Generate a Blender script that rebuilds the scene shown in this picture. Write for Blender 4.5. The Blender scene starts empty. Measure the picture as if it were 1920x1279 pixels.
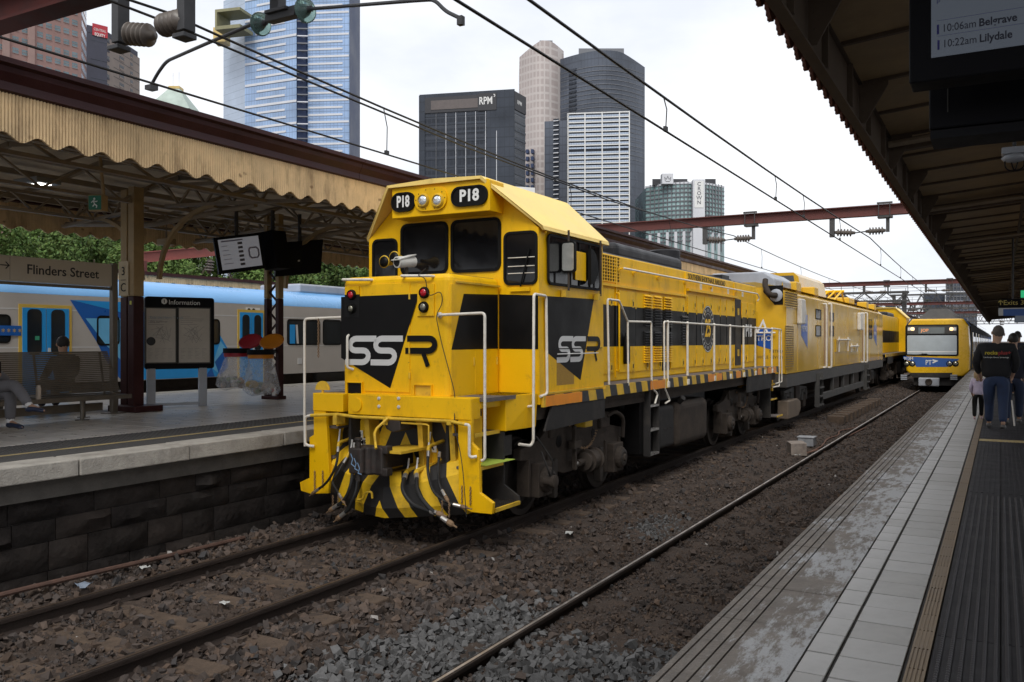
import bpy, bmesh, math, random
import numpy as np
from mathutils import Matrix, Vector
SC = bpy.context.scene
COL = SC.collection
R = math.radians
PI = math.pi
rng = np.random.default_rng(7)
random.seed(7)

# ---------------------------------------------------------------- camera, world, sun, exposure
EYE = 1.5
YAW = R(29.2)
FPX = 1640.0
cd = bpy.data.cameras.new('camera'); cam = bpy.data.objects.new('camera', cd); COL.objects.link(cam)
cd.sensor_width = 36.0; cd.lens = 36.0 * FPX / 1920.0; cd.clip_end = 6000.0; cd.clip_start = 0.05
cam.location = (0, 0, EYE); cam.rotation_euler = (R(90), 0, YAW)
SC.camera = cam
SUN_EL, SUN_AZ = R(50), R(162)          # azimuth clockwise from +y : behind the camera, a little to the right
w = bpy.data.worlds.new('World'); SC.world = w; w.use_nodes = True
wn, wl = w.node_tree.nodes, w.node_tree.links
wn.clear()
sky = wn.new('ShaderNodeTexSky'); sky.sky_type = 'NISHITA'; sky.sun_disc = False
sky.sun_elevation = SUN_EL; sky.sun_rotation = SUN_AZ
tc = wn.new('ShaderNodeTexCoord'); mp = wn.new('ShaderNodeMapping'); mp.inputs['Scale'].default_value = (1, 1, 2.2)
nz = wn.new('ShaderNodeTexNoise'); nz.inputs['Scale'].default_value = 2.1; nz.inputs['Detail'].default_value = 7; nz.inputs['Roughness'].default_value = .55
cr = wn.new('ShaderNodeValToRGB')
cr.color_ramp.elements[0].position = .40; cr.color_ramp.elements[0].color = (7.2, 7.5, 8.1, 1)
cr.color_ramp.elements[1].position = .64; cr.color_ramp.elements[1].color = (9.5, 9.55, 9.65, 1)
mx = wn.new('ShaderNodeMixRGB'); mx.inputs['Fac'].default_value = .93
bg = wn.new('ShaderNodeBackground'); bg.inputs['Strength'].default_value = .1
wo = wn.new('ShaderNodeOutputWorld')
wl.new(tc.outputs['Generated'], mp.inputs['Vector']); wl.new(mp.outputs[0], nz.inputs['Vector'])
wl.new(nz.outputs['Fac'], cr.inputs['Fac']); wl.new(sky.outputs[0], mx.inputs[1]); wl.new(cr.outputs[0], mx.inputs[2])
wl.new(mx.outputs[0], bg.inputs['Color']); wl.new(bg.outputs[0], wo.inputs['Surface'])
sd = bpy.data.lights.new('sun', 'SUN'); sun = bpy.data.objects.new('sun', sd); COL.objects.link(sun)
sd.energy = 1.5; sd.angle = R(25); sd.color = (1, .97, .92)
sdir = Vector((math.sin(SUN_AZ) * math.cos(SUN_EL), math.cos(SUN_AZ) * math.cos(SUN_EL), math.sin(SUN_EL)))
sun.rotation_euler = sdir.to_track_quat('Z', 'Y').to_euler()
SC.view_settings.view_transform = 'Standard'; SC.view_settings.look = 'None'
SC.view_settings.exposure = 0.38; SC.view_settings.gamma = 1.0
SC.view_settings.use_curve_mapping = False
SC.cycles.max_bounces = 6; SC.cycles.transparent_max_bounces = 12

# ---------------------------------------------------------------- reading the survey: bearing + height of a sighted point -> metres on a known plane
_s, _c = math.sin(YAW), math.cos(YAW)
def at(u, v, x=None, y=None, z=None, D=None):
    a = (u - 960) / FPX; b = (640.5 - v) / FPX
    d = (-_s + a * _c, _c + a * _s, b)
    if x is not None: t = x / d[0]
    elif y is not None: t = y / d[1]
    elif D is not None: t = D
    else: t = (z - EYE) / d[2]
    return Vector((d[0] * t, d[1] * t, d[2] * t + EYE))

# ---------------------------------------------------------------- materials
MATS = {}
def mat(name, col, rough=.6, metal=0.0, var=.12, scale=3.0, bump=0.0, bscale=60.0, dirt=0.0, dcol=(.035, .028, .02), dscale=1.6,
        spec=.5, coat=0.0, streak=0.0, emit=None, attr=None, chips=0.0):
    if name in MATS: return MATS[name]
    m = bpy.data.materials.new(name); MATS[name] = m; m.use_nodes = True
    n, l = m.node_tree.nodes, m.node_tree.links
    b = n['Principled BSDF']
    b.inputs['Roughness'].default_value = rough; b.inputs['Metallic'].default_value = metal
    b.inputs['Specular IOR Level'].default_value = spec
    b.inputs['Coat Weight'].default_value = coat; b.inputs['Coat Roughness'].default_value = .08
    tcn = n.new('ShaderNodeTexCoord')
    src = None
    if attr:
        a = n.new('ShaderNodeAttribute'); a.attribute_name = attr; src = a.outputs['Color']
    else:
        rgb = n.new('ShaderNodeRGB'); rgb.outputs[0].default_value = (*col, 1); src = rgb.outputs[0]
    if var > 0:
        nn = n.new('ShaderNodeTexNoise'); nn.inputs['Scale'].default_value = scale; nn.inputs['Detail'].default_value = 6; nn.inputs['Roughness'].default_value = .65
        l.new(tcn.outputs['Object'], nn.inputs['Vector'])
        mr = n.new('ShaderNodeMapRange'); mr.inputs[1].default_value = .3; mr.inputs[2].default_value = .7
        mr.inputs[3].default_value = 1 - var; mr.inputs[4].default_value = 1 + var
        l.new(nn.outputs['Fac'], mr.inputs[0])
        mu = n.new('ShaderNodeMixRGB'); mu.blend_type = 'MULTIPLY'; mu.inputs[0].default_value = 1
        l.new(src, mu.inputs[1]); l.new(mr.outputs[0], mu.inputs[2]); src = mu.outputs[0]
        rr = n.new('ShaderNodeMapRange'); rr.inputs[1].default_value = .3; rr.inputs[2].default_value = .7
        rr.inputs[3].default_value = max(0.02, rough - .1); rr.inputs[4].default_value = min(1, rough + .1)
        l.new(nn.outputs['Fac'], rr.inputs[0]); l.new(rr.outputs[0], b.inputs['Roughness'])
    if dirt > 0:
        dn = n.new('ShaderNodeTexNoise'); dn.inputs['Scale'].default_value = dscale; dn.inputs['Detail'].default_value = 9; dn.inputs['Roughness'].default_value = .72
        if streak:
            dm = n.new('ShaderNodeMapping'); dm.inputs['Scale'].default_value = (1, 1, 1 - streak)
            l.new(tcn.outputs['Object'], dm.inputs[0]); l.new(dm.outputs[0], dn.inputs['Vector'])
        else: l.new(tcn.outputs['Object'], dn.inputs['Vector'])
        dr = n.new('ShaderNodeMapRange'); dr.inputs[1].default_value = .5; dr.inputs[2].default_value = .75; dr.inputs[3].default_value = 0; dr.inputs[4].default_value = dirt
        l.new(dn.outputs['Fac'], dr.inputs[0])
        dx = n.new('ShaderNodeMixRGB'); dx.inputs[2].default_value = (*dcol, 1)
        l.new(dr.outputs[0], dx.inputs[0]); l.new(src, dx.inputs[1]); src = dx.outputs[0]
    if chips > 0:                      # paint chips and soot specks
        for sc_, lo, hi, cc in ((17.0, .66, .70, (.09, .05, .025)), (4.5, .60, .78, (.16, .10, .035))):
            cn = n.new('ShaderNodeTexNoise'); cn.inputs['Scale'].default_value = sc_; cn.inputs['Detail'].default_value = 10; cn.inputs['Roughness'].default_value = .7
            l.new(tcn.outputs['Object'], cn.inputs['Vector'])
            cm = n.new('ShaderNodeMapRange'); cm.inputs[1].default_value = lo; cm.inputs[2].default_value = hi; cm.inputs[3].default_value = 0; cm.inputs[4].default_value = chips
            l.new(cn.outputs['Fac'], cm.inputs[0]); cx_ = n.new('ShaderNodeMixRGB'); cx_.inputs[2].default_value = (*cc, 1)
            l.new(cm.outputs[0], cx_.inputs[0]); l.new(src, cx_.inputs[1]); src = cx_.outputs[0]
    l.new(src, b.inputs['Base Color'])
    if bump > 0:
        bn = n.new('ShaderNodeTexNoise'); bn.inputs['Scale'].default_value = bscale; bn.inputs['Detail'].default_value = 5
        l.new(tcn.outputs['Object'], bn.inputs['Vector'])
        bb = n.new('ShaderNodeBump'); bb.inputs['Strength'].default_value = bump; bb.inputs['Distance'].default_value = .02
        l.new(bn.outputs['Fac'], bb.inputs['Height']); l.new(bb.outputs[0], b.inputs['Normal'])
    if emit:
        b.inputs['Emission Color'].default_value = (*emit[0], 1); b.inputs['Emission Strength'].default_value = emit[1]
    return m

def nodes_of(m): return m.node_tree.nodes, m.node_tree.links, m.node_tree.nodes['Principled BSDF']
def base_src(m):
    b = m.node_tree.nodes['Principled BSDF']; return b.inputs['Base Color'].links[0].from_socket
def math_node(n, l, op, a, b=None, c=None):
    q = n.new('ShaderNodeMath'); q.operation = op
    for i, x in enumerate((a, b, c)):
        if x is None: continue
        if isinstance(x, (int, float)): q.inputs[i].default_value = x
        else: l.new(x, q.inputs[i])
    return q.outputs[0]
def xyz_of(n, l):
    t = n.new('ShaderNodeTexCoord'); s = n.new('ShaderNodeSeparateXYZ'); l.new(t.outputs['Object'], s.inputs[0]); return s.outputs
def mix_in(m, fac, col):
    n, l, b = nodes_of(m); src = base_src(m)
    x = n.new('ShaderNodeMixRGB'); x.inputs[2].default_value = (*col, 1)
    l.new(fac, x.inputs[0]); l.new(src, x.inputs[1]); l.new(x.outputs[0], b.inputs['Base Color'])

# ---------------------------------------------------------------- mesh building
def vec(p): return Vector(p)
def rnd(pts, r, n=4, closed=False):
    """round the corners of a polyline"""
    pts = [vec(p) for p in pts]; out = []
    N = len(pts)
    for i in range(N):
        if not closed and i in (0, N - 1): out.append(pts[i]); continue
        p, a, b = pts[i], pts[i - 1], pts[(i + 1) % N]
        d0, d1 = (a - p), (b - p)
        rr = min(r, d0.length * .49, d1.length * .49)
        s, e = p + d0.normalized() * rr, p + d1.normalized() * rr
        for k in range(n + 1):
            t = k / n; out.append(s * (1 - t) ** 2 + p * 2 * t * (1 - t) + e * t * t)
    return out
def rrect(cx, cy, w, h, r, n=4):
    pts = []
    for (sx, sy, a0) in ((1, 1, 0), (-1, 1, 90), (-1, -1, 180), (1, -1, 270)):
        for k in range(n + 1):
            a = R(a0 + 90 * k / n); pts.append((cx + sx * (w / 2 - r) + r * math.cos(a), cy + sy * (h / 2 - r) + r * math.sin(a)))
    return pts
class MB:
    def __init__(s): s.v = []; s.f = []; s.mi = []; s.cur = 0
    def add(s, vs, fs):
        o = len(s.v); s.v += [tuple(p) for p in vs]; s.f += [tuple(o + i for i in f) for f in fs]; s.mi += [s.cur] * len(fs); return s
    def box(s, x0, x1, y0, y1, z0, z1):
        return s.add([(x0, y0, z0), (x1, y0, z0), (x1, y1, z0), (x0, y1, z0), (x0, y0, z1), (x1, y0, z1), (x1, y1, z1), (x0, y1, z1)],
                     [(0, 3, 2, 1), (4, 5, 6, 7), (0, 1, 5, 4), (1, 2, 6, 5), (2, 3, 7, 6), (3, 0, 4, 7)])
    def hexa(s, p8):
        return s.add(p8, [(0, 3, 2, 1), (4, 5, 6, 7), (0, 1, 5, 4), (1, 2, 6, 5), (2, 3, 7, 6), (3, 0, 4, 7)])
    def poly(s, pts): return s.add(pts, [tuple(range(len(pts)))])
    def prism(s, pts, ex):
        pts = [vec(p) for p in pts]; ex = vec(ex); n = len(pts)
        fs = [tuple(range(n))[::-1], tuple(range(n, 2 * n))] + [(i, (i + 1) % n, n + (i + 1) % n, n + i) for i in range(n)]
        return s.add(pts + [p + ex for p in pts], fs)
    def ring(s, outer, inner, ex):
        n = len(outer); O = [vec(p) for p in outer]; I = [vec(p) for p in inner]; ex = vec(ex)
        V = O + I + [p + ex for p in O] + [p + ex for p in I]; F = []
        for i in range(n):
            j = (i + 1) % n
            F += [(i, j, n + j, n + i), (2 * n + i, 3 * n + i, 3 * n + j, 2 * n + j), (i, 2 * n + i, 2 * n + j, j), (n + i, n + j, 3 * n + j, 3 * n + i)]
        return s.add(V, F)
    def tube(s, pts, r, n=8, r1=None):
        pts = [vec(p) for p in pts]; N = len(pts)
        if N < 2: return s
        t0 = (pts[1] - pts[0]).normalized()
        u = t0.orthogonal().normalized(); V = []; F = []
        for i, p in enumerate(pts):
            if i == 0: t = t0
            elif i == N - 1: t = (pts[-1] - pts[-2]).normalized()
            else: t = ((pts[i + 1] - p).normalized() + (p - pts[i - 1]).normalized())
            if t.length < 1e-6: t = t0
            t.normalize(); u = (u - t * u.dot(t))
            if u.length < 1e-6: u = t.orthogonal()
            u.normalize(); w_ = t.cross(u)
            rr = r if r1 is None else r + (r1 - r) * i / (N - 1)
            for k in range(n):
                a = 2 * PI * k / n; V.append(p + u * (rr * math.cos(a)) + w_ * (rr * math.sin(a)))
        for i in range(N - 1):
            for k in range(n):
                k2 = (k + 1) % n; F.append((i * n + k, i * n + k2, (i + 1) * n + k2, (i + 1) * n + k))
        F += [tuple(range(n))[::-1], tuple((N - 1) * n + k for k in range(n))]
        return s.add(V, F)
    def lathe(s, o, ax, prof, n=20):
        o, ax = vec(o), vec(ax).normalized(); u = ax.orthogonal().normalized(); w_ = ax.cross(u); V = []; F = []; N = len(prof)
        for (r, h) in prof:
            for k in range(n):
                a = 2 * PI * k / n; V.append(o + ax * h + (u * math.cos(a) + w_ * math.sin(a)) * max(r, 1e-4))
        for i in range(N - 1):
            for k in range(n):
                k2 = (k + 1) % n; F.append((i * n + k, i * n + k2, (i + 1) * n + k2, (i + 1) * n + k))
        F += [tuple(range(n))[::-1], tuple((N - 1) * n + k for k in range(n))]
        return s.add(V, F)
    def cyl(s, p, q, r, n=14): return s.tube([p, q], r, n)
    def beam(s, p, q, w, h, up=(0, 0, 1)):
        """rectangular bar from p to q"""
        p, q = vec(p), vec(q); t = (q - p).normalized(); up = vec(up)
        sd_ = t.cross(up)
        if sd_.length < 1e-5: sd_ = t.cross(Vector((1, 0, 0)))
        sd_.normalize(); u2 = sd_.cross(t)
        a, b = sd_ * (w / 2), u2 * (h / 2)
        return s.hexa([p - a - b, p + a - b, q + a - b, q - a - b, p - a + b, p + a + b, q + a + b, q - a + b])
    def ball(s, c, r, sx=1, sy=1, sz=1, n=10, m=6):
        V = []; F = []; c = vec(c)
        for i in range(m + 1):
            t = PI * i / m
            for k in range(n):
                a = 2 * PI * k / n; V.append((c.x + r * sx * math.sin(t) * math.cos(a), c.y + r * sy * math.sin(t) * math.sin(a), c.z + r * sz * math.cos(t)))
        for i in range(m):
            for k in range(n):
                k2 = (k + 1) % n; F.append((i * n + k, i * n + k2, (i + 1) * n + k2, (i + 1) * n + k))
        return s.add(V, F)
    def build(s, name, mats, parent=None, smooth=False, bevel=0.0, fix=True):
        me = bpy.data.meshes.new(name)
        me.from_pydata(s.v, [], s.f)
        if not isinstance(mats, (list, tuple)): mats = [mats]
        for m in mats: me.materials.append(m)
        if len(mats) > 1: me.polygons.foreach_set('material_index', s.mi)
        if fix:
            bm = bmesh.new(); bm.from_mesh(me); bmesh.ops.recalc_face_normals(bm, faces=bm.faces); bm.to_mesh(me); bm.free()
        o = bpy.data.objects.new(name, me); COL.objects.link(o)
        if parent is not None: adopt(o, parent)
        if bevel:
            md = o.modifiers.new('bevel', 'BEVEL'); md.width = bevel; md.segments = 2; md.limit_method = 'ANGLE'; md.angle_limit = R(40)
        if smooth:
            me.polygons.foreach_set('use_smooth', [True] * len(me.polygons))
            if smooth != 'full': me.set_sharp_from_angle(angle=R(38))
        me.update()
        return o
INV = {}
def adopt(o, parent):
    o.parent = parent
    o.matrix_parent_inverse = INV.get(parent.name, Matrix.Identity(4))
    INV[o.name] = INV.get(parent.name, Matrix.Identity(4)) if o.type == 'EMPTY' else Matrix.Identity(4)
def thing(name, label, cat, loc=(0, 0, 0), group=None):
    o = bpy.data.objects.new(name, None); COL.objects.link(o); o.empty_display_size = .2
    o.location = loc; INV[o.name] = Matrix.Translation(-vec(loc))
    return tag(o, label, cat, group)
def tag(o, label=None, cat=None, group=None, kind=None):
    if label: o['label'] = label
    if cat: o['category'] = cat
    if group: o['group'] = group
    if kind: o['kind'] = kind
    return o
def copy_tree(o, parent=None):
    c = o.copy(); COL.objects.link(c)
    if parent is not None:
        c.parent = parent; c.matrix_parent_inverse = o.matrix_parent_inverse.copy()
    for ch in o.children: copy_tree(ch, c)
    return c
def share(o, name, parent, M):
    """another object with the same mesh, moved by matrix M (in world metres)"""
    c = bpy.data.objects.new(name, o.data); COL.objects.link(c); adopt(c, parent)
    for md in o.modifiers:
        if md.type == 'BEVEL':
            m2 = c.modifiers.new('bevel', 'BEVEL'); m2.width = md.width; m2.segments = md.segments; m2.limit_method = md.limit_method; m2.angle_limit = md.angle_limit
    c.matrix_basis = M
    return c
X_, Y_, Z_ = Vector((1, 0, 0)), Vector((0, 1, 0)), Vector((0, 0, 1))
class Fr:
    """a flat face: origin, right, up; off = distance proud of it"""
    def __init__(s, o, u, v): s.o = vec(o); s.u = vec(u).normalized(); s.v = vec(v).normalized(); s.n = s.u.cross(s.v)
    def p(s, a, b, off=0.0): return s.o + s.u * a + s.v * b + s.n * off
    def flat(s, pts, off=.003): return [s.p(a, b, off) for a, b in pts]
def text(name, body, fr, a, b, size, m, parent, off=.004, bold=0.0, align='LEFT', sx=1.0, shear=0.0, space=1.0, thick=.0015, fit=None):
    c = bpy.data.curves.new(name, 'FONT'); c.body = body; c.size = size; c.align_x = align; c.align_y = 'CENTER'
    c.offset = bold; c.extrude = thick; c.shear = shear; c.space_character = space; c.resolution_u = 3
    c.materials.append(m)
    tmp = bpy.data.objects.new('tmp', c); me = bpy.data.meshes.new_from_object(tmp); me.name = name
    bpy.data.objects.remove(tmp); bpy.data.curves.remove(c)
    if not me.materials: me.materials.append(m)
    if fit:
        k_ = fit / max(1e-6, max(v_.co.x for v_ in me.vertices) - min(v_.co.x for v_ in me.vertices))
        for v_ in me.vertices: v_.co.x *= k_
    o = bpy.data.objects.new(name, me); COL.objects.link(o); adopt(o, parent)
    P = fr.p(a, b, off)
    M = Matrix((( *(fr.u * sx),), (*fr.v,), (*fr.n,))).transposed().to_4x4(); M.translation = P
    o.matrix_basis = M
    return o
def stroke(mb, fr, pts, wd, off=.004):
    """flat print: a band of width wd along pts in the plane of fr"""
    P = [Vector((a, b)) for a, b in pts]; L = []; Rr = []
    for i, p in enumerate(P):
        if i == 0: d0 = d1 = (P[1] - P[0]).normalized()
        elif i == len(P) - 1: d0 = d1 = (P[-1] - P[-2]).normalized()
        else: d0 = (p - P[i - 1]).normalized(); d1 = (P[i + 1] - p).normalized()
        n0 = Vector((-d0.y, d0.x)); n1 = Vector((-d1.y, d1.x)); m_ = n0 + n1
        if m_.length < 1e-4: m_ = n0
        m_.normalize(); k = wd / 2 / max(.35, m_.dot(n0))
        L.append(fr.p(*(p + m_ * k), off)); Rr.append(fr.p(*(p - m_ * k), off))
    n = len(P); mb.add(L + Rr, [(i, i + 1, n + i + 1, n + i) for i in range(n - 1)])
def arc(cx, cy, r, a0, a1, n=8): return [(cx + r * math.cos(R(a0 + (a1 - a0) * i / n)), cy + r * math.sin(R(a0 + (a1 - a0) * i / n))) for i in range(n + 1)]
def ibeam(mb, p, q, w, h, t=.03):
    """rolled steel joist from p to q: two flanges and a web (h upright)"""
    p, q = vec(p), vec(q); z = Vector((0, 0, h / 2 - t / 2))
    mb.beam(p + z, q + z, w, t); mb.beam(p - z, q - z, w, t); mb.beam(p, q, t * .8, h - 2 * t)
# ================================================================= MATERIALS (shared)
def warm(name, col, **k): return mat(name, col, **k)
M_dirt = mat('trackbed_dirt', (.050, .034, .025), rough=.95, var=.45, scale=5, bump=.8, bscale=55, dirt=.5, dcol=(.03, .024, .02), dscale=2.2)
M_stone_chip = mat('ballast_chip', (.1, .1, .1), rough=.9, var=.2, scale=30, attr='tint')
M_steel_rail = mat('rail_rust', (.034, .023, .018), rough=.75, metal=.3, var=.3, scale=9, bump=.3, bscale=90)
M_rail_top = mat('rail_head', (.62, .58, .55), rough=.42, metal=.9, var=.2, scale=4)
M_rail_dull = mat('rail_head_dull', (.12, .085, .06), rough=.5, metal=.6, var=.25, scale=6)
M_sleeper = mat('sleeper_timber', (.085, .058, .04), rough=.95, var=.35, scale=7, bump=.7, bscale=40)
M_concrete = mat('coping_concrete', (.36, .335, .295), rough=.85, var=.22, scale=3.5, bump=.4, bscale=45, dirt=.75, dcol=(.12, .10, .08), dscale=2.3)
M_conc_dark = mat('concrete_dark', (.075, .068, .06), rough=.9, var=.3, scale=4, bump=.5, bscale=30, dirt=.7, dcol=(.035, .03, .028))
M_bluestone = mat('bluestone', (.024, .020, .018), spec=.12, rough=.9, var=.45, scale=2.5, bump=.9, bscale=14, dirt=.5, dcol=(.05, .046, .043), dscale=3)
M_mortar = mat('mortar', (.045, .041, .038), rough=.95, var=.3, scale=9, bump=.4)
M_tile = mat('pale_tile', (.43, .415, .392), rough=.40, var=.1, scale=1.7, bump=.05, bscale=300, dirt=.35, dcol=(.22, .21, .2), dscale=3.1)
M_tile_b = mat('pale_tile_worn', (.395, .38, .355), rough=.44, var=.12, scale=2.2, bump=.05, bscale=300, dirt=.45, dcol=(.2, .19, .18), dscale=2.6)
M_grout = mat('grout', (.07, .065, .06), rough=.95, var=.3, scale=20)
M_buff = mat('buff_tile', (.235, .17, .105), rough=.55, var=.15, scale=5, bump=.1, dirt=.4, dcol=(.2, .15, .1), dscale=4)
M_mat = mat('rubber_mat', (.024, .022, .025), rough=.6, spec=.25, var=.3, scale=4, bump=.25, bscale=160, dirt=.35, dcol=(.07, .067, .066), dscale=7)
M_plat_dark = mat('asphalt_strip', (.055, .052, .05), rough=.7, var=.25, scale=6, bump=.4, bscale=120)
M_yline = mat('yellow_line', (.42, .32, .14), rough=.7, var=.25, scale=8, dirt=.5, dcol=(.2, .17, .1), dscale=12)

# worn white paint on the coping of the right platform
M_coping_r = mat('coping_worn_paint', (.23, .20, .17), rough=.75, var=.32, scale=5, bump=.55, bscale=38, dirt=.8, dcol=(.14, .115, .095), dscale=4.5)
def _():
    m = M_coping_r; n, l, b = nodes_of(m)
    X = xyz_of(n, l)
    t = n.new('ShaderNodeTexCoord'); mm = n.new('ShaderNodeMapping'); mm.inputs['Scale'].default_value = (9, 2.2, 1); l.new(t.outputs['Object'], mm.inputs[0])
    q = n.new('ShaderNodeTexNoise'); q.inputs['Scale'].default_value = 1.7; q.inputs['Detail'].default_value = 11; q.inputs['Roughness'].default_value = .75; l.new(mm.outputs[0], q.inputs['Vector'])
    inner = math_node(n, l, 'MULTIPLY_ADD', X[0], .34, .34)       # more paint left towards the tiles
    q2 = n.new('ShaderNodeTexNoise'); q2.inputs['Scale'].default_value = 1.3; q2.inputs['Detail'].default_value = 3; l.new(t.outputs['Object'], q2.inputs['Vector'])
    s = math_node(n, l, 'ADD', math_node(n, l, 'MULTIPLY_ADD', q2.outputs['Fac'], .5, -.25), math_node(n, l, 'ADD', q.outputs['Fac'], inner))
    r = n.new('ShaderNodeMapRange'); r.inputs[1].default_value = .47; r.inputs[2].default_value = .57; r.inputs[3].default_value = 0; r.inputs[4].default_value = .85; l.new(s, r.inputs[0])
    mix_in(m, r.outputs[0], (.54, .545, .55))
_()

# ================================================================= GROUND
ZR1, ZR2 = -0.80, -1.10            # rail heads of the locomotive's track and of the platform track
PLZ = 0.33                         # left platform
XS = [-60, -8.6, -8.15, -7.5, -6.4, -5.4, -5.0, -4.5, -4.0, -3.5, -2.9, -2.1, -1.2, 60]
ZS = [-.9, -.9, -.88, -.965, -.975, -.965, -.99, -1.09, -1.2, -1.235, -1.25, -1.25, -1.26, -1.26]
def gh(x): return np.interp(x, XS, ZS)
def _():
    xs = np.concatenate([np.linspace(-8.4, -1.2, 90)]); ys = np.concatenate([np.linspace(.5, 14, 150), np.linspace(14.3, 70, 160), np.linspace(72, 260, 60)])
    X, Y = np.meshgrid(xs, ys); Zg = gh(X) + .018 * np.sin(X * 7 + Y * 3.1) * np.sin(Y * 5.3 - X * 2) + .012 * rng.standard_normal(X.shape)
    V = np.stack([X, Y, Zg], -1).reshape(-1, 3); nx = len(xs); F = []
    for j in range(len(ys) - 1):
        for i in range(nx - 1): a = j * nx + i; F.append((a, a + 1, a + nx + 1, a + nx))
    mb = MB(); mb.v = [tuple(v) for v in V]; mb.f = F; mb.mi = [0] * len(F)
    o = mb.build('trackbed', M_dirt, fix=False, smooth='full'); tag(o, kind='structure')
    g = MB().poly([(-3000, -300, -1.7), (3000, -300, -1.7), (3000, 5500, -1.7), (-3000, 5500, -1.7)]).build('ground', M_dirt, fix=False)
    tag(g, kind='structure')
_()

# ---------------------------------------------------------------- ballast stones (countless: one object)
def stones(name, xr, yr, n, smin, smax, tintf, lift=.35, keep=None, seed=1):
    g = np.random.default_rng(seed)
    x = g.uniform(*xr, n); y = yr[0] + (yr[1] - yr[0]) * g.random(n)
    if keep is not None:
        k = keep(x, y, g.random(n)); x, y = x[k], y[k]; n = len(x)
    sz = smin + (smax - smin) * g.random(n) ** 1.6
    base = np.array([(-1, -1, -1), (1, -1, -1), (1, 1, -1), (-1, 1, -1), (-1, -1, 1), (1, -1, 1), (1, 1, 1), (-1, 1, 1)]) * .62
    fac = np.array([(0, 3, 2), (0, 2, 1), (4, 5, 6), (4, 6, 7), (0, 1, 5), (0, 5, 4), (1, 2, 6), (1, 6, 5), (2, 3, 7), (2, 7, 6), (3, 0, 4), (3, 4, 7)])
    V = base[None] * (1 + .55 * (g.random((n, 8, 3)) - .5) * 2) * g.uniform(.55, 1.15, (n, 1, 3))
    q = g.standard_normal((n, 4)); q /= np.linalg.norm(q, axis=1, keepdims=True); a, b, c, d = q.T
    Rm = np.stack([1 - 2 * (c * c + d * d), 2 * (b * c - a * d), 2 * (b * d + a * c), 2 * (b * c + a * d), 1 - 2 * (b * b + d * d), 2 * (c * d - a * b), 2 * (b * d - a * c), 2 * (c * d + a * b), 1 - 2 * (b * b + c * c)], -1).reshape(n, 3, 3)
    V = np.einsum('nij,nkj->nki', Rm, V) * sz[:, None, None] * .5
    V += np.stack([x, y, gh(x) + sz * lift * g.random(n)], -1)[:, None, :]
    F = (fac[None] + (np.arange(n) * 8)[:, None, None]).reshape(-1)
    me = bpy.data.meshes.new(name); nf = n * 12
    me.vertices.add(n * 8); me.vertices.foreach_set('co', V.reshape(-1)); me.loops.add(nf * 3); me.loops.foreach_set('vertex_index', F.astype(np.int32))
    me.polygons.add(nf); me.polygons.foreach_set('loop_start', np.arange(0, nf * 3, 3, dtype=np.int32)); me.polygons.foreach_set('loop_total', np.full(nf, 3, dtype=np.int32))
    me.polygons.foreach_set('use_smooth', np.zeros(nf, dtype=bool)); me.update(calc_edges=True)
    ca = me.attributes.new('tint', 'FLOAT_COLOR', 'POINT'); col = tintf(x, y, g); col = np.concatenate([col, np.ones((n, 1))], 1)
    ca.data.foreach_set('color', np.repeat(col[:, None, :], 8, 1).reshape(-1).astype(np.float32))
    me.materials.append(M_stone_chip)
    o = bpy.data.objects.new(name, me); COL.objects.link(o); return tag(o, kind='stuff')
def tint(x, y, g):
    n = len(x); br = np.array([.066, .049, .040]) * (0.6 + .8 * g.random((n, 1))) + np.array([.009, .003, -.001]) * g.standard_normal((n, 1))
    # fresh grey stone thrown down beside the near rail, and again farther on
    grey = np.clip(1.25 - np.hypot((x + 4.2 - .12 * (y - 6.2)) / .42, (y - 6.2) / 1.9), 0, 1) * 1.2 + np.clip(1.3 - np.hypot((x + 2.75) / .95, (y - 6.2) / 1.15), 0, 1) * 1.5 + np.clip(1.1 - np.hypot((x + 4.2) / .4, (y - 11.9) / 1.0), 0, 1) * .9
    k = (g.random(n) < np.clip(grey * 1.5, 0, .95))[:, None]
    gr = np.array([.105, .104, .104]) * (.6 + .7 * g.random((n, 1)))
    out = np.where(k, gr, br)
    lit = (g.random(n) < .0015)[:, None]
    return np.clip(np.where(lit, np.array([.32, .3, .28]), out), .01, .8)
def coarse(x, y, r):
    near = np.clip((9.6 - y + .5 * (-4.4 - x)) / 2.2, .10, 1)
    fourft = ((x < -5.65) & (x > -7.2)); near = np.where(fourft, .16, near); near = np.where((x < -7.2), .4, near)
    near = np.where((x > -3.75), np.clip((7.6 - y) / .8, .07, 1), near)
    slp = (x > -5.52) & (x < -5.02) & (np.abs((y - 1.2 + .34) % .68 - .34) < .13) & (y < 11)
    return (r < near) & ~(slp & (r > .02))
ballast = stones('ballast', (-8.1, -1.25), (3.4, 16), 46000, .04, .115, tint, keep=coarse, lift=.45, seed=3)
ballast_b = stones('ballast_chippings', (-8.1, -1.25), (3.4, 17), 95000, .012, .045, tint, lift=.35, seed=4, keep=lambda x, y, r: ~((x > -5.5) & (x < -5.02) & (np.abs((y - 1.2 + .34) % .68 - .34) < .13) & (y < 11) & (r > .12)))
ballast_c = stones('far_ballast', (-5.6, -1.25), (16, 60), 26000, .02, .09, tint, lift=.3, seed=5)

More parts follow.
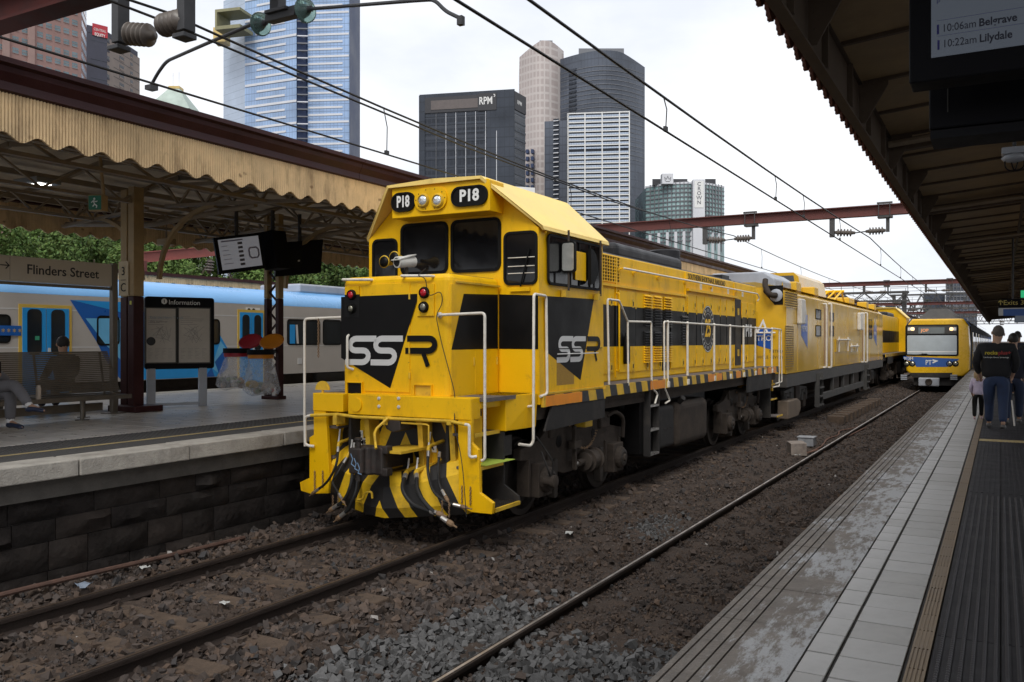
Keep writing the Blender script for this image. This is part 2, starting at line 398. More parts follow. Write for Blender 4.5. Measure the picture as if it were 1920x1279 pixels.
# ---------------------------------------------------------------- tracks
def rail_profile(x, z):
    """half-inch accurate flat-bottom rail, head centred on x, head top at z"""
    p = [(-.034, 0), (.034, 0), (.036, -.012), (.035, -.036), (.010, -.050), (.009, -.118), (.030, -.132), (.066, -.140), (.066, -.150), (-.066, -.150), (-.066, -.140), (-.030, -.132), (-.009, -.118), (-.010, -.050), (-.035, -.036), (-.036, -.012)]
    return [(x + a, z + b) for a, b in p]
def track(label, xc, zr, y0, y1, step, topmat, group, clipside):
    t = thing('railway_track', label, 'railway track', (xc, y0, zr), group)
    for sx in (-1, 1):
        xr = xc + sx * .835
        mb = MB(); pr = rail_profile(xr, zr); mb.prism([(a, y0, b) for a, b in pr], (0, y1 - y0, 0))
        r = mb.build('rail', M_steel_rail, t)
        MB().poly([(xr - .016, y0, zr + .0035), (xr + .012, y0, zr + .0035), (xr + .012, y1, zr + .0035), (xr - .016, y1, zr + .0035)]).build('running_surface', topmat, r, fix=False)
    proto = None
    ys = np.arange(1.2, 78, step)
    for i, y in enumerate(ys):
        if i == 0:
            mb = MB().box(-1.32, 1.32, -.115, .115, -.30, -.152)
            proto = mb.build('sleeper', M_sleeper, t, bevel=.015); o = proto
            o.matrix_basis = Matrix.Translation((xc, y, zr))
        else:
            o = share(proto, 'sleeper', t, Matrix.Translation((xc + random.uniform(-.06, .06), y + random.uniform(-.03, .03), zr + random.uniform(-.008, .004))) @ Matrix.Rotation(random.uniform(-.02, .02), 4, 'Z'))
    cp = None
    for y in ys[:36]:
        for sx in (-1, 1):
            for sd_ in (-1, 1):
                xr = xc + sx * .835 + sd_ * .085
                if cp is None:
                    mb = MB(); mb.tube(rnd([(-.045, -.05, 0), (-.03, .0, .028), (.0, .045, .03), (.03, .0, .02), (.06, -.04, .004)], .02), .011, 6)
                    cp = mb.build('rail_clip', M_steel_rail, t); cp.matrix_basis = Matrix.Translation((xr, y, zr - .135)); continue
                share(cp, 'rail_clip', t, Matrix.Translation((xr, y, zr - .135)) @ (Matrix.Identity(4) if sd_ > 0 else Matrix.Rotation(PI, 4, 'Z')))
    return t
track('rusty running line in brown ballast under the yellow train', -6.39, ZR1, -6, 260, .68, M_rail_dull, 'railway tracks', 1)
track('shiny-railed line along the foot of the tiled platform with the grey rubber matting', -2.93, ZR2, -6, 260, .66, M_rail_top, 'railway tracks', 1)

# timbers stacked on edge between the tracks, loose cables, cast blocks
for i in range(11):
    y = 28.9 + i * .95
    o = MB().box(-4.78, -4.28, y, y + .42, -1.12, -.86).build('timber_block', M_sleeper, bevel=.02)
    tag(o, ('nearest', 'second', 'third', 'fourth', 'fifth', 'sixth', 'seventh', 'eighth', 'ninth', 'tenth', 'farthest')[i] + ' dark timber block in the row on the dirt beside the rail car', 'timber block', 'timber blocks beside the track')
M_blk = mat('cast_block', (.26, .22, .19), rough=.9, var=.3, scale=8, bump=.4, dirt=.5, dcol=(.12, .07, .05), dscale=5)
M_blk2 = mat('zinc_box', (.34, .35, .37), rough=.5, metal=.4, var=.2, scale=8)
o = MB().box(-.18, .18, -.22, .22, 0, .30).build('concrete_block', M_blk, bevel=.012); o.location = (-4.18, 21.2, -1.17); o.rotation_euler = (R(2), R(-2), R(24)); tag(o, 'brownish concrete block with a rusty top on the dirt between the tracks', 'concrete block')
t = thing('junction_box', 'pale grey metal box with a lid on the dirt behind the brown block', 'junction box', (-4.25, 22.9, -1.13))
MB().box(-4.46, -4.08, 22.7, 23.05, -1.14, -.93).build('body', M_blk2, t, bevel=.015)
MB().box(-4.48, -4.06, 22.68, 23.07, -.928, -.90).build('lid', M_blk2, t, bevel=.008)
M_cable = mat('brown_cable', (.15, .075, .05), rough=.8, var=.3, scale=8)
def cable(label, pts, r, m=M_cable, nm='cable'):
    o = MB().tube(rnd(pts, .5, 6), r, 7).build(nm, m, smooth=True); return tag(o, label, 'cable')
gz = lambda x: float(gh(x)) + .04
def gp(*ps): return [(x, y, gz(x)) for x, y in ps]
cable('brown cable looping from the concrete block to the shiny rail', gp((-4.05, 21.2), (-3.9, 22.4), (-3.75, 22.0), (-3.85, 24.6), (-3.75, 26), (-3.66, 29.2)), .022)
cable('thinner brown cable winding beside the looped one towards the timber blocks', gp((-4.0, 21.6), (-3.95, 23.2), (-4.1, 24.7), (-4.0, 26.2), (-4.15, 27.0), (-3.98, 28.2), (-3.9, 29.1)), .018)
o = MB().tube(rnd([(-7.95, 3.2, -.83), (-7.92, 4.6, -.80), (-7.86, 5.6, -.80), (-7.9, 6.6, -.84), (-7.93, 7.6, -.86)], .8, 6), .026, 8).build('pipe', mat('rust_pipe', (.085, .045, .032), rough=.8, var=.3, scale=9), smooth=True)
tag(o, 'rust brown pipe lying along the foot of the bluestone wall', 'pipe')
M_litter = mat('litter_paper', (.42, .42, .4), rough=.8, var=.1)
M_litter_b = mat('litter_blue', (.2, .24, .3), rough=.7, var=.1)
def litter(x, y, s, m, label):
    g = random.Random(int(x * 97 + y * 31)); mb = MB(); z = gz(x) + .03
    P = [[Vector((x + (i - 1.5) * s * .5 + g.uniform(-.2, .2) * s, y + (j - 1.5) * s * .5 + g.uniform(-.2, .2) * s, z + g.uniform(0, .5) * s)) for i in range(4)] for j in range(4)]
    for j in range(3):
        for i in range(3): mb.poly([P[j][i], P[j][i + 1], P[j + 1][i + 1], P[j + 1][i]])
    tag(mb.build('litter', m, fix=False), label, 'litter')
litter(-7.72, 5.35, .09, M_litter_b, 'crumpled bluish wrapper on the stones near the bluestone wall')
litter(-7.74, 6.05, .07, M_litter, 'scrap of white paper on the stones at the foot of the wall by the pipe')
litter(-4.05, 20.6, .09, M_litter, 'torn white paper on the dirt in front of the concrete block')
litter(-4.8, 10.1, .07, M_litter, 'white paper scraps on the dirt beside the locomotive track')
litter(-6.2, 5.7, .05, M_litter, 'tiny pale scrap between the rusty rails')

# ================================================================= RIGHT PLATFORM
plat = MB().box(-1.30, 14, -4, 260, -1.6, -.012).build('station_platform', M_grout); tag(plat, kind='structure')
plat['label'] = 'tiled platform with a worn pale edge and black rubber matting'
edges = [4.72 - .68 * 6 + .68 * i for i in range(40)]
edges = [-3.0, -1.7, -.4, .9, 2.2, 3.45, 4.72] + [4.72 + .7 + 1.2 * i for i in range(60)]
cs = None
for a, b in zip(edges[:-1], edges[1:]):
    mb = MB(); x0, x1 = -1.37, -.832; gr = [-1.325, -1.268, -1.208, -1.152]; gw = .011
    a2, b2 = a + .004, b - .004
    xs = [x0]
    for g in gr: xs += [g - gw / 2, g + gw / 2]
    xs += [x1]
    prof = [(x0, -.14), (x1, -.14), (x1, 0)]
    for g in gr[::-1]: prof += [(g + gw / 2, 0), (g + gw / 2 - .001, -.013), (g - gw / 2 + .001, -.013), (g - gw / 2, 0)]
    prof += [(x0 + .012, 0), (x0, -.012)]
    mb.prism([(p[0], a2, p[1]) for p in prof], (0, b2 - a2, 0))
    mb.build('coping_slab', M_coping_r, plat).matrix_basis = Matrix.Translation((0, 0, random.uniform(-.003, .001)))
def tile_row(x0, x1, y0, y1, step, name, mats, parent, z=0.0, nmax=300, gap=.0058, th=.02, far=True):
    protos = {}; k = 0; y = y0; mbfar = MB()
    while y < y1:
        if k < nmax:
            m = random.choice(mats)
            if m.name not in protos:
                o = MB().box(x0 + gap, x1 - gap, gap, step - gap, -th, 0).build(name, m, parent, bevel=.0025); protos[m.name] = o
                o.matrix_basis = Matrix.Translation((0, y, z))
            else:
                share(protos[m.name], name, parent, Matrix.Translation((0, y, z + random.uniform(-.0015, .001))) @ Matrix.Rotation(random.uniform(-.0016, .0016), 4, 'Y'))
        else: mbfar.box(x0 + gap, x1 - gap, y + gap, y + step - gap, z - th, z)
        y += step; k += 1
    if mbfar.f:
        o = mbfar.build('distant_' + name, mats[0], parent); o['kind'] = 'stuff'
tile_row(-.826, -.684, .5, 150, .3, 'tile', [M_tile, M_tile, M_tile_b], plat, nmax=90)
tile_row(-.678, -.392, .5, 150, .3, 'tile', [M_tile, M_tile, M_tile_b], plat, nmax=90)
tile_row(-.386, -.292, .5, 150, .3, 'buff_tile', [M_buff], plat, nmax=90)
mb = MB()
for k in range(5): mb.box(-.378 + k * .018, -.369 + k * .018, .5, 60, -.004, .002)
mb.build('buff_tile_ribs', M_buff, plat)['kind'] = 'stuff'
# rubber mats, each a sheet with rows of pips and low ribs
pipV = None
for (x0, x1) in ((-.286, -.004), (.004, 1.0), (1.008, 2.1), (2.11, 5.5)):
    for (y0, y1) in ((.4, 4.95), (4.958, 9.8), (9.808, 14.9), (15.2, 24), (24.01, 60), (60.01, 150)):
        mb = MB().box(x0, x1, y0, y1, -.02, -.001)
        if y0 < 24 and x0 < 1.5:
            n = int((x1 - x0) / .047)
            for i in range(n):
                xx = x0 + .02 + i * .047; mb.box(xx, xx + .02, y0 + .01, y1 - .01, -.002, .0035)
        mb.build('rubber_mat', M_mat, plat)
mb = MB()
for xx in np.arange(-.286 + .02, .9, .047):
    for yy in np.arange(2.2, 9.6, .034):
        x_, y_ = xx + .002 + random.uniform(-.0006, .0006), yy
        mb.add([(x_, y_, .003), (x_ + .016, y_, .003), (x_ + .016, y_ + .02, .003), (x_, y_ + .02, .003), (x_ + .004, y_ + .005, .0085), (x_ + .012, y_ + .005, .0085), (x_ + .012, y_ + .015, .0085), (x_ + .004, y_ + .015, .0085)],
               [(4, 5, 6, 7), (0, 1, 5, 4), (1, 2, 6, 5), (2, 3, 7, 6), (3, 0, 4, 7)])
mb.build('mat_pips', mat('rubber_pips', (.055, .051, .054), rough=.5, var=.3, scale=6), plat, fix=False)['kind'] = 'stuff'
MB().box(-.286, 5.5, 14.905, 15.195, -.018, .003).build('yellow_marking', M_yline, plat)

# ================================================================= LEFT PLATFORM
lp = MB().box(-16.7, -8.22, -30, 200, -1.6, PLZ - .03).build('station_platform', M_conc_dark); tag(lp, kind='structure')
lp['label'] = 'tiled island platform with a bluestone face below the pale coping'
ye = 1.0; k = 0
while ye < 60:
    L = random.choice((1.35, 1.5, 1.6)); 
    MB().box(-8.42, -8.0, ye + .006, ye + L - .006, PLZ - .17, PLZ).build('coping_slab', M_concrete, lp, bevel=.012).matrix_basis = Matrix.Translation((random.uniform(-.012, .012), 0, random.uniform(-.006, .002)))
    ye += L
MB().box(-8.6, -8.09, -20, 200, PLZ - .36, PLZ - .172).build('corbel_band', M_conc_dark, lp)
MB().box(-9.66, -8.425, -20, 200, PLZ - .1, PLZ - .004).build('dark_edge_strip', M_plat_dark, lp)
MB().box(-8.92, -8.86, -20, 200, PLZ - .1, PLZ).build('yellow_line', M_yline, lp)
mb = MB()
for xx in np.arange(-9.64, -9.0, .075):
    for yy in np.arange(4.4, 13, .075): mb.add([(xx, yy, PLZ - .004), (xx + .03, yy, PLZ - .004), (xx + .03, yy + .03, PLZ - .004), (xx, yy + .03, PLZ - .004), (xx + .008, yy + .008, PLZ + .002), (xx + .022, yy + .008, PLZ + .002), (xx + .022, yy + .022, PLZ + .002), (xx + .008, yy + .022, PLZ + .002)], [(4, 5, 6, 7), (0, 1, 5, 4), (1, 2, 6, 5), (2, 3, 7, 6), (3, 0, 4, 7)])
mb.build('tactile_studs', M_plat_dark, lp, fix=False)['kind'] = 'stuff'
M_ltile = mat('platform_tile', (.55, .51, .465), rough=.33, var=.12, scale=1.5, bump=.05, bscale=200, dirt=.4, dcol=(.2, .19, .18), dscale=2.2)
M_ltile2 = mat('platform_tile_dark', (.49, .455, .415), rough=.35, var=.12, scale=1.8, bump=.05, bscale=200, dirt=.4, dcol=(.17, .16, .15), dscale=2.6)
MB().box(-16.66, -9.665, -20, 200, PLZ - .1, PLZ - .012).build('tile_bed', mat('dark_grout', (.03, .028, .026), rough=.95, var=.2), lp)
cells = []
xx = -9.67
while xx > -16.3:
    for yy in np.arange(-2, 60, .4): cells.append((xx - .4, yy))
    xx -= .4
def okc(c):
    D = -c[0] * _s + c[1] * _c; u = 960 + FPX * (c[0] * _c + c[1] * _s) / max(D, .1); return D > 0 and -60 < u < 640, D
vis = sorted([(okc(c)[1], c) for c in cells if okc(c)[0]])
nearset = set(c for _, c in vis[:300])
pr_ = {}; far_ = MB()
for c in cells:
    if c in nearset:
        m = random.choice((M_ltile, M_ltile, M_ltile2))
        if m.name not in pr_:
            o = MB().box(.008, .392, .008, .392, -.02, 0).build('tile', m, lp, bevel=.003); pr_[m.name] = o; o.matrix_basis = Matrix.Translation((c[0], c[1], PLZ))
        else: share(pr_[m.name], 'tile', lp, Matrix.Translation((c[0], c[1], PLZ + random.uniform(-.002, .0015))))
    else: far_.box(c[0] + .008, c[0] + .392, c[1] + .008, c[1] + .392, PLZ - .02, PLZ)
far_.build('distant_tiles', M_ltile, lp, fix=False)['kind'] = 'stuff'
MB().box(-16.85, -16.3, -20, 200, PLZ - .3, PLZ + .002).build('far_coping', M_concrete, lp)

# bluestone blocks under the coping: each a part of the wall
wall = MB().box(-8.6, -8.19, -6, 60, -1.5, PLZ - .365).build('stone_wall', M_mortar); tag(wall, kind='structure')
M_bs = [M_bluestone, mat('bluestone_b', (.031, .025, .022), spec=.12, rough=.9, var=.5, scale=2.2, bump=.9, bscale=12, dirt=.4, dcol=(.055, .05, .046), dscale=3.4), mat('bluestone_c', (.019, .016, .015), spec=.12, rough=.9, var=.5, scale=3, bump=.9, bscale=16, dirt=.35, dcol=(.06, .055, .05), dscale=4)]
def rock_block(y0, y1, z0, z1, rough_face):
    g = random; nx, nzz = max(3, int((y1 - y0) / .11)), max(3, int((z1 - z0) / .09)); V = []; F = []
    for j in range(nzz + 1):
        for i in range(nx + 1):
            e = min(i, nx - i) / nx * 2, min(j, nzz - j) / nzz * 2
            inn = min(1, 4 * min(e)) 
            V.append((-8.165 + inn * (.018 + rough_face * (math.sin(y0 * 9 + i * .9) * math.cos(z0 * 7 + j * 1.3) * .5 + .35 + g.uniform(-.35, .35))) + (0 if min(e) > 0 else g.uniform(-.006, .004)),
                      y0 + (y1 - y0) * i / nx + (g.uniform(-.01, .01) if 0 < i < nx else 0), z0 + (z1 - z0) * j / nzz + (g.uniform(-.008, .008) if 0 < j < nzz else 0)))
    for j in range(nzz):
        for i in range(nx): a = j * (nx + 1) + i; F.append((a, a + 1, a + nx + 2, a + nx + 1))
    mb = MB(); mb.add(V, F)
    B = [(-8.2, y0, z0), (-8.2, y1, z0), (-8.2, y1, z1), (-8.2, y0, z1)]
    o = len(mb.v); mb.add(B, [])
    bot = [i for i in range(nx + 1)]; top = [nzz * (nx + 1) + i for i in range(nx + 1)]; lf = [j * (nx + 1) for j in range(nzz + 1)]; rt = [j * (nx + 1) + nx for j in range(nzz + 1)]
    for s_ in (bot + [o + 1, o], top + [o + 2, o + 3], lf + [o + 3, o], rt + [o + 2, o + 1]): mb.f.append(tuple(s_)); mb.mi.append(0)
    return mb
for z0, z1 in ((-1.02, -.76), (-.753, -.47), (-.463, -.25), (-.243, -.035)):
    y = 2.2 + random.random() * .4
    while y < 11:
        L = random.uniform(.42, .95)
        rock_block(y + .005, y + L - .005, z0, z1 - .002, random.choice((.025, .04, .05, .11))).build('stone_block', random.choice(M_bs), wall, smooth=True)
        y += L
# ================================================================= CITY BEHIND
def gl(name, col, rough=.12, var=.25, scale=.05, metal=.0): return mat(name, col, rough=rough, var=var, scale=scale, metal=metal, spec=.8)
M_glass_blue = gl('tower_glass_blue', (.27, .40, .62), .16, .3, .045)
M_glass_pale = gl('tower_glass_pale', (.40, .48, .60), .2, .2, .06)
M_glass_navy = mat('tower_glass_navy', (.045, .065, .13), rough=.5, var=.2, scale=.06, spec=.25)
M_glass_dark = mat('tower_glass_dark', (.02, .025, .036), rough=.25, var=.4, scale=.08, spec=.35)
M_glass_grey = mat('tower_glass_grey', (.085, .098, .125), rough=.3, var=.35, scale=.05, spec=.35)
M_glass_teal = gl('tower_glass_teal', (.24, .36, .36), .12, .55, .12)
M_win = gl('window_glass', (.10, .15, .17), .1, .4, .4)
M_white = mat('white_paint', (.74, .74, .72), rough=.6, var=.06, scale=.3)
M_bandw = mat('pale_spandrel', (.62, .63, .66), rough=.5, var=.08, scale=.2)
M_brickb = mat('pink_brick', (.30, .185, .165), rough=.9, var=.12, scale=.4, bump=.2, bscale=2)
M_brickp = mat('pink_brick_pilaster', (.34, .23, .205), rough=.9, var=.1, scale=.4)
M_tanp = mat('tan_precast', (.27, .225, .20), rough=.9, var=.12, scale=.3)
M_navyp = mat('navy_precast', (.055, .057, .08), rough=.7, var=.2, scale=.3)
M_redsign = mat('red_sign', (.45, .035, .05), rough=.6, var=.05)
M_gold = mat('gold_panel', (.70, .52, .20), rough=.4, var=.15, scale=.3)
M_olive = mat('olive_panel', (.23, .22, .12), rough=.6, var=.15, scale=.3)
M_pinkt = mat('pale_pink_cladding', (.42, .36, .34), rough=.45, var=.2, scale=.08)
M_greyp = mat('grey_cladding', (.16, .165, .18), rough=.6, var=.15, scale=.1)
M_darkp = mat('dark_cladding', (.035, .035, .04), rough=.6, var=.15, scale=.1)
M_brown = mat('brown_louvre', (.13, .11, .105), rough=.7, var=.15, scale=.5)
M_roofgrn = mat('verdigris_roof', (.42, .50, .45), rough=.7, var=.2, scale=.2)
def grid_lines(m, sx, sz, tx, tz, col, fac=.7, axis=0):
    """thin glazing joints too small to be built at that distance"""
    n, l, b = nodes_of(m); X = xyz_of(n, l)
    a = math_node(n, l, 'LESS_THAN', math_node(n, l, 'FRACT', math_node(n, l, 'MULTIPLY', X[axis], 1 / sx)), tx)
    c = math_node(n, l, 'LESS_THAN', math_node(n, l, 'FRACT', math_node(n, l, 'MULTIPLY', X[2], 1 / sz)), tz)
    f = math_node(n, l, 'MULTIPLY', math_node(n, l, 'MAXIMUM', a, c), fac); mix_in(m, f, col)
grid_lines(M_glass_blue, 1.55, 3.35, .09, .09, (.10, .14, .24), .75)
grid_lines(M_glass_pale, .9, 3.35, .2, .08, (.20, .24, .32), .6)
grid_lines(M_glass_dark, 1.5, 3.6, .12, .3, (.055, .063, .08), .6)
grid_lines(M_glass_grey, 1.6, 3.4, .1, .14, (.05, .055, .07), .6)
grid_lines(M_pinkt, 1.7, 3.3, .3, .3, (.62, .58, .55), .5)
def gpt(u, D, z=-1.6): p = at(u, 640, D=D); return Vector((p.x, p.y, z))
def zat(v, D): return EYE + (640.5 - v) * D / FPX
def tower(name, label, foot, ztop, m, z0=-1.6, parent=None):
    mb = MB(); mb.prism([(p.x, p.y, z0) for p in foot], (0, 0, ztop - z0)); return mb.build(name, m, parent)
class Wallf(Fr):
    def __init__(s, A, B, z0=-1.6): super().__init__((A.x, A.y, z0), B - A, Z_); s.w = (Vector((B.x, B.y, 0)) - Vector((A.x, A.y, 0))).length
    def bx(s, mb, a0, a1, b0, b1, d, d0=0.0):
        mb.hexa([s.p(a0, b0, d0), s.p(a1, b0, d0), s.p(a1, b0, d), s.p(a0, b0, d), s.p(a0, b1, d0), s.p(a1, b1, d0), s.p(a1, b1, d), s.p(a0, b1, d)])
bname = 'office_tower'
# --- pink brick block, far left
A, B = gpt(-90, 198), gpt(152, 222); C_ = gpt(162, 232); Dd = gpt(-60, 260)
t = thing('brick_building', 'pink brick office block with rows of square blue-grey windows behind the dark red beam', 'building', (A.x, A.y, -1.6))
ztp = zat(-60, 200)
tower('wall', '', [A, B, C_, Dd], ztp, M_brickb, parent=t)
f = Wallf(A, B); k = 0
def u_of(p):
    D = -p.x * _s + p.y * _c; return 960 + FPX * (p.x * _c + p.y * _s) / D
rowz = zat(93, 208); wp = None
for r_ in range(-5, 7):
    zc = rowz + r_ * 2.72 + 1.6
    for c in range(12):
        a = f.w - 1.6 - c * 2.15 - (1.4 if c > 4 else 0) - (1.4 if c > 6 else 0)
        if a < 1: continue
        uu = u_of(f.p(a, 0))
        if uu < -20 or r_ > 5: continue
        mb = MB(); f.bx(mb, a - .7, a + .7, zc - .68, zc + .68, .02, -.25); w1 = mb.build('window', M_win, t)
        mb = MB(); f.bx(mb, a - .7, a + .7, zc + .05, zc + .12, .06, .021); f.bx(mb, a - .72, a + .72, zc - .74, zc - .63, .12)
        mb.build('sill', M_brickp, w1)
for c in (4.9, 7.6):
    mb = MB(); a = f.w - 1.6 - c * 2.15; f.bx(mb, a - 1.0, a + .5, 0, ztp + 1.6, .5); mb.build('pilaster', M_brickp, t)
f2 = Wallf(B, C_); mb = MB()
for r_ in range(0, 30):
    f2.bx(mb, .8, f2.w - .3, 10 + r_ * 2.72, 11.5 + r_ * 2.72, .06)
mb.build('window', M_glass_pale, t)
# --- navy and tan apartment tower with the red sign
A, B, C_ = gpt(155, 257), gpt(200, 262), gpt(262, 282); Dd = gpt(200, 300)
t = thing('apartment_tower', 'navy and tan apartment tower with a red CENTRAL EQUITY sign on its corner', 'building', (B.x, B.y, -1.6))
zt = zat(70, 262)
tower('wall', '', [A, B, C_, Dd], zt, M_tanp, parent=t)
f = Wallf(A, B); mb = MB(); f.bx(mb, .0, f.w + .05, 0, zt + 1.6 - .2, .3); mb.build('navy_face', M_navyp, t)
mb = MB(); zz = zat(84, 262) + 1.6
for k in range(12): f.bx(mb, 2.2, f.w + .05, zz - k * 5.6, zz - k * 5.6 + .18, .33, .3)
mb.build('panel_joint', M_glass_dark, t)
ph = MB(); f.bx(ph, .6, f.w - .1, zt + 1.6, zat(57, 262) + 1.6, .2, -7); ph.build('plant_room', M_navyp, t)
mb = MB(); f.bx(mb, f.w * .38, f.w + .1, zat(74, 262) + 1.6, zat(52, 262) + 1.6, .55, .301); sg = mb.build('red_sign', M_redsign, t)
text('lettering', 'CENTRAL', f, f.w * .42, zat(58, 260) + 1.6, 1.1, M_white, sg, off=.6, fit=f.w * .52)
text('lettering', 'EQUITY', f, f.w * .46, zat(67, 260) + 1.6, 1.25, M_white, sg, off=.6, bold=.03, fit=f.w * .44)
f = Wallf(B, C_)
mb = MB(); f.bx(mb, 0, f.w * .93, zt + 1.6, zt + 3.2, .05, -9); mb.build('parapet', M_navyp, t)
for c, (a, wd) in enumerate(((-.2, 1.3), (3.2, 2.7), (7.2, 1.5))):
    for r_ in range(9):
        z0 = zt - 1.9 - r_ * 2.75 + 1.6 - (0 if c else -.3); a0 = f.w * (.04 + c * .33) if c else .2
        mb = MB(); f.bx(mb, a0, a0 + wd, z0, z0 + 1.5, .04, -.5); wi = mb.build('balcony', M_glass_dark, t)
        mb = MB(); f.bx(mb, a0, a0 + wd, z0, z0 + .55, .12, .041); mb.build('rail', M_tanp if c else M_navyp, wi)
mb = MB()
for r_ in range(9): f.bx(mb, f.w * .2, f.w, zt - 2.4 - r_ * 2.75 + 1.6, zt - 2.25 - r_ * 2.75 + 1.6, .03)
mb.build('panel_joint', M_darkp, t)
# --- green pyramid roof
p = at(330, 195, D=300); t = thing('pavilion_roof', 'pale green pyramid roof with a flat cap and two masts above the canopy', 'building', (p.x, p.y, -1.6))
ca, sa = math.cos(.5), math.sin(.5)
def sq(h, z): return [(p.x + a * ca - b * sa, p.y + a * sa + b * ca, z) for a, b in ((-h, -h), (h, -h), (h, h), (-h, h))]
zb, ztq = zat(215, 300), zat(170, 300)
mb = MB(); mb.hexa(sq(7.5, zb) + sq(1.8, ztq)); mb.build('roof', M_roofgrn, t)
MB().prism(sq(7.0, -1.6), (0, 0, zb + 1.55)).build('wall', M_pinkt, t)
MB().prism(sq(1.9, ztq), (0, 0, .9)).build('cap', M_gold, t)
for dx in (-1.5, 1.5): MB().tube([(p.x + dx, p.y, ztq + .9), (p.x + dx, p.y, ztq + 6)], .09, 5).build('mast', M_white, t)
# --- tall blue glass tower
Dm = 400.0
P0, P1, P2, P3, P4 = gpt(419, 425), gpt(459, 412), gpt(556, 400), gpt(577, 404), gpt(655, 402)
P5 = gpt(675, 425)
t = thing('glass_tower', 'very tall blue glass skyscraper with white floor stripes and a dark stepped slot', 'skyscraper', (P2.x, P2.y, -1.6))
zt = zat(-70, 400)
bk = [gpt(668, 440), gpt(425, 450)]
tower('curtain_wall', '', [P1, P2, gpt(560, 415), gpt(574, 415), P3, P4, gpt(656, 430), gpt(470, 440)], zt, M_glass_blue, parent=t)
tower('side_wing', '', [P0, P1 + Vector((.3, .4, 0)), gpt(470, 430), gpt(428, 445)], zat(-20, 410), M_glass_pale, parent=t)
tower('dark_wing', '', [P4 + Vector((.1, .1, 0)), P5, gpt(670, 445), gpt(652, 440)], zt - 2, M_glass_navy, parent=t)
f = Wallf(P1, P2)
fh = 3.36
for k in range(4, 54):
    z = 1.6 + k * fh; mb = MB()
    if k % 3 == 0: f.bx(mb, .3, f.w, z, z + 1.05, .25)
    else:
        o_ = .2 + .02 * ((k * 7) % 3); f.bx(mb, f.w * o_, f.w * (.78 + .02 * (k % 2)), z, z + .95, .22)
    if z < zt and zat(275, 400) < z + 4: mb.build('floor_band', M_bandw, t)
f = Wallf(P3, P4)
for k in range(4, 54):
    z = 1.6 + k * fh + 1.2; mb = MB()
    f.bx(mb, .4, f.w * (.99 if k % 3 == 0 else .84), z, z + .9, .22)
    if z < zt and zat(275, 400) < z + 4: mb.build('floor_band', M_bandw, t)
tower('dark_slot', '', [gpt(557, 401.5), gpt(576, 405), gpt(573, 414), gpt(561, 414)], zt - 4, M_glass_navy, parent=t)
for k in range(8, 54):
    z = k * fh
    if z + 4 < zat(275, 400): continue
    a, b, c = gpt(557.2, 400.6), gpt(577.5, 400.9), gpt(569, 403.2)
    mb = MB(); mb.prism([(q.x, q.y, z) for q in (a, b, c)] , (0, 0, .5)); mb.build('balcony_slab', M_bandw if k % 3 == 0 else M_greyp, t)
f = Wallf(gpt(418, 404), gpt(461, 401), z0=0)
mb = MB(); za, zb_ = zat(58, 400), zat(20, 400)
f.bx(mb, -.9, f.w, za, za + 1.6, 5, -6); f.bx(mb, -.9, f.w, zb_ - 1.3, zb_, 5, -6); f.bx(mb, -.9, .1, za + 1.6, zb_ - 1.3, 5, -6); mb.build('olive_frame', M_olive, t)
f = Wallf(gpt(401, 408), gpt(424, 408), z0=0)
mb = MB(); f.bx(mb, 0, f.w, zat(69, 400), zat(42, 400), 1, -6); mb.build('gold_box', M_gold, t)
M_rpm = mat('office_grey_glass', (.04, .048, .064), rough=.35, var=.3, scale=.06, spec=.3); grid_lines(M_rpm, 1.6, 3.4, .08, .1, (.02, .024, .03), .6)
# --- dark cube office with white sign
A, B, C_ = gpt(787, 307), gpt(964, 300), gpt(985, 308); Dd = gpt(815, 340)
t = thing('office_building', 'dark glass office cube with white RPM lettering on its top corner', 'building', (B.x, B.y, -1.6))
zt = zat(168.5, 300)
tower('curtain_wall', '', [A, B, C_, Dd], zt - .6, M_glass_dark, parent=t)
f = Wallf(A, B); g_ = Wallf(B, C_); H_ = zt + 1.6
mb = MB(); f.bx(mb, -.2, f.w * .058, 0, H_ - .3, .35); f.bx(mb, f.w * .715, f.w + .2, 0, H_, .35); f.bx(mb, 0, f.w, H_ - 1.2, H_, .3, -1); mb.build('grey_cladding', M_rpm, t)
mb = MB(); f.bx(mb, f.w * .058, f.w * .715, H_ - 6.6, H_ - 1.2, .3); mb.build('fascia', M_darkp, t)
mb = MB(); f.bx(mb, f.w * .125, f.w * .625, H_ - 5.6, H_ - 2.4, .42, .301); mb.build('brown_louvre', M_brown, t)
mb = MB(); f.bx(mb, f.w * .625, f.w * .82, H_ - 6.8, H_ - .9, .6, .301); sg = mb.build('sign_panel', M_darkp, t)
text('lettering', 'RPM', f, f.w * .637, H_ - 3.6, 3.6, M_white, sg, off=.66, bold=.06, fit=f.w * .135)
mb = MB(); stroke(mb, f, arc(f.w * .792, H_ - 1.9, .42, -90, 100), .24, .67); mb.build('logo_mark', M_white, sg, fix=False)
mb = MB(); g_.bx(mb, 0, g_.w, H_ - 6.8, H_ - .6, .3); sg2 = mb.build('sign_panel', M_darkp, t)
text('lettering', 'RPM', g_, g_.w * .2, H_ - 4.0, 1.9, M_white, sg2, off=.36, bold=.04)
for k in range(6):
    a = f.w * (.18 + .105 * k); mb = MB(); f.bx(mb, a - .07, a + .07, 0, H_ - (7 if k < 6 else 14), .42); mb.build('mullion', M_bandw if k else M_greyp, t)
for a in (.705, .82):
    mb = MB(); f.bx(mb, f.w * a - .1, f.w * a + .1, 0, H_ - 14, .5); mb.build('mullion', M_bandw, t)
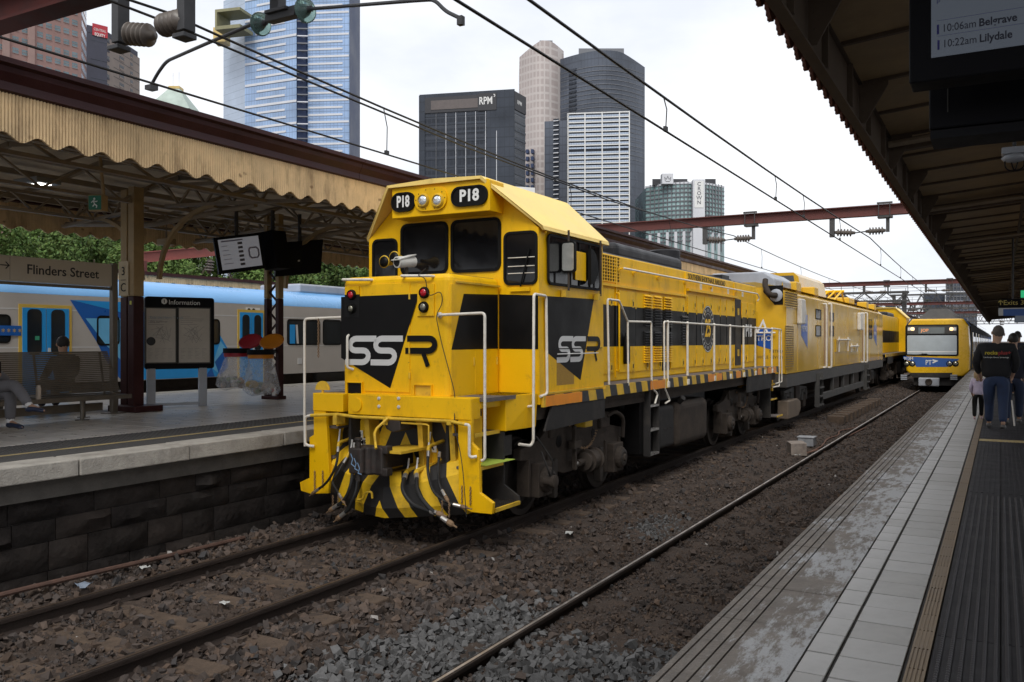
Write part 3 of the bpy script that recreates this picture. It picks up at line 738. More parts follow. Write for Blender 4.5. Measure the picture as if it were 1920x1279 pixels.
for k in range(0, 13):
    z = H_ - 8 - k * 3.0; mb = MB(); f.bx(mb, f.w * .06, f.w * .71, z, z + .8, .12); mb.build('floor_band', M_rpm, t)
    mb = MB(); g_.bx(mb, 0, g_.w, z, z + .7, .15); mb.build('floor_band', M_rpm, t)
for uu in (876, 893): 
    q = at(uu, 172, D=310); MB().tube([(q.x, q.y, zt - .5), (q.x, q.y, zt + 1.6), (q.x + .7, q.y, zt + 1.7)], .1, 5).build('mast', M_greyp, t)
# --- pair of tall curved towers
def curved(u0, u1, Dn, depth, bulge, n=14):
    a, b = gpt(u0, Dn), gpt(u1, Dn); fw = Vector((-_s, _c, 0)); out = []
    for i in range(n + 1):
        s_ = i / n; out.append(a.lerp(b, s_) - fw * bulge * math.sin(PI * s_))
    return out + [b + fw * depth, a + fw * depth]
t = thing('pale_tower', 'tall pale pinkish tower with a curved side and slanted top', 'skyscraper', (*gpt(1015, 385)[:2], -1.6))
ft = curved(974, 1057, 388, 30, 8); zt1 = zat(84, 385)
o = tower('cladding', '', ft, zt1, M_pinkt, parent=t)
for v_ in o.data.vertices:                                     # slanted top
    if v_.co.z > zt1 - 1: v_.co.z -= max(0, (1015 - u_of(v_.co))) * .115 + max(0, u_of(v_.co) - 1036) * .1
MB().prism([(q.x, q.y, zt1 - 4) for q in (gpt(1012, 386), gpt(1036, 386), gpt(1036, 400), gpt(1005, 400))], (0, 0, 6)).build('plant_room', M_greyp, t)
f = Wallf(gpt(984, 379.4), gpt(1003, 378.3)); 
for r_ in range(9):
    for c in range(2):
        mb = MB(); z = zat(290, 380) + 1.6 - r_ * 3.1; f.bx(mb, .6 + c * 2.2, 1.7 + c * 2.2, z, z + 1.7, .6, -2); mb.build('window', M_glass_navy, t)
t = thing('grey_tower', 'tall dark grey curved glass tower beside the pale one', 'skyscraper', (*gpt(1130, 380)[:2], -1.6))
ft = curved(1050, 1209, 386, 40, 12); zt2 = zat(104, 380)
o = tower('curtain_wall', '', ft, zt2, M_glass_grey, parent=t)
for v_ in o.data.vertices:
    if v_.co.z > zt2 - 1: v_.co.z -= max(0, u_of(v_.co) - 1165) * .08
MB().prism([(q.x, q.y, zt2 - 8) for q in (gpt(1085, 385), gpt(1170, 385), gpt(1166, 400), gpt(1088, 400))], (0, 0, 12.5)).build('plant_room', M_greyp, t)
for (u0, u1, v0, n) in ((1068, 1081, 123, 11), (1151, 1161, 122, 12)):
    f = Wallf(*[gpt(u_, 386.4 - 12 * math.sin(PI * (u_ - 1050) / 159)) for u_ in (u0, u1)])
    for r_ in range(n):
        mb = MB(); z = zat(v0 + r_ * 8.4, 372) + 1.6; f.bx(mb, 0, f.w, z, z + .95, .5, -2); mb.build('balcony', M_glass_dark, t)
mb = MB()
for r_ in range(21):
    z = zat(133 + r_ * 8.4, 380)
    ring_ = curved(1050, 1209, 385.9, 1, 12.15); mb.prism([(q.x, q.y, z) for q in ring_], (0, 0, .22))
mb.build('floor_lines', M_greyp, t)['kind'] = 'stuff'
# --- apartment slab with a white grid in front of them
A, B, C_, E_ = gpt(1021, 345), gpt(1059, 342), gpt(1065, 341), gpt(1180, 338)
t = thing('apartment_slab', 'apartment block with a white balcony grid in front of the dark curved tower', 'building', (*C_[:2], -1.6))
zt = zat(217, 340)
tower('wall', '', [A, E_, gpt(1176, 360), gpt(1028, 362)], zt - 1.2, M_glass_grey, parent=t)
f = Wallf(C_, E_); W_ = f.w; n = 25; H_ = zat(213, 340) + 1.6; fl = 8.55 * 340 / FPX
mb = MB(); f.bx(mb, .2, W_, 0, H_ - .6, .25); mb.build('glazing', M_glass_dark, t)
for k in range(n):
    z = H_ - k * fl; mb = MB(); f.bx(mb, -.1, W_ + .1, z - .42, z, .9, .26)
    if k != 8: mb.build('balcony_slab', M_white, t)
    mb = MB(); f.bx(mb, .3, W_ - .3, z - fl + .1, z - fl + .75, .8, .62)
    mb.build('balustrade', M_glass_pale, t)
for a in (0, .005, .28, .56, .84, 1):
    mb = MB(); f.bx(mb, a * W_ - .22, a * W_ + .22, 0, H_, 1.1); mb.build('column', M_white, t)
f = Wallf(A, B)
for r_ in range(20):
    mb = MB(); z = zat(224 + r_ * 8.6, 343) + 1.6; f.bx(mb, f.w * .44, f.w * .7, z - .9, z + .1, .1, -.6); bl = mb.build('balcony', M_glass_dark, t)
    mb = MB(); f.bx(mb, f.w * .44, f.w * .7, z - .9, z - .55, .3, .11); mb.build('rail', M_bandw, bl)
# --- round glass hotel with vertical sign
t = thing('hotel_tower', 'rounded green glass hotel tower with a vertical CROWN sign', 'building', (*gpt(1285, 330)[:2], -1.6))
ft = curved(1211, 1358, 340, 30, 9, 20); zt = zat(345, 335)
tower('curtain_wall', '', ft, zt - .8, M_glass_teal, parent=t)
for k in range(14):
    z = zat(347 + k * 8.2, 334); ring_ = curved(1210.6, 1358.4, 339.8, 1, 9.25, 20)
    mb = MB(); mb.prism([(q.x, q.y, z - .28) for q in ring_], (0, 0, .42 if k else .7)); mb.build('floor_band', M_greyp if k else M_bandw, t)
for i in range(1, 21):
    a, b = gpt(1211, 340), gpt(1358, 340); fw = Vector((-_s, _c, 0)); s_ = i / 21; q = a.lerp(b, s_) - fw * (9 * math.sin(PI * s_) + .3)
    MB().box(q.x - .16, q.x + .16, q.y - .16, q.y + .16, zat(470, 334), zt).build('mullion', M_greyp, t)
    if i % 2: MB().box(q.x - .55, q.x + .55, q.y - .25, q.y + .2, -1.6, zat(437, 334)).build('pier', M_bandw, t)
f = Wallf(gpt(1299, 328), gpt(1321, 328))
mb = MB(); f.bx(mb, 0, f.w, 0, zat(338, 328) + 1.6, .6, -1); sg = mb.build('sign_slab', M_bandw, t)
mb = MB(); f.bx(mb, .5, f.w - .5, zat(391, 328) + 1.6, zat(341, 328) + 1.6, .75, .601); mb.build('sign_panel', M_white, t)
for i, ch in enumerate('CROWN'): text('lettering', ch, f, f.w / 2, zat(344 + 8.6 * i + 3, 328) + 1.6, 2.0, M_greyp, sg, off=.8, align='CENTER', bold=.03)
f = Wallf(gpt(1241, 331), gpt(1262, 331))
mb = MB(); f.bx(mb, 0, f.w, zat(346, 331) + 1.6, zat(327, 331) + 1.6, .6, -3); sg = mb.build('crest_box', M_bandw, t)
mb = MB(); cz = zat(337, 331) + 1.6; cx = f.w / 2
stroke(mb, f, [(cx - .8, cz - 1.0), (cx + .8, cz - 1.0)], .25, .65); stroke(mb, f, [(cx - .9, cz - .8), (cx - 1.2, cz + .6), (cx - .5, cz - .2), (cx, cz + 1.0), (cx + .5, cz - .2), (cx + 1.2, cz + .6), (cx + .9, cz - .8)], .22, .65)
mb.build('crown_emblem', M_greyp, sg, fix=False)
for (u0, u1) in ((1223, 1243), (1262, 1289), (1322, 1342)):
    MB().prism([(q.x, q.y, zt - .5) for q in (gpt(u0, 336), gpt(u1, 336), gpt(u1, 350), gpt(u0, 350))], (0, 0, 2.4)).build('plant_room', M_darkp, t)
p = gpt(80, 130); t = thing('tan_building', 'pale tan building glimpsed between the trees above the name sign', 'building', (p.x, p.y, -1.6)); tower('wall', '', [gpt(70, 130), gpt(90, 132), gpt(92, 142), gpt(74, 142)], zat(425, 130), M_pinkt, parent=t)
# --- low white roofs between
t = thing('white_podium', 'low white rooftop blocks just above the locomotive cab', 'building', (*gpt(910, 190)[:2], -1.6))
for (u0, u1, v, D) in ((862, 928, 338, 190), (920, 965, 350, 180), (955, 1003, 350, 185)):
    MB().prism([(q.x, q.y, -1.6) for q in (gpt(u0, D), gpt(u1, D + 2), gpt(u1, D + 14), gpt(u0, D + 12))], (0, 0, zat(v, D) + 1.6)).build('block', M_white, t)
f = Wallf(gpt(925, 180), gpt(963, 181)); mb = MB(); f.bx(mb, .3, f.w - .3, zat(358, 180) + 1.6, zat(354, 180) + 1.6, .1); mb.build('window', M_glass_navy, t)
# --- glass office beyond the gantries
t = thing('glass_office', 'blue-grey glass office block half hidden behind the lattice gantries', 'building', (*gpt(1780, 330)[:2], -1.6))
for (u0, u1, v, D) in ((1731, 1772, 551, 340), (1773, 1832, 532, 330), (1660, 1680, 573, 380)):
    tower('curtain_wall', '', [gpt(u0, D), gpt(u1, D), gpt(u1, D + 25), gpt(u0, D + 25)], zat(v, D), M_glass_grey, parent=t)
f = Wallf(gpt(1773, 330), gpt(1832, 330))
for k in range(5):
    mb = MB(); z = zat(540 + k * 9, 330) + 1.6; f.bx(mb, 0, f.w, z, z + .35, .3); mb.build('floor_band', M_bandw if k % 2 else M_greyp, t)
for k in range(9):
    mb = MB(); f.bx(mb, f.w * k / 9, f.w * k / 9 + .2, 0, zat(533, 330) + 1.6, .32); mb.build('mullion', M_greyp, t)

# ================================================================= TREES
M_leaf = mat('leaf', (.08, .13, .03), rough=.7, var=.2, scale=2, attr='tint', spec=.2)
M_bark = mat('bark', (.11, .085, .065), rough=.95, var=.3, scale=3, bump=.6, bscale=12)
def tree(label, px, py, h, rad, n, seed, tone=(.075, .125, .03), z0=-1.6):
    g = np.random.default_rng(seed)
    t = thing('tree', label, 'tree', (px, py, z0), 'green trees beyond the far platform')
    mb = MB(); mb.tube([(px, py, z0), (px + .15, py, z0 + h * .25), (px, py + .1, z0 + h * .45)], .28, 8, .16)
    for k in range(6):
        a = k * 1.05 + seed; mb.tube([(px, py, z0 + h * (.3 + .03 * k)), (px + math.cos(a) * rad * .5, py + math.sin(a) * rad * .5, z0 + h * .6), (px + math.cos(a) * rad * .8, py + math.sin(a) * rad * .8, z0 + h * .78)], .13, 6, .03)
    mb.build('trunk', M_bark, t, smooth=True)
    nc = 80; cl = g.standard_normal((nc, 3)); cl /= np.linalg.norm(cl, axis=1, keepdims=True); cl *= (.45 + .55 * g.random((nc, 1)) ** .4); cl *= np.array([rad, rad, h * .36]); cr_ = rad * g.uniform(.10, .30, nc)
    wv = cr_ ** 2; ci = g.choice(nc, n, p=wv / wv.sum()); d = g.standard_normal((n, 3)); d /= np.linalg.norm(d, axis=1, keepdims=True)
    P = cl[ci] + d * (cr_[ci] * (.55 + .5 * g.random(n)))[:, None] + np.array([px, py, z0 + h * .62])
    nrm = d + .7 * g.standard_normal((n, 3)); nrm /= np.linalg.norm(nrm, axis=1, keepdims=True)
    uu = np.cross(nrm, g.standard_normal((n, 3))); uu /= np.linalg.norm(uu, axis=1, keepdims=True); vv = np.cross(nrm, uu)
    s = g.uniform(.07, .16, n)[:, None]
    V = np.stack([P - uu * s, P - vv * s * .55, P + uu * s + nrm * s * .2, P + vv * s * .55], 1).reshape(-1, 3)
    me = bpy.data.meshes.new('crown'); me.vertices.add(4 * n); me.vertices.foreach_set('co', V.reshape(-1)); me.loops.add(4 * n); me.loops.foreach_set('vertex_index', np.arange(4 * n, dtype=np.int32))
    me.polygons.add(n); me.polygons.foreach_set('loop_start', np.arange(0, 4 * n, 4, dtype=np.int32)); me.polygons.foreach_set('loop_total', np.full(n, 4, dtype=np.int32)); me.polygons.foreach_set('use_smooth', np.zeros(n, dtype=bool)); me.update(calc_edges=True)
    tc_ = np.array(tone) * (.55 + .9 * g.random((n, 1))) + np.array([.03, .02, 0]) * g.random((n, 1)); tc_ = np.concatenate([tc_ * (.75 + .5 * g.random(nc))[ci][:, None], np.ones((n, 1))], 1)
    at_ = me.attributes.new('tint', 'FLOAT_COLOR', 'POINT'); at_.data.foreach_set('color', np.repeat(tc_[:, None, :], 4, 1).reshape(-1).astype(np.float32))
    me.materials.append(M_leaf); o = bpy.data.objects.new('crown', me); COL.objects.link(o); adopt(o, t); o['kind'] = 'stuff'
    return t
for i, (u, D, h, rad, lab) in enumerate(((-30, 52, 10.5, 4.2, 'leafy green tree above the left end of the station name sign'), (75, 58, 11, 4.2, 'leafy green tree above the words of the station name sign'), (175, 50, 9.6, 3.8, 'leafy tree between the name sign and the lettered column'), (300, 55, 10.2, 4, 'green tree behind the red beam right of the lettered column'),
                                         (405, 60, 10.5, 4.2, 'green tree behind the lit white screen'), (505, 56, 9.8, 3.8, 'green tree between the two hanging screens'), (600, 54, 8.8, 3.6, 'green tree beside the black screen back and the locomotive nose'), (690, 62, 9.4, 3.8, 'green tree hidden behind the locomotive cab'))):
    p = gpt(u, D); tree(lab, p.x, p.y, h, rad, 24000, 11 + i, tone=(.085, .15, .04) if i % 2 else (.06, .11, .03))
p = gpt(1625, 230); tree('small dark tree clump far away above the mustard rail car', p.x, p.y, zat(552, 230) + 1.9, 5.5, 4000, 31, tone=(.05, .085, .025))
p = gpt(1727, 250); tree('narrow dark tree far away above the suburban train', p.x, p.y, zat(556, 250) + 1.9, 3.5, 2500, 33, tone=(.04, .06, .02))
# ================================================================= CANOPIES
M_maroon = mat('maroon_paint', (.040, .012, .013), spec=.2, rough=.45, var=.25, scale=3, bump=.1, dirt=.4, dcol=(.04, .02, .02), dscale=3)
M_red = mat('gantry_red', (.11, .030, .024), rough=.7, var=.3, scale=4, bump=.2, dirt=.6, dcol=(.06, .03, .025), dscale=4)
M_cream = mat('cream_boards', (.69, .50, .275), rough=.7, var=.18, scale=2.5, dirt=.8, dcol=(.17, .095, .04), dscale=5.5, streak=.75)
M_creamc = mat('cream_paint', (.36, .255, .125), rough=.6, var=.15, scale=3, dirt=.35, dcol=(.16, .1, .05), dscale=4)
M_soffit = mat('soffit_boards', (.60, .51, .39), rough=.8, var=.15, scale=1.4, dirt=.35, dcol=(.15, .11, .07), dscale=2)
M_truss = mat('truss_paint', (.27, .215, .15), rough=.7, var=.2, scale=3, dirt=.4, dcol=(.1, .07, .045))
M_iron = mat('roof_iron', (.30, .30, .29), rough=.6, metal=.3, var=.2, scale=2)
M_black = mat('black_plastic', (.006, .006, .008), rough=.6, var=.2, scale=4, spec=.12)
M_lampon = mat('lamp_lit', (.8, .8, .78), rough=.4, var=0, emit=((1, .96, .88), 6.0))
def _():
    n, l, b = nodes_of(M_cream); t_ = n.new('ShaderNodeTexCoord'); m_ = n.new('ShaderNodeMapping'); m_.inputs['Scale'].default_value = (0, 3.1, 4.6); v_ = n.new('ShaderNodeTexVoronoi'); v_.inputs['Scale'].default_value = 1.0
    l.new(t_.outputs['Object'], m_.inputs[0]); l.new(m_.outputs[0], v_.inputs['Vector'])
    q = n.new('ShaderNodeTexNoise'); q.inputs['Scale'].default_value = 26; l.new(t_.outputs['Object'], q.inputs['Vector'])
    d = math_node(n, l, 'MULTIPLY_ADD', q.outputs['Fac'], .22, v_.outputs['Distance']); r = n.new('ShaderNodeMapRange'); r.inputs[1].default_value = .16; r.inputs[2].default_value = .24; r.inputs[3].default_value = .75; r.inputs[4].default_value = 0; l.new(d, r.inputs[0]); mix_in(M_cream, r.outputs[0], (.17, .085, .035))
_()
def valance(x, y0, y1, ztop, zbot, per, amp, face, pitch=.034, name='valance_boards', parent=None, m=None, lod=40):
    """beaded timber boards with a scalloped lower edge"""
    mb = MB(); y = y0; th = .022
    while y < y1:
        p = pitch if y < lod else pitch * 3
        a, b, c = y + .002, y + p * .5, y + p - .002
        z = [zbot + amp * (.5 + .5 * math.cos(2 * PI * q / per)) for q in (a, b, c)]
        xo = x + face * .010
        V = [(x, a, z[0]), (xo, b, z[1]), (x, c, z[2]), (x, c, ztop), (xo, b, ztop), (x, a, ztop), (x - face * th, a, z[0]), (x - face * th, c, z[2]), (x - face * th, c, ztop), (x - face * th, a, ztop)]
        mb.add(V, [(0, 1, 4, 5), (1, 2, 3, 4), (6, 9, 8, 7), (0, 6, 7, 2, 1), (0, 5, 9, 6), (2, 7, 8, 3)])
        y += p
    o = mb.build(name, m or M_cream, parent, fix=False); o['kind'] = 'stuff'; return o

# ---- island platform canopy on the left
t = thing('platform_canopy', 'long cream station canopy with scalloped boards and a dark maroon gutter over the left platform', 'canopy', (-12.6, 10, PLZ))
GX, GT, GB = -8.02, 4.13, 3.83
def gut(x, s): return [(x, GT), (x - s * .0, GT - .05), (x - s * .05, GT - .07), (x - s * .06, GT - .12), (x - s * .11, GT - .2), (x - s * .10, GB + .02), (x - s * .14, GB), (x - s * .3, GB), (x - s * .3, GT - .02), (x - s * .03, GT - .02)]
for yy in range(-8, 110, 6):
    mb = MB(); mb.prism([(a, yy + .004, b) for a, b in gut(GX, 1)], (0, 5.992, 0)); mb.build('gutter', M_maroon, t)
    mb = MB(); mb.prism([(a, yy + .004, b) for a, b in [(x_, z_ + .12) for x_, z_ in gut(-15.38, -1)]], (0, 5.992, 0)); mb.build('gutter', M_maroon, t)
valance(-8.16, 2.6, 90, GB + .01, 3.39, .345, .075, 1, parent=t)
valance(-15.24, 2.0, 60, 4.0, 3.47, .345, .07, -1, parent=t, pitch=.06)
mb = MB()
mb.hexa([(-8.3, -8, 4.02), (-8.3, 110, 4.02), (-12.5, 110, 4.42), (-12.5, -8, 4.42), (-8.3, -8, 4.06), (-8.3, 110, 4.06), (-12.5, 110, 4.46), (-12.5, -8, 4.46)])
mb.hexa([(-12.5, -8, 4.42), (-12.5, 110, 4.42), (-15.2, 110, 4.02), (-15.2, -8, 4.02), (-12.5, -8, 4.46), (-12.5, 110, 4.46), (-15.2, 110, 4.06), (-15.2, -8, 4.06)])
mb.build('roof', M_iron, t)
def zc(x): return 4.02 + .4 * max(0, 1 - abs(x + 12.5) / (4.2 if x > -12.5 else 2.7))
# soffit boards: wide lining sheets between rafters
for y in np.arange(1.5, 60, 1.5):
    for (xa, xb) in ((-8.32, -12.48), (-12.52, -15.18)):
        if y > 26 and xb < -13: continue
        mb = MB(); mb.hexa([(xa, y + .01, zc(xa) - .03), (xa, y + 1.49, zc(xa) - .03), (xb, y + 1.49, zc(xb) - .03), (xb, y + .01, zc(xb) - .03), (xa, y + .01, zc(xa) - .015), (xa, y + 1.49, zc(xa) - .015), (xb, y + 1.49, zc(xb) - .015), (xb, y + .01, zc(xb) - .015)])
        mb.build('soffit_panel', M_soffit, t)
        mb = MB(); mb.beam((xa, y, zc(xa) - .07), (xb, y, zc(xb) - .07), .06, .08); mb.build('rafter', M_truss, t)
for x in (-9.3, -11.2, -13.4, -14.6):
    MB().beam((x, 1, zc(x) - .15), (x, 70, zc(x) - .15), .07, .09).build('purlin', M_truss, t)
def lattice(p, q, depth, n, w=.05, name='lattice_girder'):
    p, q = vec(p), vec(q); mb = MB(); dz = Vector((0, 0, -depth))
    mb.beam(p, q, w * 1.8, w); mb.beam(p + dz, q + dz, w * 1.8, w)
    for i in range(n):
        a, b, c = p.lerp(q, i / n), p.lerp(q, (i + .5) / n), p.lerp(q, (i + 1) / n)
        mb.beam(a, b + dz, w * .8, w * .6); mb.beam(b + dz, c, w * .8, w * .6)
    return mb.build(name, M_truss, t)
ycols = [3.2, 10.05, 13.05, 19.5, 26, 32.5, 39]
for i, (ya, yb) in enumerate(zip([0.0] + ycols, ycols)):
    lattice((-10.0, ya, 3.98), (-10.0, yb, 3.98), .3, max(2, int((yb - ya) / 1.3)))
    lattice((-12.55, ya, 4.2), (-12.55, yb, 4.2), .4, max(2, int((yb - ya) / 1.3)))
    lattice((-14.2, ya, 3.98), (-14.2, yb, 3.98), .3, max(3, int((yb - ya) / .7)))
    MB().beam((-9.2, ya, 3.72), (-9.2, yb, 3.72), .11, .1).build('longitudinal_beam', M_truss, t)
for y in ycols:
    lattice((-8.6, y, 3.95), (-12.3, y, 4.12), .34, 6); lattice((-12.8, y, 4.12), (-15.1, y, 3.95), .34, 4)
    for sx in (-1, 1):
        mb = MB(); pts = [Vector((-12.7 + sx * (.22 + 1.35 * (1 - math.cos(a))), y, 2.55 + 1.15 * math.sin(a))) for a in np.linspace(0, PI / 2, 9)]
        for a, b in zip(pts[:-1], pts[1:]): mb.beam(a, b, .06, .07, up=(0, 1, 0))
        mb.build('curved_bracket', M_creamc, t)
        MB().tube([(-12.7, y + .06, 3.5), (-12.7 + sx * 2.4, y + .06, 3.66)], .045, 8).build('conduit', M_truss, t)
# columns: paired plates (the lettered one is boxed and wider), maroon below, cream above
def column(p0, wide):
    x, y = p0; c = []
    if wide:
        for k, (dx0, dx1, dy0, dy1) in enumerate(((-.36, -.2, .0, .13), (.02, .165, -.14, .06))):
            mb = MB(); mb.box(x + dx0, x + dx1, y + dy0, y + dy1, PLZ + .0, 2.24); mb.build('column_base', M_maroon, t, bevel=.01)
            mb = MB(); mb.box(x + dx0, x + dx1, y + dy0 + .003, y + dy1, 2.244, 4.05); mb.build('column', M_creamc, t, bevel=.01)
        MB().box(x - .36, x + .34, y - .24, y + .3, PLZ, PLZ + .1).build('foot_plate', M_maroon, t, bevel=.008)
        o = MB().box(x - .19, x + .05, y - .158, y - .145, 2.25, 2.82).build('number_plate', mat('plate_cream', (.5, .4, .25), rough=.6), t)
        fr = Fr((x - .07, y - .159, 2.5), X_, Z_)
        text('lettering', '3', fr, 0, .15, .2, M_black, o, align='CENTER'); text('lettering', 'C', fr, 0, -.12, .2, M_black, o, align='CENTER')
        MB().box(x - .13, x - .01, y - .163, y - .158, 2.505, 2.515).build('divider', M_black, o)
        MB().box(x + .07, x + .115, y - .146, y - .141, 2.1, 2.16).build('sticker', mat('yellow_sticker', (.6, .6, .1), rough=.6), t)
    else:
        for dx in (-.2, .11):
            for z0, z1, m, nm in ((PLZ, 2.35, M_maroon, 'column_base'), (2.354, 4.05, M_creamc, 'column')):
                MB().box(x + dx - .045, x + dx + .045, y - .07, y + .07, z0, z1).build(nm, m, t, bevel=.008)
        mb = MB()
        for k in range(9): mb.beam((x - .155, y, PLZ + .15 + k * .4), (x + .065, y, PLZ + .35 + k * .4), .02, .05, up=(0, 1, 0)); mb.beam((x + .065, y, PLZ + .35 + k * .4), (x - .155, y, PLZ + .55 + k * .4), .02, .05, up=(0, 1, 0))
        mb.build('lacing', M_maroon, t)
        MB().box(x - .27, x + .18, y - .12, y + .12, PLZ, PLZ + .07).build('foot_plate', M_maroon, t, bevel=.008)
        MB().prism([(x + .235, y, PLZ + .09), (x + .235, y + .02, PLZ + .09), (x + .235, y + .02, PLZ + .1)], (.001, 0, 0))
pc = at(252, 772, z=PLZ); column((pc.x, pc.y), True)
for y in ycols:
    if abs(y - 10.05) > .5: column((-12.75, y), False)
# lights
for (u, v) in ((70, 345), (-40, 395)):
    p = at(u, v, z=3.93); L = thing('ceiling_light', 'lit square ceiling lamp under the left canopy' if u > 0 else 'square ceiling lamp at the left end under the canopy', 'ceiling light', p)
    MB().box(p.x - .3, p.x + .3, p.y - .2, p.y + .2, p.z - .02, p.z + .06).build('housing', M_iron, L, bevel=.01)
    MB().box(p.x - .2, p.x + .2, p.y - .1, p.y + .1, p.z - .03, p.z - .021).build('diffuser', M_lampon, L)

# ---- further canopy on the next platform
t2 = thing('far_canopy', 'distant cream canopy with a dark red roof edge above the blue and grey train', 'canopy', (-23.5, 14, .3))
mb = MB(); mb.box(-27, -21.5, -6, 62, 3.43, 3.47); mb.build('roof', M_maroon, t2)
for k in range(3): MB().box(-21.6 + k * .16, -21.48 + k * .16, -6, 62, 3.40 + .04 * (2 - k) - .02, 3.425 + .04 * (2 - k)).build('gutter', M_maroon, t2)
valance(-21.25, -4, 60, 3.42, 3.13, .55, .08, 1, parent=t2, pitch=.07)
for y in range(0, 60, 8):
    MB().box(-24.1, -23.9, y - .1, y + .1, .2, 3.40).build('column', M_maroon, t2)
for y in np.arange(2, 40, 2.6):
    mb = MB(); pts = [Vector((-23.6 + .2 + 1.7 * (1 - math.cos(a)), y, 2.4 + .9 * math.sin(a))) for a in np.linspace(0, PI / 2, 7)]
    for a, b in zip(pts[:-1], pts[1:]): mb.beam(a, b, .06, .08, up=(0, 1, 0))
    mb.build('curved_bracket', M_truss, t2)
mb = MB(); mb.box(-26, -19.8, -20, 160, -1.6, .26); o = mb.build('station_platform', M_conc_dark); tag(o, kind='structure')

# ---- right canopy
t = thing('platform_canopy', 'dark timber-lined canopy hanging over the right platform with a jagged valance edge', 'canopy', (2.2, 10, 0))
M_soffr = mat('soffit_ochre', (.36, .26, .14), rough=.7, var=.2, scale=1.2, dirt=.55, dcol=(.2, .13, .07), dscale=1.5)
M_rafr = mat('rafter_brown', (.13, .10, .075), spec=.2, rough=.7, var=.2, scale=3, dirt=.4, dcol=(.08, .06, .045))
M_valr = mat('valance_redbrown', (.20, .085, .06), rough=.8, var=.25, scale=5, dirt=.4, dcol=(.06, .03, .025))
valance(-1.42, 2, 120, 4.25, 3.74, .32, .085, -1, parent=t, m=M_valr, pitch=.04, lod=30)
def zr(x): return 4.0 + .085 * (x + 1.21)
for yy in range(-6, 126, 12):
    mb = MB(); ibeam(mb, (-1.21, yy, 3.785), (-1.21, yy + 11.995, 3.785), .085, .43, .02); mb.build('edge_girder', M_rafr, t)
mb = MB(); mb.hexa([(-1.5, -6, 4.15), (9, -6, 5.0), (9, 126, 5.0), (-1.5, 126, 4.15), (-1.5, -6, 4.2), (9, -6, 5.05), (9, 126, 5.05), (-1.5, 126, 4.2)]); mb.build('roof', M_iron, t)
yr = [at(u, v, z=3.93).y for u, v in ((1560, 78), (1605, 158), (1662, 256))]
step = 1.27; y0 = 6.45 - 4 * step
k = 0
ys = [y0 + i * step for i in range(92)]
for iy, y in enumerate(ys):
    for (xa, xb) in ((-1.19, 1.2), (1.22, 4), (4.02, 8.8)):
        mb = MB(); g = .008
        mb.hexa([(xa, y + g, zr(xa) - .012), (xb, y + g, zr(xb) - .012), (xb, y + step - g, zr(xb) - .012), (xa, y + step - g, zr(xa) - .012), (xa, y + g, zr(xa)), (xb, y + g, zr(xb)), (xb, y + step - g, zr(xb)), (xa, y + step - g, zr(xa))])
        mb.build('soffit_panel', M_soffr, t)
    mb = MB(); mb.beam((-1.16, y, zr(-1.16) - .025), (8.8, y, zr(8.8) - .025), .05, .035); mb.build('rafter', M_rafr, t)
    MB().beam((-1.18, y + .6, 3.6), (-1.18, y + .6, 3.98), .03, .05).build('web_stiffener', M_rafr, t)
    if iy % 2: continue
    yb = y - .03
    mb = MB(); mb.prism([(-1.19, yb, 3.59), (-1.19, yb, zr(-1.19) - .045), (-.93, yb, zr(-.93) - .035), (-.93, yb, zr(-.93) - .09), (-1.13, yb, 3.59)], (0, .02, 0)); br = mb.build('gusset_bracket', M_rafr, t)
    for (a, b) in ((-1.15, 3.7), (-1.15, 3.82), (-1.15, 3.94), (-1.06, 3.95), (-.97, 3.955)):
        if yb < 24: MB().ball((a, yb - .002, b), .010, n=6, m=4).build('rivet', M_rafr, br)
for i, y in enumerate([11.6, 17.6, 23.6, 29.6, 35.6, 41.6, 50, 60, 70]):
    mb = MB(); mb.beam((-1.17, y, 3.87), (8.5, y, zr(8.5) - .12), .12, .14); mb.build('cross_beam', M_rafr, t)
    mb = MB(); mb.tube([(-1.17, y - .3, 3.84), (8.5, y - .3, zr(8.5) - .16)], .04, 8); mb.build('conduit', M_truss, t, smooth=True)
    MB().box(2.1, 2.4, y - .12, y + .12, 0, zr(2.1) - .1).build('column', M_maroon, t, bevel=.01)
for x in (.35, 1.9, 3.6):
    MB().beam((x, -4, zr(x) - .12), (x, 120, zr(x) - .12), .05, .07).build('purlin', M_rafr, t)
    for y in np.arange(12, 70, 2.9):
        MB().beam((x, y, zr(x) - .14), (x + .9, y + .02, zr(x) - .42), .035, .045).build('strut', M_rafr, t)

# ================================================================= OVERHEAD GANTRIES AND WIRES
M_steel = mat('galvanised', (.075, .072, .07), rough=.55, metal=.5, var=.2, scale=5)
M_steeld = mat('dark_steel', (.055, .055, .058), rough=.6, metal=.4, var=.3, scale=6)
M_porc = mat('insulator_brown', (.12, .10, .085), rough=.4, var=.25, scale=7, dirt=.3, dcol=(.2, .19, .17))
M_gls = mat('insulator_glass', (.33, .50, .46), rough=.08, var=.1, scale=9); nodes_of(M_gls)[2].inputs['Transmission Weight'].default_value = .75; nodes_of(M_gls)[2].inputs['IOR'].default_value = 1.3
M_wire = mat('copper_wire', (.03, .028, .027), rough=.6, metal=.4, var=.2, scale=20)
def insulator(parent, a, b, r=.085, n=5, m=None, name='insulator'):
    a, b = vec(a), vec(b); L = (b - a).length; prof = [(r * .35, 0)]
    for k in range(n):
        h = L * (.12 + .76 * k / n); d = L * .76 / n
        prof += [(r * .5, h), (r, h + d * .25), (r * .96, h + d * .5), (r * .5, h + d * .6)]
    prof += [(r * .35, L)]
    return MB().lathe(a, b - a, prof, 18).build(name, m or M_porc, parent, smooth='full')
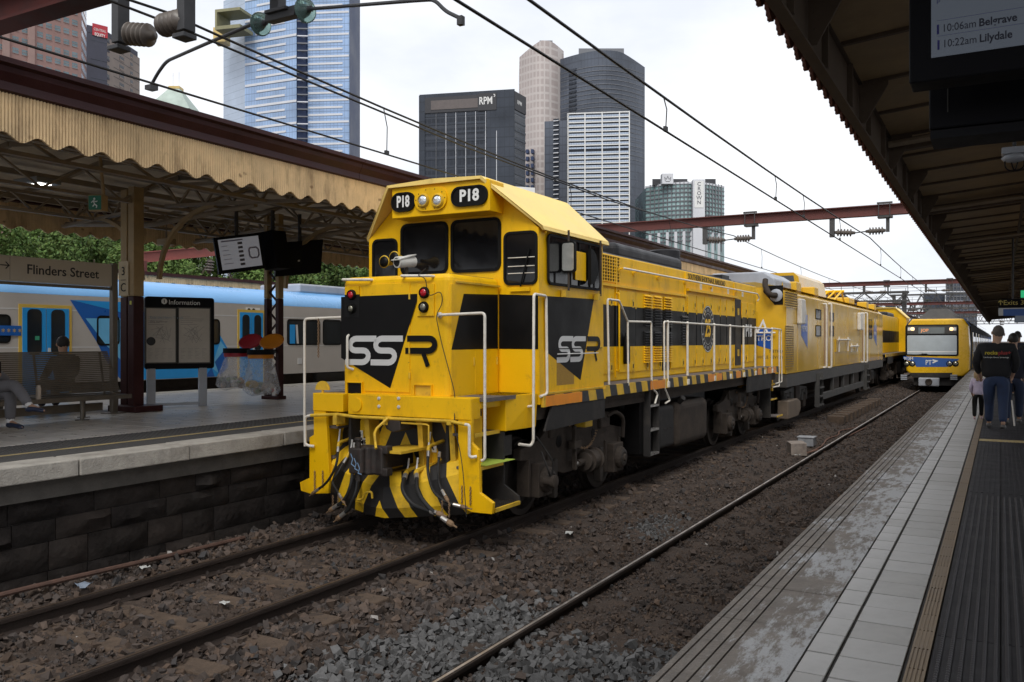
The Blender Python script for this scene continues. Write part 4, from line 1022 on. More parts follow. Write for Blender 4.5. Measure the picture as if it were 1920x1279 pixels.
def gantry(label, y, z, x0, x1, xs_hang, h=.27, w=.2, small=False):
    t = thing('overhead_gantry', label, 'gantry', (x0, y, -1), 'red wire gantries over the tracks')
    mb = MB(); ibeam(mb, (x0, y, z), (x1, y, z), w, h, .025); mb.build('beam', M_red, t)
    for x in xs_hang:
        zb = z - h / 2
        mb = MB(); mb.tube([(x - .13, y - .14, zb - .06), (x - .13, y - .14, z + h / 2 + .05)], .012, 6); mb.tube([(x + .13, y - .14, zb - .06), (x + .13, y - .14, z + h / 2 + .05)], .012, 6)
        mb.box(x - .17, x + .19, y - .15, y - .1, z + h / 2 + .004, z + h / 2 + .05); mb.box(x - .16, x + .18, y - .12, y + .12, zb - .07, zb - .01); mb.box(x + .03, x + .11, y - .04, y + .04, zb - .42, zb - .07)
        mb.build('hanger', M_steel, t)
        insulator(t, (x + .02, y, zb - .38), (x - .45, y, zb - .38), .1, 5)
        insulator(t, (x - 1.2, y, zb - .36), (x - .7, y, zb - .40), .1, 5)
        MB().box(x - 1.32, x - 1.2, y - .06, y + .06, zb - .48, zb - .0).build('hanger', M_steel, t)
        MB().tube([(x - .45, y, zb - .38), (x - .7, y, zb - .4)], .015, 6).build('link', M_steeld, t)
    return t
gantry('dark red joist gantry crossing behind the locomotive with two pairs of brown insulators', 23.8, 4.80, -12.6, 3, (-5.9, -2.55))
gantry('second dark red joist gantry beyond the mustard rail car', 57, 4.98, -14.2, 4, (-6.0, -2.6))
gantry('third dark red gantry crossing above the suburban train', 88, 4.92, -16, 4, (-6.0, -2.6))
gantry('farthest dark red gantry just above the train roof', 118, 4.95, -12, 4, (-2.6,))
def portal(label, y, z, x0, x1, depth=1.1):
    t = thing('lattice_gantry', label, 'gantry', (x0, y, -1), 'grey lattice gantries beyond the train')
    n = int((x1 - x0) / 1.5)
    for yy in (y - .5, y + .5):
        mb = MB(); mb.beam((x0, yy, z), (x1, yy, z), .14, .14); mb.beam((x0, yy, z - depth), (x1, yy, z - depth), .14, .14)
        for i in range(n):
            a, b, c = x0 + (x1 - x0) * i / n, x0 + (x1 - x0) * (i + .5) / n, x0 + (x1 - x0) * (i + 1) / n
            mb.beam((a, yy, z), (b, yy, z - depth), .07, .07); mb.beam((b, yy, z - depth), (c, yy, z), .07, .07)
        mb.build('truss', M_steel, t)
    mb = MB()
    for x in (x0 + .3, x1 - .3): mb.box(x - .16, x + .16, y - .16, y + .16, -1.1, z + .1)
    mb.build('mast', M_steel, t)
    mb = MB()
    for zz in (z + .4, z + .75): mb.beam((x0, y - .55, zz), (x1, y - .55, zz), .04, .04)
    for i in range(n + 1): mb.beam((x0 + (x1 - x0) * i / n, y - .55, z), (x0 + (x1 - x0) * i / n, y - .55, z + .75), .04, .04)
    mb.build('handrail', M_steel, t)
    for i in range(5):
        x = x0 + (x1 - x0) * (i + .5) / 5; insulator(t, (x, y, z - depth - .15), (x + .8, y, z - depth - .2), .16, 5)
portal('grey lattice signal gantry ending in a mast left of the suburban train', 76, 5.4, -18, -6.4, .7)
portal('tall grey lattice gantry with handrails in front of the glass office', 104, 6.5, -10.5, 6, 1.5)
portal('lower grey lattice gantry behind the red ones', 128, 6.6, -24, 8, 1.6)
portal('last lattice gantry over the receding train', 175, 6.6, -24, 10, 1.6)
portal('faint lattice gantry at the end of the platform', 215, 7.0, -24, 10, 1.8)

def overhead(label, x, zc_, zm, spans, drop, y1=230, contact_r=.011):
    t = thing('overhead_wire', label, 'overhead wire', (x, 0, 3), 'overhead line wires')
    pts = [(x, y, zc_) for y in (-12, y1)]; MB().tube(pts, contact_r, 6).build('contact_wire', M_wire, t)
    P = []
    for (a, b) in zip(spans[:-1], spans[1:]):
        for i in range(12):
            s_ = i / 12; P.append((x, a + (b - a) * s_, zm - .22 * 4 * s_ * (1 - s_)))
    P.append((x, spans[-1], zm)); MB().tube(P, contact_r * 1.15, 6).build('catenary_wire', M_wire, t)
    for y in drop:
        for (a, b) in zip(spans[:-1], spans[1:]):
            if a <= y < b: s_ = (y - a) / (b - a); zt = zm - .22 * 4 * s_ * (1 - s_)
        MB().tube([(x, y, zt), (x + .015, y + .05, (zt + zc_) / 2 + .05), (x, y + .06, zc_)], .006, 5).build('dropper', M_wire, t)
        MB().box(x - .015, x + .015, y + .03, y + .09, zc_ - .005, zc_ + .045).build('clamp', M_steeld, t)
    return t
overhead('pair of wires with droppers sweeping over the shiny rails', -2.9, 3.58, 4.12, [-10, 23.8, 57, 88, 118, 230], [8.25, 13.1, 15.2, 19, 26, 31.5, 36, 44, 50])
tt = overhead('heavier twin wires with droppers running over the yellow locomotive', -6.38, 3.72, 4.38, [-10, 5.2, 23.8, 57, 88, 118, 230], [8.3, 13.4, 18.5, 27, 33, 39, 46])
MB().tube([(-6.33, -10, 4.30), (-6.33, 5.2, 4.27), (-6.33, 10, 4.13), (-6.33, 15, 4.10), (-6.33, 20, 4.22), (-6.33, 23.8, 4.36)], .012, 6).build('second_catenary', M_wire, tt)

# ---- near gantry at top left with registration arm
t = thing('overhead_gantry', 'close dark red joist gantry at the top left with ribbed brown insulators hung below', 'gantry', (-12, 5.2, -1), 'red wire gantries over the tracks')
mb = MB(); ibeam(mb, (-13.5, 5.2, 4.83), (2, 5.2, 4.83), .26, .33, .03); mb.build('beam', mat('gantry_dark_red', (.055, .015, .013), spec=.12, rough=.75, var=.3, scale=4, dirt=.5, dcol=(.03, .015, .014), dscale=3), t)
pa, pb = at(226, 62, y=5.02), at(349, 38, y=5.02)
for p, sg in ((pa, 1), (pb, -1)):
    mb = MB(); mb.box(p.x - .045, p.x + .045, p.y - .06, p.y + .06, p.z - .10, 4.68); mb.box(p.x - .10, p.x + .10, p.y - .1, p.y + .1, 4.6, 4.66); mb.box(p.x - .09, p.x + .05, p.y - .07, p.y + .07, p.z - .16, p.z - .121)
    mb.build('hanger', M_steeld, t, bevel=.006)
i1 = at(228, 60, y=4.95); i2 = at(278, 72, y=5.0); insulator(t, (i1.x - .02, 5.0, i1.z), (i2.x + .02, 5.05, i2.z + .03), .1, 5)
i1 = at(350, 38, y=5.0); i2 = at(288, 48, y=5.0); insulator(t, (i1.x, 5.0, i1.z), (i2.x, 5.05, i2.z), .1, 5)
t = thing('registration_arm', 'bent steel registration arm with two greenish glass disc insulators above the canopy gutter', 'wire bracket', (-6.6, 5.4, 4.4))
arm = [at(284, 160, y=6.55), at(296, 138, y=6.5), at(312, 116, y=6.4), at(380, 86, y=6.1), at(478, 44, y=5.75)]
MB().tube(rnd(arm, .12, 6), .018, 8).build('arm', M_steeld, t, smooth=True)
q = at(284, 165, y=6.55); MB().box(q.x - .05, q.x + .05, q.y - .05, q.y + .05, q.z - .03, q.z + .02).build('clip', M_steeld, t)
def disc(c, d, r):
    c, d = vec(c), vec(d).normalized()
    o = MB().lathe(c - d * .045, d, [(r * .25, 0), (r * .8, .012), (r, .03), (r * .97, .045), (r * .7, .04), (r * .62, .055), (r * .45, .05), (r * .36, .07), (r * .2, .09)], 28).build('glass_disc', M_gls, t, smooth='full')
    MB().lathe(c - d * .12, d, [(.02, 0), (.045, .03), (.05, .09), (.03, .12), (.022, .2)], 12).build('cap', M_steeld, o, smooth='full')
a_, b_ = at(490, 46, y=5.7), at(574, 20, y=5.55)
ax = (b_ - a_).normalized()
disc(a_, ax, .105); disc(b_, ax, .105)
mb = MB(); c1, c2 = at(505, 36, y=5.68), at(560, 22, y=5.56); mb.beam(c1, c2, .09, .085); mb.beam(c1.lerp(c2, .3) + Vector((0, 0, .05)), c1.lerp(c2, .3) + Vector((0, 0, .6)), .1, .1); mb.beam(c1.lerp(c2, .1) + Vector((0, 0, .03)), c1.lerp(c2, .8) + Vector((0, 0, .03)), .16, .03)
mb.build('bracket', M_steeld, t, bevel=.005)
MB().tube(rnd([b_ + ax * .05, at(780, 2, y=5.1), at(815, 0, y=5.05), at(835, 22, y=5.05), at(864, 36, y=5.0)], .08, 5), .014, 7).build('arm', M_steeld, t, smooth=True)
q = at(864, 40, y=5.0); MB().box(q.x - .02, q.x + .02, q.y - .02, q.y + .02, q.z - .03, q.z + .03).build('clip', M_steeld, t)
# red beam seen through under the left canopy
t = thing('overhead_gantry', 'faded red joist with a hanging insulator seen beneath the left canopy', 'gantry', (-30, 22, -1))
a, b = at(262, 484, D=27), at(440, 468, D=30)
mb = MB(); ibeam(mb, a, b, .2, .34, .03); mb.build('beam', mat('faded_red', (.26, .075, .06), rough=.7, var=.2, scale=3), t)
MB().box(a.x - .15, a.x + .15, a.y - .15, a.y + .15, -1, a.z - .1).build('post', M_red, t)
c = a.lerp(b, .72); insulator(t, c - Vector((0, 0, .25)), c - Vector((.05, 0, .75)), .15, 4)
# ================================================================= THE YELLOW LOCOMOTIVE
YEL = (.87, .495, .003)
BLK = (.010, .010, .011)
def yellow(name, **k): return mat(name, YEL, rough=.42, var=.05, scale=1.2, bump=.02, bscale=6, dirt=.6, dcol=(.42, .22, .012), dscale=2.1, streak=.6, spec=.3, coat=.06, chips=.55, **k)
M_yel = yellow('loco_yellow')
M_yeld = mat('loco_yellow_grimy', (.68, .43, .03), rough=.55, var=.16, scale=4, bump=.06, bscale=30, dirt=.75, dcol=(.16, .09, .03), dscale=3.5, chips=.6)
M_yglare = mat('cab_roof_yellow_glare', (.90, .66, .20), rough=.5, var=.06, scale=1.5, dirt=.3, dcol=(.6, .42, .15), dscale=2)  # loco yellow made paler: sky glare on the roof put into the colour
M_blk = mat('livery_black', (.007, .0065, .0065), rough=.4, var=.2, scale=2, spec=.16, dirt=.12, dcol=(.03, .027, .024), dscale=3)
M_liv = mat('loco_livery_band', YEL, rough=.45, var=.06, scale=1.5, bump=.03, bscale=7, dirt=.62, dcol=(.36, .19, .015), dscale=2.4, streak=.6, spec=.22, chips=.6)
def _():
    n, l, b = nodes_of(M_liv); X = xyz_of(n, l)
    f = math_node(n, l, 'MULTIPLY', math_node(n, l, 'GREATER_THAN', X[2], 1.41), math_node(n, l, 'LESS_THAN', X[2], 2.08)); mix_in(M_liv, f, (.008, .0075, .0075))
_()
M_chev = mat('pilot_chevrons', (.78, .48, .012), rough=.5, var=.12, scale=4, bump=.04, bscale=20, dirt=.75, dcol=(.2, .11, .03), dscale=3, chips=.6)
def _():
    n, l, b = nodes_of(M_chev); X = xyz_of(n, l)
    ax_ = math_node(n, l, 'ABSOLUTE', math_node(n, l, 'ADD', X[0], 6.41))
    t_ = math_node(n, l, 'MULTIPLY_ADD', X[2], .5, ax_)
    t_ = math_node(n, l, 'ADD', t_, -.125 + .10 + .38 * 4)
    f = math_node(n, l, 'GREATER_THAN', math_node(n, l, 'FRACT', math_node(n, l, 'MULTIPLY', t_, 1 / .38)), .43); mix_in(M_chev, f, (.014, .013, .013))
_()
M_haz = mat('sill_stripes', (.70, .43, .03), rough=.5, var=.15, scale=5, dirt=.6, dcol=(.2, .12, .04), dscale=4)
def _():
    n, l, b = nodes_of(M_haz); X = xyz_of(n, l)
    t_ = math_node(n, l, 'MULTIPLY_ADD', X[2], .35, X[1])
    f = math_node(n, l, 'GREATER_THAN', math_node(n, l, 'FRACT', math_node(n, l, 'MULTIPLY', t_, 1 / .52)), .5); mix_in(M_haz, f, (.03, .03, .032))
_()
M_orange = mat('orange_reflector', (.80, .27, .015), rough=.4, var=.1, scale=6, dirt=.35, dcol=(.3, .12, .03))
M_rubber = mat('window_rubber', (.007, .007, .007), spec=.15, rough=.6, var=.2, scale=9)
M_cabg = mat('cab_glass', (.008, .008, .009), rough=.06, var=.3, scale=1.3, spec=.4)
M_railw = mat('handrail_white', (.72, .68, .60), rough=.5, var=.1, scale=7, dirt=.5, dcol=(.35, .24, .14), dscale=9)
M_under = mat('underframe_grime', (.048, .038, .031), rough=.8, var=.35, scale=4, bump=.25, bscale=25, dirt=.6, dcol=(.085, .066, .05), dscale=3, spec=.2)
M_skirt = mat('skirt_dark', (.030, .028, .027), spec=.2, rough=.65, var=.2, scale=3, dirt=.45, dcol=(.1, .085, .07), dscale=2.4)
M_wheel = mat('wheel_steel', (.05, .042, .036), rough=.6, metal=.5, var=.3, scale=5)
M_tread = mat('tread_steel', (.55, .53, .5), rough=.35, metal=.8, var=.2, scale=9)
M_deck = mat('deck_nonslip', (.13, .11, .10), rough=.85, var=.25, scale=6, bump=.2, bscale=90, dirt=.4, dcol=(.08, .06, .05))
M_roofb = mat('roof_black', (.016, .016, .018), spec=.3, rough=.5, var=.3, scale=2, bump=.05, bscale=5, dirt=.4, dcol=(.06, .058, .055))
M_hose = mat('rubber_hose', (.008, .008, .008), rough=.65, var=.3, scale=12)
M_chrome = mat('chrome', (.7, .7, .7), rough=.2, metal=1, var=.1)
M_lens = mat('lamp_lens', (.75, .78, .8), rough=.08, var=.3, scale=30, metal=.6, spec=.8)
M_redl = mat('red_lens', (.45, .008, .02), rough=.1, var=.15, scale=20, spec=.8)
M_dimlens = mat('dim_lens', (.25, .24, .19), rough=.12, var=.3, scale=25, metal=.5)
M_coup = mat('coupler_iron', (.05, .042, .038), rough=.6, metal=.5, var=.35, scale=6, bump=.25, bscale=20, dirt=.5, dcol=(.13, .06, .04), dscale=5)
M_letw = mat('letter_white', (.76, .76, .74), rough=.5, var=.05, scale=3)
M_plate = mat('stencil_plate', (.7, .68, .62), rough=.6, var=.1)
M_chain = mat('chain_rust', (.22, .14, .08), rough=.7, metal=.3, var=.3, scale=14)
M_logo = mat('logo_silver', (.60, .60, .59), rough=.4, var=.05, scale=3)

def pf(fr, u, v):
    """where the sight line through a surveyed point meets a flat face, as (right, up) on that face"""
    d = at(u, v, D=1.0) - Vector((0, 0, EYE)); e = Vector((0, 0, EYE)); k = (fr.o - e).dot(fr.n) / d.dot(fr.n); q = e + d * k - fr.o
    return q.dot(fr.u), q.dot(fr.v)
CX0 = -6.41
LOCO = thing('locomotive', 'yellow and black diesel locomotive numbered P18 at the head of the train', 'locomotive', (CX0, 8.45, ZR1), 'yellow diesel locomotives')
FN = Fr((CX0, 8.58, 0), X_, Z_)            # nose front
FC = Fr((CX0, 9.75, 0), X_, Z_)            # cab front
FB = Fr((CX0, 8.45, 0), X_, Z_)            # buffer beam
FS = Fr((-5.05, 0, 0), Y_, Z_)             # cab side / walkway edge
FNS = Fr((-5.62, 0, 0), Y_, Z_)            # nose side
FH = Fr((-5.5, 0, 0), Y_, Z_)              # hood side
def window(parent, fr, a0, a1, b0, b1, r=.08, rim=.035, proud=.02, m=None, name='window'):
    cx, cy, w_, h_ = (a0 + a1) / 2, (b0 + b1) / 2, a1 - a0, b1 - b0
    ou, inn = rrect(cx, cy, w_, h_, r), rrect(cx, cy, w_ - 2 * rim, h_ - 2 * rim, max(.01, r - rim))
    o = MB().prism([fr.p(a, b, .001) for a, b in rrect(cx, cy, w_ - rim, h_ - rim, max(.01, r - rim / 2))], fr.n * .006).build(name, m or M_cabg, parent)
    MB().ring([fr.p(a, b, .0) for a, b in ou], [fr.p(a, b, .0) for a, b in inn], fr.n * proud).build('gasket', M_rubber, o, smooth=True)
    return o
# ---- frame, deck, skirts
MB().box(-7.70, -5.12, 9.76, 23.2, .50, .70).build('underframe', M_under, LOCO)
MB().box(-7.55, -5.14, 8.62, 9.74, .80, .845).build('front_deck', M_deck, LOCO)
MB().box(-7.76, -5.06, 11.77, 23.25, .80, .845).build('walkway', M_deck, LOCO)
for x0, x1 in ((-5.06, -5.02), (-7.80, -7.76)):
    MB().box(x0, x1, 11.78, 23.2, .69, .85).build('side_sill', M_haz, LOCO)
    MB().box(x0, x1, 9.8, 11.775, .665, .81).build('side_sill', M_haz, LOCO)
    MB().prism([(x0 + .006, 10.05, .662), (x0 + .006, 11.76, .662), (x0 + .006, 11.76, .39), (x0 + .006, 9.85, .36)], (x1 - x0 - .012, 0, 0)).build('cab_skirt', M_skirt, LOCO)
    MB().box(x0 + .006, x1 - .006, 19.95, 22.35, .33, .688).build('rear_skirt', M_skirt, LOCO)
for y0, y1 in ((9.86, 10.95),): MB().box(-5.022, -5.016, y0, y1, .67, .805).build('reflector', M_orange, LOCO)
for y0, y1 in ((13.65, 14.35), (16.9, 17.35), (17.5, 17.85), (19.0, 19.35), (20.9, 21.2), (21.9, 22.3), (22.5, 22.8)): MB().box(-5.022, -5.014, y0, y1, .70, .84).build('reflector', M_orange, LOCO)
# ---- nose
MB().box(-7.25, -5.62, 8.58, 9.76, .70, 2.30).build('nose', M_yel, LOCO, bevel=.085).modifiers[0].segments = 4
MB().box(-7.14, -5.72, 8.72, 9.74, 2.299, 2.306).build('nose_walkway', M_deck, LOCO)
a0, b1 = pf(FN, 684, 529); a1, b0 = pf(FN, 769, 738)
b1 = min(b1, 2.2); b0 = .88
MB().prism(FN.flat([(a0, b0), (a1, b0), (a1, b1), (a0, b1)], 0), FN.n * .012).build('nose_door', M_yel, LOCO, bevel=.004)
for z in (1.05, 1.35, 2.0): MB().tube([FN.p(a1, z, .012), FN.p(a1, z + .07, .012)], .014, 8).build('hinge', M_yeld, LOCO)
def livepoly(name, fr, px, off, m=M_blk, parent=LOCO):
    return MB().poly([fr.p(*pf(fr, u, v), off) for u, v in px]).build(name, m, parent, fix=False)
mb = MB(); mb.poly([FN.p(*pf(FN, u, v), .015) for u, v in ((641, 558), (787, 552), (733, 729), (641, 672))]); mb.build('nose_band', M_blk, LOCO, fix=False)
def ssr(fr, a0, b0, h, off, parent=LOCO, wx=1.0):
    S_ = [(1.0, .9), (.30, .9)] + arc(.30, .7, .2, 90, 270)[1:] + [(.58, .5)] + arc(.58, .3, .2, 90, -90)[1:] + [(-.02, .1)]
    R_ = [(.02, .9), (.74, .9)] + arc(.74, .7, .2, 90, -90)[1:] + [(.0, .5)]
    tr = lambda P, dx: [(a0 + (x + dx + .10 * (y - .5)) * h * wx, b0 + y * h) for x, y in P]
    mb = MB(); stroke(mb, fr, tr(S_, 0), .2 * h, off); stroke(mb, fr, tr(S_, .9), .2 * h, off)
    mb.build('emblem_letters', M_logo, parent, fix=False)
    mb = MB(); stroke(mb, fr, tr(R_, 2.02), .2 * h, off + .001); stroke(mb, fr, tr([(.60, .42), (.79, 0)], 2.02), .17 * h, off + .001)
    mb.build('emblem_letters', M_blk, parent, fix=False)
a0, bt = pf(FN, 652, 632); _, bb = pf(FN, 700, 686); ar, _ = pf(FN, 818, 630)
ssr(FN, a0, bb, .365, .0175, wx=(ar - a0) / (3.0 * .365))
# yellow inside of the R where it overlaps the black field is left as the black field's edge
livepoly('nose_side_band', FNS, ((869, 552), (933, 553.5), (933, 655), (846, 657)), .004)
for (ua, ub, va, vb) in ((846, 888, 528, 741), (891, 931, 531, 737)):
    q = [pf(FNS, ua, va), pf(FNS, ub, va), pf(FNS, ub, vb), pf(FNS, ua, vb)]
    ya, yb = q[0][0], q[1][0]
    MB().prism(FNS.flat([(ya, .86), (yb, .86), (yb, 2.17), (ya, 2.17)], -.02), FNS.n * .0225).build('locker_door', M_yel, LOCO, bevel=.003)
    MB().tube([FNS.p(yb, 1.2, .006), FNS.p(yb, 1.3, .006)], .012, 6).build('hinge', M_yeld, LOCO)
MB().beam(FNS.p(8.68, 2.2, .008), FNS.p(9.72, 2.2, .008), .02, .022).build('rain_strip', M_yeld, LOCO)
mb = MB(); mb.tube(rnd([FN.p(*pf(FN, 655, 629), .0), FN.p(*pf(FN, 657, 632), .06), FN.p(*pf(FN, 657, 690), .06), FN.p(*pf(FN, 663, 694), .0)], .03), .016, 8); mb.build('grab_handle', M_railw, LOCO, smooth=True)
for (ua, ub, v) in ((647, 697, 526), (757, 812, 519)):
    mb = MB(); mb.tube(rnd([FN.p(*pf(FN, ua, v), -.02), FN.p(*pf(FN, ua, v), .06), FN.p(*pf(FN, ub, v), .06), FN.p(*pf(FN, ub, v), -.02)], .03), .017, 8); mb.build('grab_handle', M_railw, LOCO, smooth=True)
def lamp(parent, fr, u, v, r, lens, rim=M_rubber, name='marker_lamp', off=.0):
    a, b = pf(fr, u, v); o = MB().lathe(fr.p(a, b, off), fr.n, [(r * 1.35, 0), (r * 1.35, .02), (r * 1.12, .045), (r * 1.02, .045), (r, .02)], 24).build(name, rim, parent, smooth=True)
    MB().lathe(fr.p(a, b, off + .012), fr.n, [(r, 0), (r * .97, .016), (r * .75, .03), (r * .4, .037), (.001, .04)], 24).build('lens', lens, o, smooth='full'); return o
for (ua, ub, va, vb) in ((784, 815, 533, 594), (648, 675, 538, 597)):
    q0, q1 = pf(FN, ua, vb), pf(FN, ub, va); MB().prism(FN.flat([(q0[0], q0[1]), (q1[0], q0[1]), (q1[0], q1[1]), (q0[0], q1[1])], .0), FN.n * .019).build('lamp_plate', M_yel if ua > 700 else M_liv, LOCO, bevel=.003)
lamp(LOCO, FN, 798, 550, .052, M_redl, off=.018); lamp(LOCO, FN, 797, 577, .05, M_dimlens, off=.018)
lamp(LOCO, FN, 662, 554, .048, M_redl, off=.018); lamp(LOCO, FN, 662, 580, .045, M_dimlens, off=.018)
for (ua, ub, va, vb, m) in ((653, 680, 719, 739, M_under), (779, 810, 724, 744, M_yeld)):
    q0, q1 = pf(FN, ua, vb), pf(FN, ub, va)
    ou = [(q0[0] - .012, q0[1] - .012), (q1[0] + .012, q0[1] - .012), (q1[0] + .012, q1[1] + .012), (q0[0] - .012, q1[1] + .012)]; inn = [(q0[0], q0[1]), (q1[0], q0[1]), (q1[0], q1[1]), (q0[0], q1[1])]
    o = MB().poly([FN.p(a, b, .004) for a, b in inn]).build('pocket_shade', m if m is M_yeld else M_blk, LOCO, fix=False)  # flat panel, no cut-out: the pocket's inner shade is put into its colour
    MB().ring(FN.flat(ou, .0), FN.flat(inn, .0), FN.n * .03).build('pocket_rim', M_yel, o)
# loose aerial lead over the nose
mb = MB(); mb.tube(rnd([FN.p(*pf(FN, u, v), o_) for u, v, o_ in ((803, 505, .05), (790, 520, .1), (806, 522, .09), (808, 560, .06), (830, 545, .03), (833, 570, .03), (824, 592, .08), (832, 640, .06), (862, 745, .08), (868, 790, .2), (893, 860, .3), (905, 960, .35))], .2, 5), .0055, 5); mb.build('loose_lead', M_hose, LOCO)
# ---- horns, camera on the nose top
for u, v in ((722, 492), (741, 484)):
    p = at(u, v, y=9.3); MB().lathe(p, (0, 1, 0), [(.085, -.02), (.075, 0), (.05, .06), (.03, .16), (.022, .3)], 18).build('horn', M_yeld, LOCO, smooth='full')
    MB().lathe(p, (0, 1, 0), [(.001, -.026), (.072, -.026), (.07, -.015)], 18).build('horn_mouth', M_blk, LOCO, smooth='full')
p = at(762, 492, y=9.2); o = MB()
V0 = Vector((-.25, -1, -.1)).normalized(); o.tube([p + V0 * .16, p - V0 * .12], .075, 14); o.beam(p + V0 * .19 + Z_ * .03, p - V0 * .1 + Z_ * .085, .16, .012); cmo = o.build('camera_housing', mat('camera_white', (.62, .62, .58), rough=.5, var=.08), LOCO, smooth=True)
MB().tube([p + V0 * .161, p + V0 * .168], .055, 14).build('camera_glass', M_cabg, cmo); MB().tube([p, (p.x, p.y, 2.3)], .025, 8).build('bracket', M_under, cmo)
# ---- cab
prof = [(-7.75, .70), (-7.75, 2.92), (-7.12, 3.52), (-5.70, 3.52), (-5.07, 2.92), (-5.05, .70)]
MB().prism([(x, 9.75, z) for x, z in prof], (0, 2.03, 0)).build('cab', M_yel, LOCO)
rp = [(-7.80, 2.90), (-7.79, 2.95), (-7.14, 3.57), (-6.41, 3.60), (-5.68, 3.57), (-5.01, 2.95), (-5.0, 2.90)]; rp2 = [(x, z - .035) for x, z in rp[::-1]]
rp2 = [(-5.035, 2.895), (-5.045, 2.93), (-5.70, 3.535), (-7.12, 3.535), (-7.755, 2.93), (-7.765, 2.895)]
full = rp + rp2; yf = lambda z: 9.36 if z > 3.4 else (9.36 + (3.5 - z) / .6 * .42)
n = len(full); V = [(x, yf(z), z) for x, z in full] + [(x, 11.86, z) for x, z in full]
mb = MB(); mb.add(V, [(i, (i + 1) % n, n + (i + 1) % n, n + i) for i in range(n)] + [tuple(range(n))[::-1], tuple(range(n, 2 * n))]); mb.build('cab_roof', M_yglare, LOCO)
# number board visor box
HB = Fr((CX0, 9.40, 0), X_, Z_)
q0, q1 = pf(HB, 735, 413), pf(HB, 918, 356)
MB().prism([(CX0 + q0[0], 9.40, 3.13), (CX0 + q1[0], 9.40, 3.13), (CX0 + q1[0], 9.40, 3.52), (CX0 + q1[0] - .03, 9.40, 3.535), (CX0 + q0[0] + .03, 9.40, 3.535), (CX0 + q0[0], 9.40, 3.52)], (0, .36, 0)).build('number_box', M_yel, LOCO, bevel=.008)
for (ua, ub, va, vb, sz) in ((736, 779, 370, 405, .2), (846, 917, 360, 392, .2)):
    qa, qb = pf(HB, ua, (va + vb) / 2), pf(HB, ub, (va + vb) / 2); hh = .235; cx, cz = (qa[0] + qb[0]) / 2, 3.335
    w_ = .52 if ua > 800 else .36; cx = (qa[0] + qb[0]) / 2
    nb = MB().prism(HB.flat(rrect(cx, cz, w_, hh, .11, 6), .0), HB.n * .02).build('number_board', M_blk, LOCO, smooth=True)
    MB().ring(HB.flat(rrect(cx, cz, w_ + .02, hh + .02, .12, 6), .0), HB.flat(rrect(cx, cz, w_ - .025, hh - .025, .1, 6), .0), HB.n * .032).build('board_rim', M_rubber, nb, smooth=True)
    text('numerals', 'P18', HB, cx, cz, .205, M_letw, nb, off=.021, bold=.007, align='CENTER', sx=.95 if ua > 800 else .68)
cxh = pf(HB, 809, 378)[0]; MB().prism(HB.flat(rrect(cxh, 3.34, .50, .30, .145, 8), 0), HB.n * .03).build('headlight_plate', M_yel, LOCO, smooth=True)
for u in (796.5, 823.5): lamp(LOCO, HB, u, 378, .07, M_lens, rim=M_yeld, name='headlight', off=.02)
mb = MB()
for k in range(10):
    a = 2 * PI * k / 10; mb.ball(HB.p(cxh + .225 * math.cos(a), 3.34 + .13 * math.sin(a), .031), .008, n=6, m=4)
mb.build('bolts', M_under, LOCO)
# windows
window(LOCO, FC, *[pf(FC, 752, 450)[0], pf(FC, 841, 450)[0]], 2.40, 3.10, r=.1, rim=.04)
window(LOCO, FC, *[pf(FC, 846, 450)[0], pf(FC, 940, 450)[0]], 2.40, 3.10, r=.1, rim=.04)
wr = window(LOCO, FC, pf(FC, 945, 480)[0], pf(FC, 1008.5, 480)[0], 2.21, 2.895, r=.09, rim=.032)
window(LOCO, FC, pf(FC, 699, 480)[0], pf(FC, 746, 480)[0], 2.25, 2.92, r=.09, rim=.03)
mb = MB()
for b in (2.36, 2.45, 2.56): mb.tube([FC.p(pf(FC, 953, 480)[0], b, .008), FC.p(pf(FC, 1003, 480)[0], b, .008)], .006, 6)
mb.build('window_bars', M_railw, wr)
MB().beam(FC.p(pf(FC, 992, 470)[0] + .02, 2.66, .03), FC.p(pf(FC, 978, 525)[0], 2.19, .035), .02, .012).build('wiper', M_rubber, LOCO)
MB().prism(FC.flat([(pf(FC, 958, 530)[0], 2.13), (pf(FC, 995, 530)[0], 2.13), (pf(FC, 995, 530)[0], 2.18), (pf(FC, 958, 530)[0], 2.18)], 0), FC.n * .03).build('wiper_base', M_yel, LOCO)
ws = window(LOCO, FS, 9.95, 11.66, 2.22, 2.88, r=.09, rim=.035)
for y in (10.62, 10.9, 11.25): MB().beam(FS.p(y, 2.25, .012), FS.p(y, 2.85, .012), .02, .02).build('sash_bar', M_rubber, ws)
mir = MB().prism([(-5.03 + dx, 10.33, z) for dx, z in rrect(.095, 2.60, .20, .40, .04)], (0, .05, 0)).build('mirror', M_rubber, LOCO, smooth=True)
MB().prism([(-5.03 + dx, 10.329, z) for dx, z in rrect(.095, 2.60, .165, .36, .03)], (0, -.003, 0)).build('mirror_glass', mat('mirror_silver', (.62, .62, .58), rough=.15, metal=.6, var=.15, scale=6), mir)
MB().tube([FS.p(10.36, 2.16, .11), FS.p(10.36, 2.95, .11)], .016, 8).build('mirror_post', M_under, LOCO); MB().tube([FS.p(11.52, 2.14, .06), FS.p(11.52, 2.93, .06)], .016, 8).build('mirror_post', M_under, LOCO)
MB().prism(FS.flat([(10.75, 2.33), (11.08, 2.33), (11.08, 2.72), (10.75, 2.72)], .02), FS.n * .012).build('wind_deflector', M_yel, LOCO)
MB().prism(FS.flat([(11.1, 2.28)] + arc(11.1, 2.53, .25, -90, 90, 8) + [(11.1, 2.78)], .05), FS.n * .05).build('wind_deflector', M_rubber, LOCO)
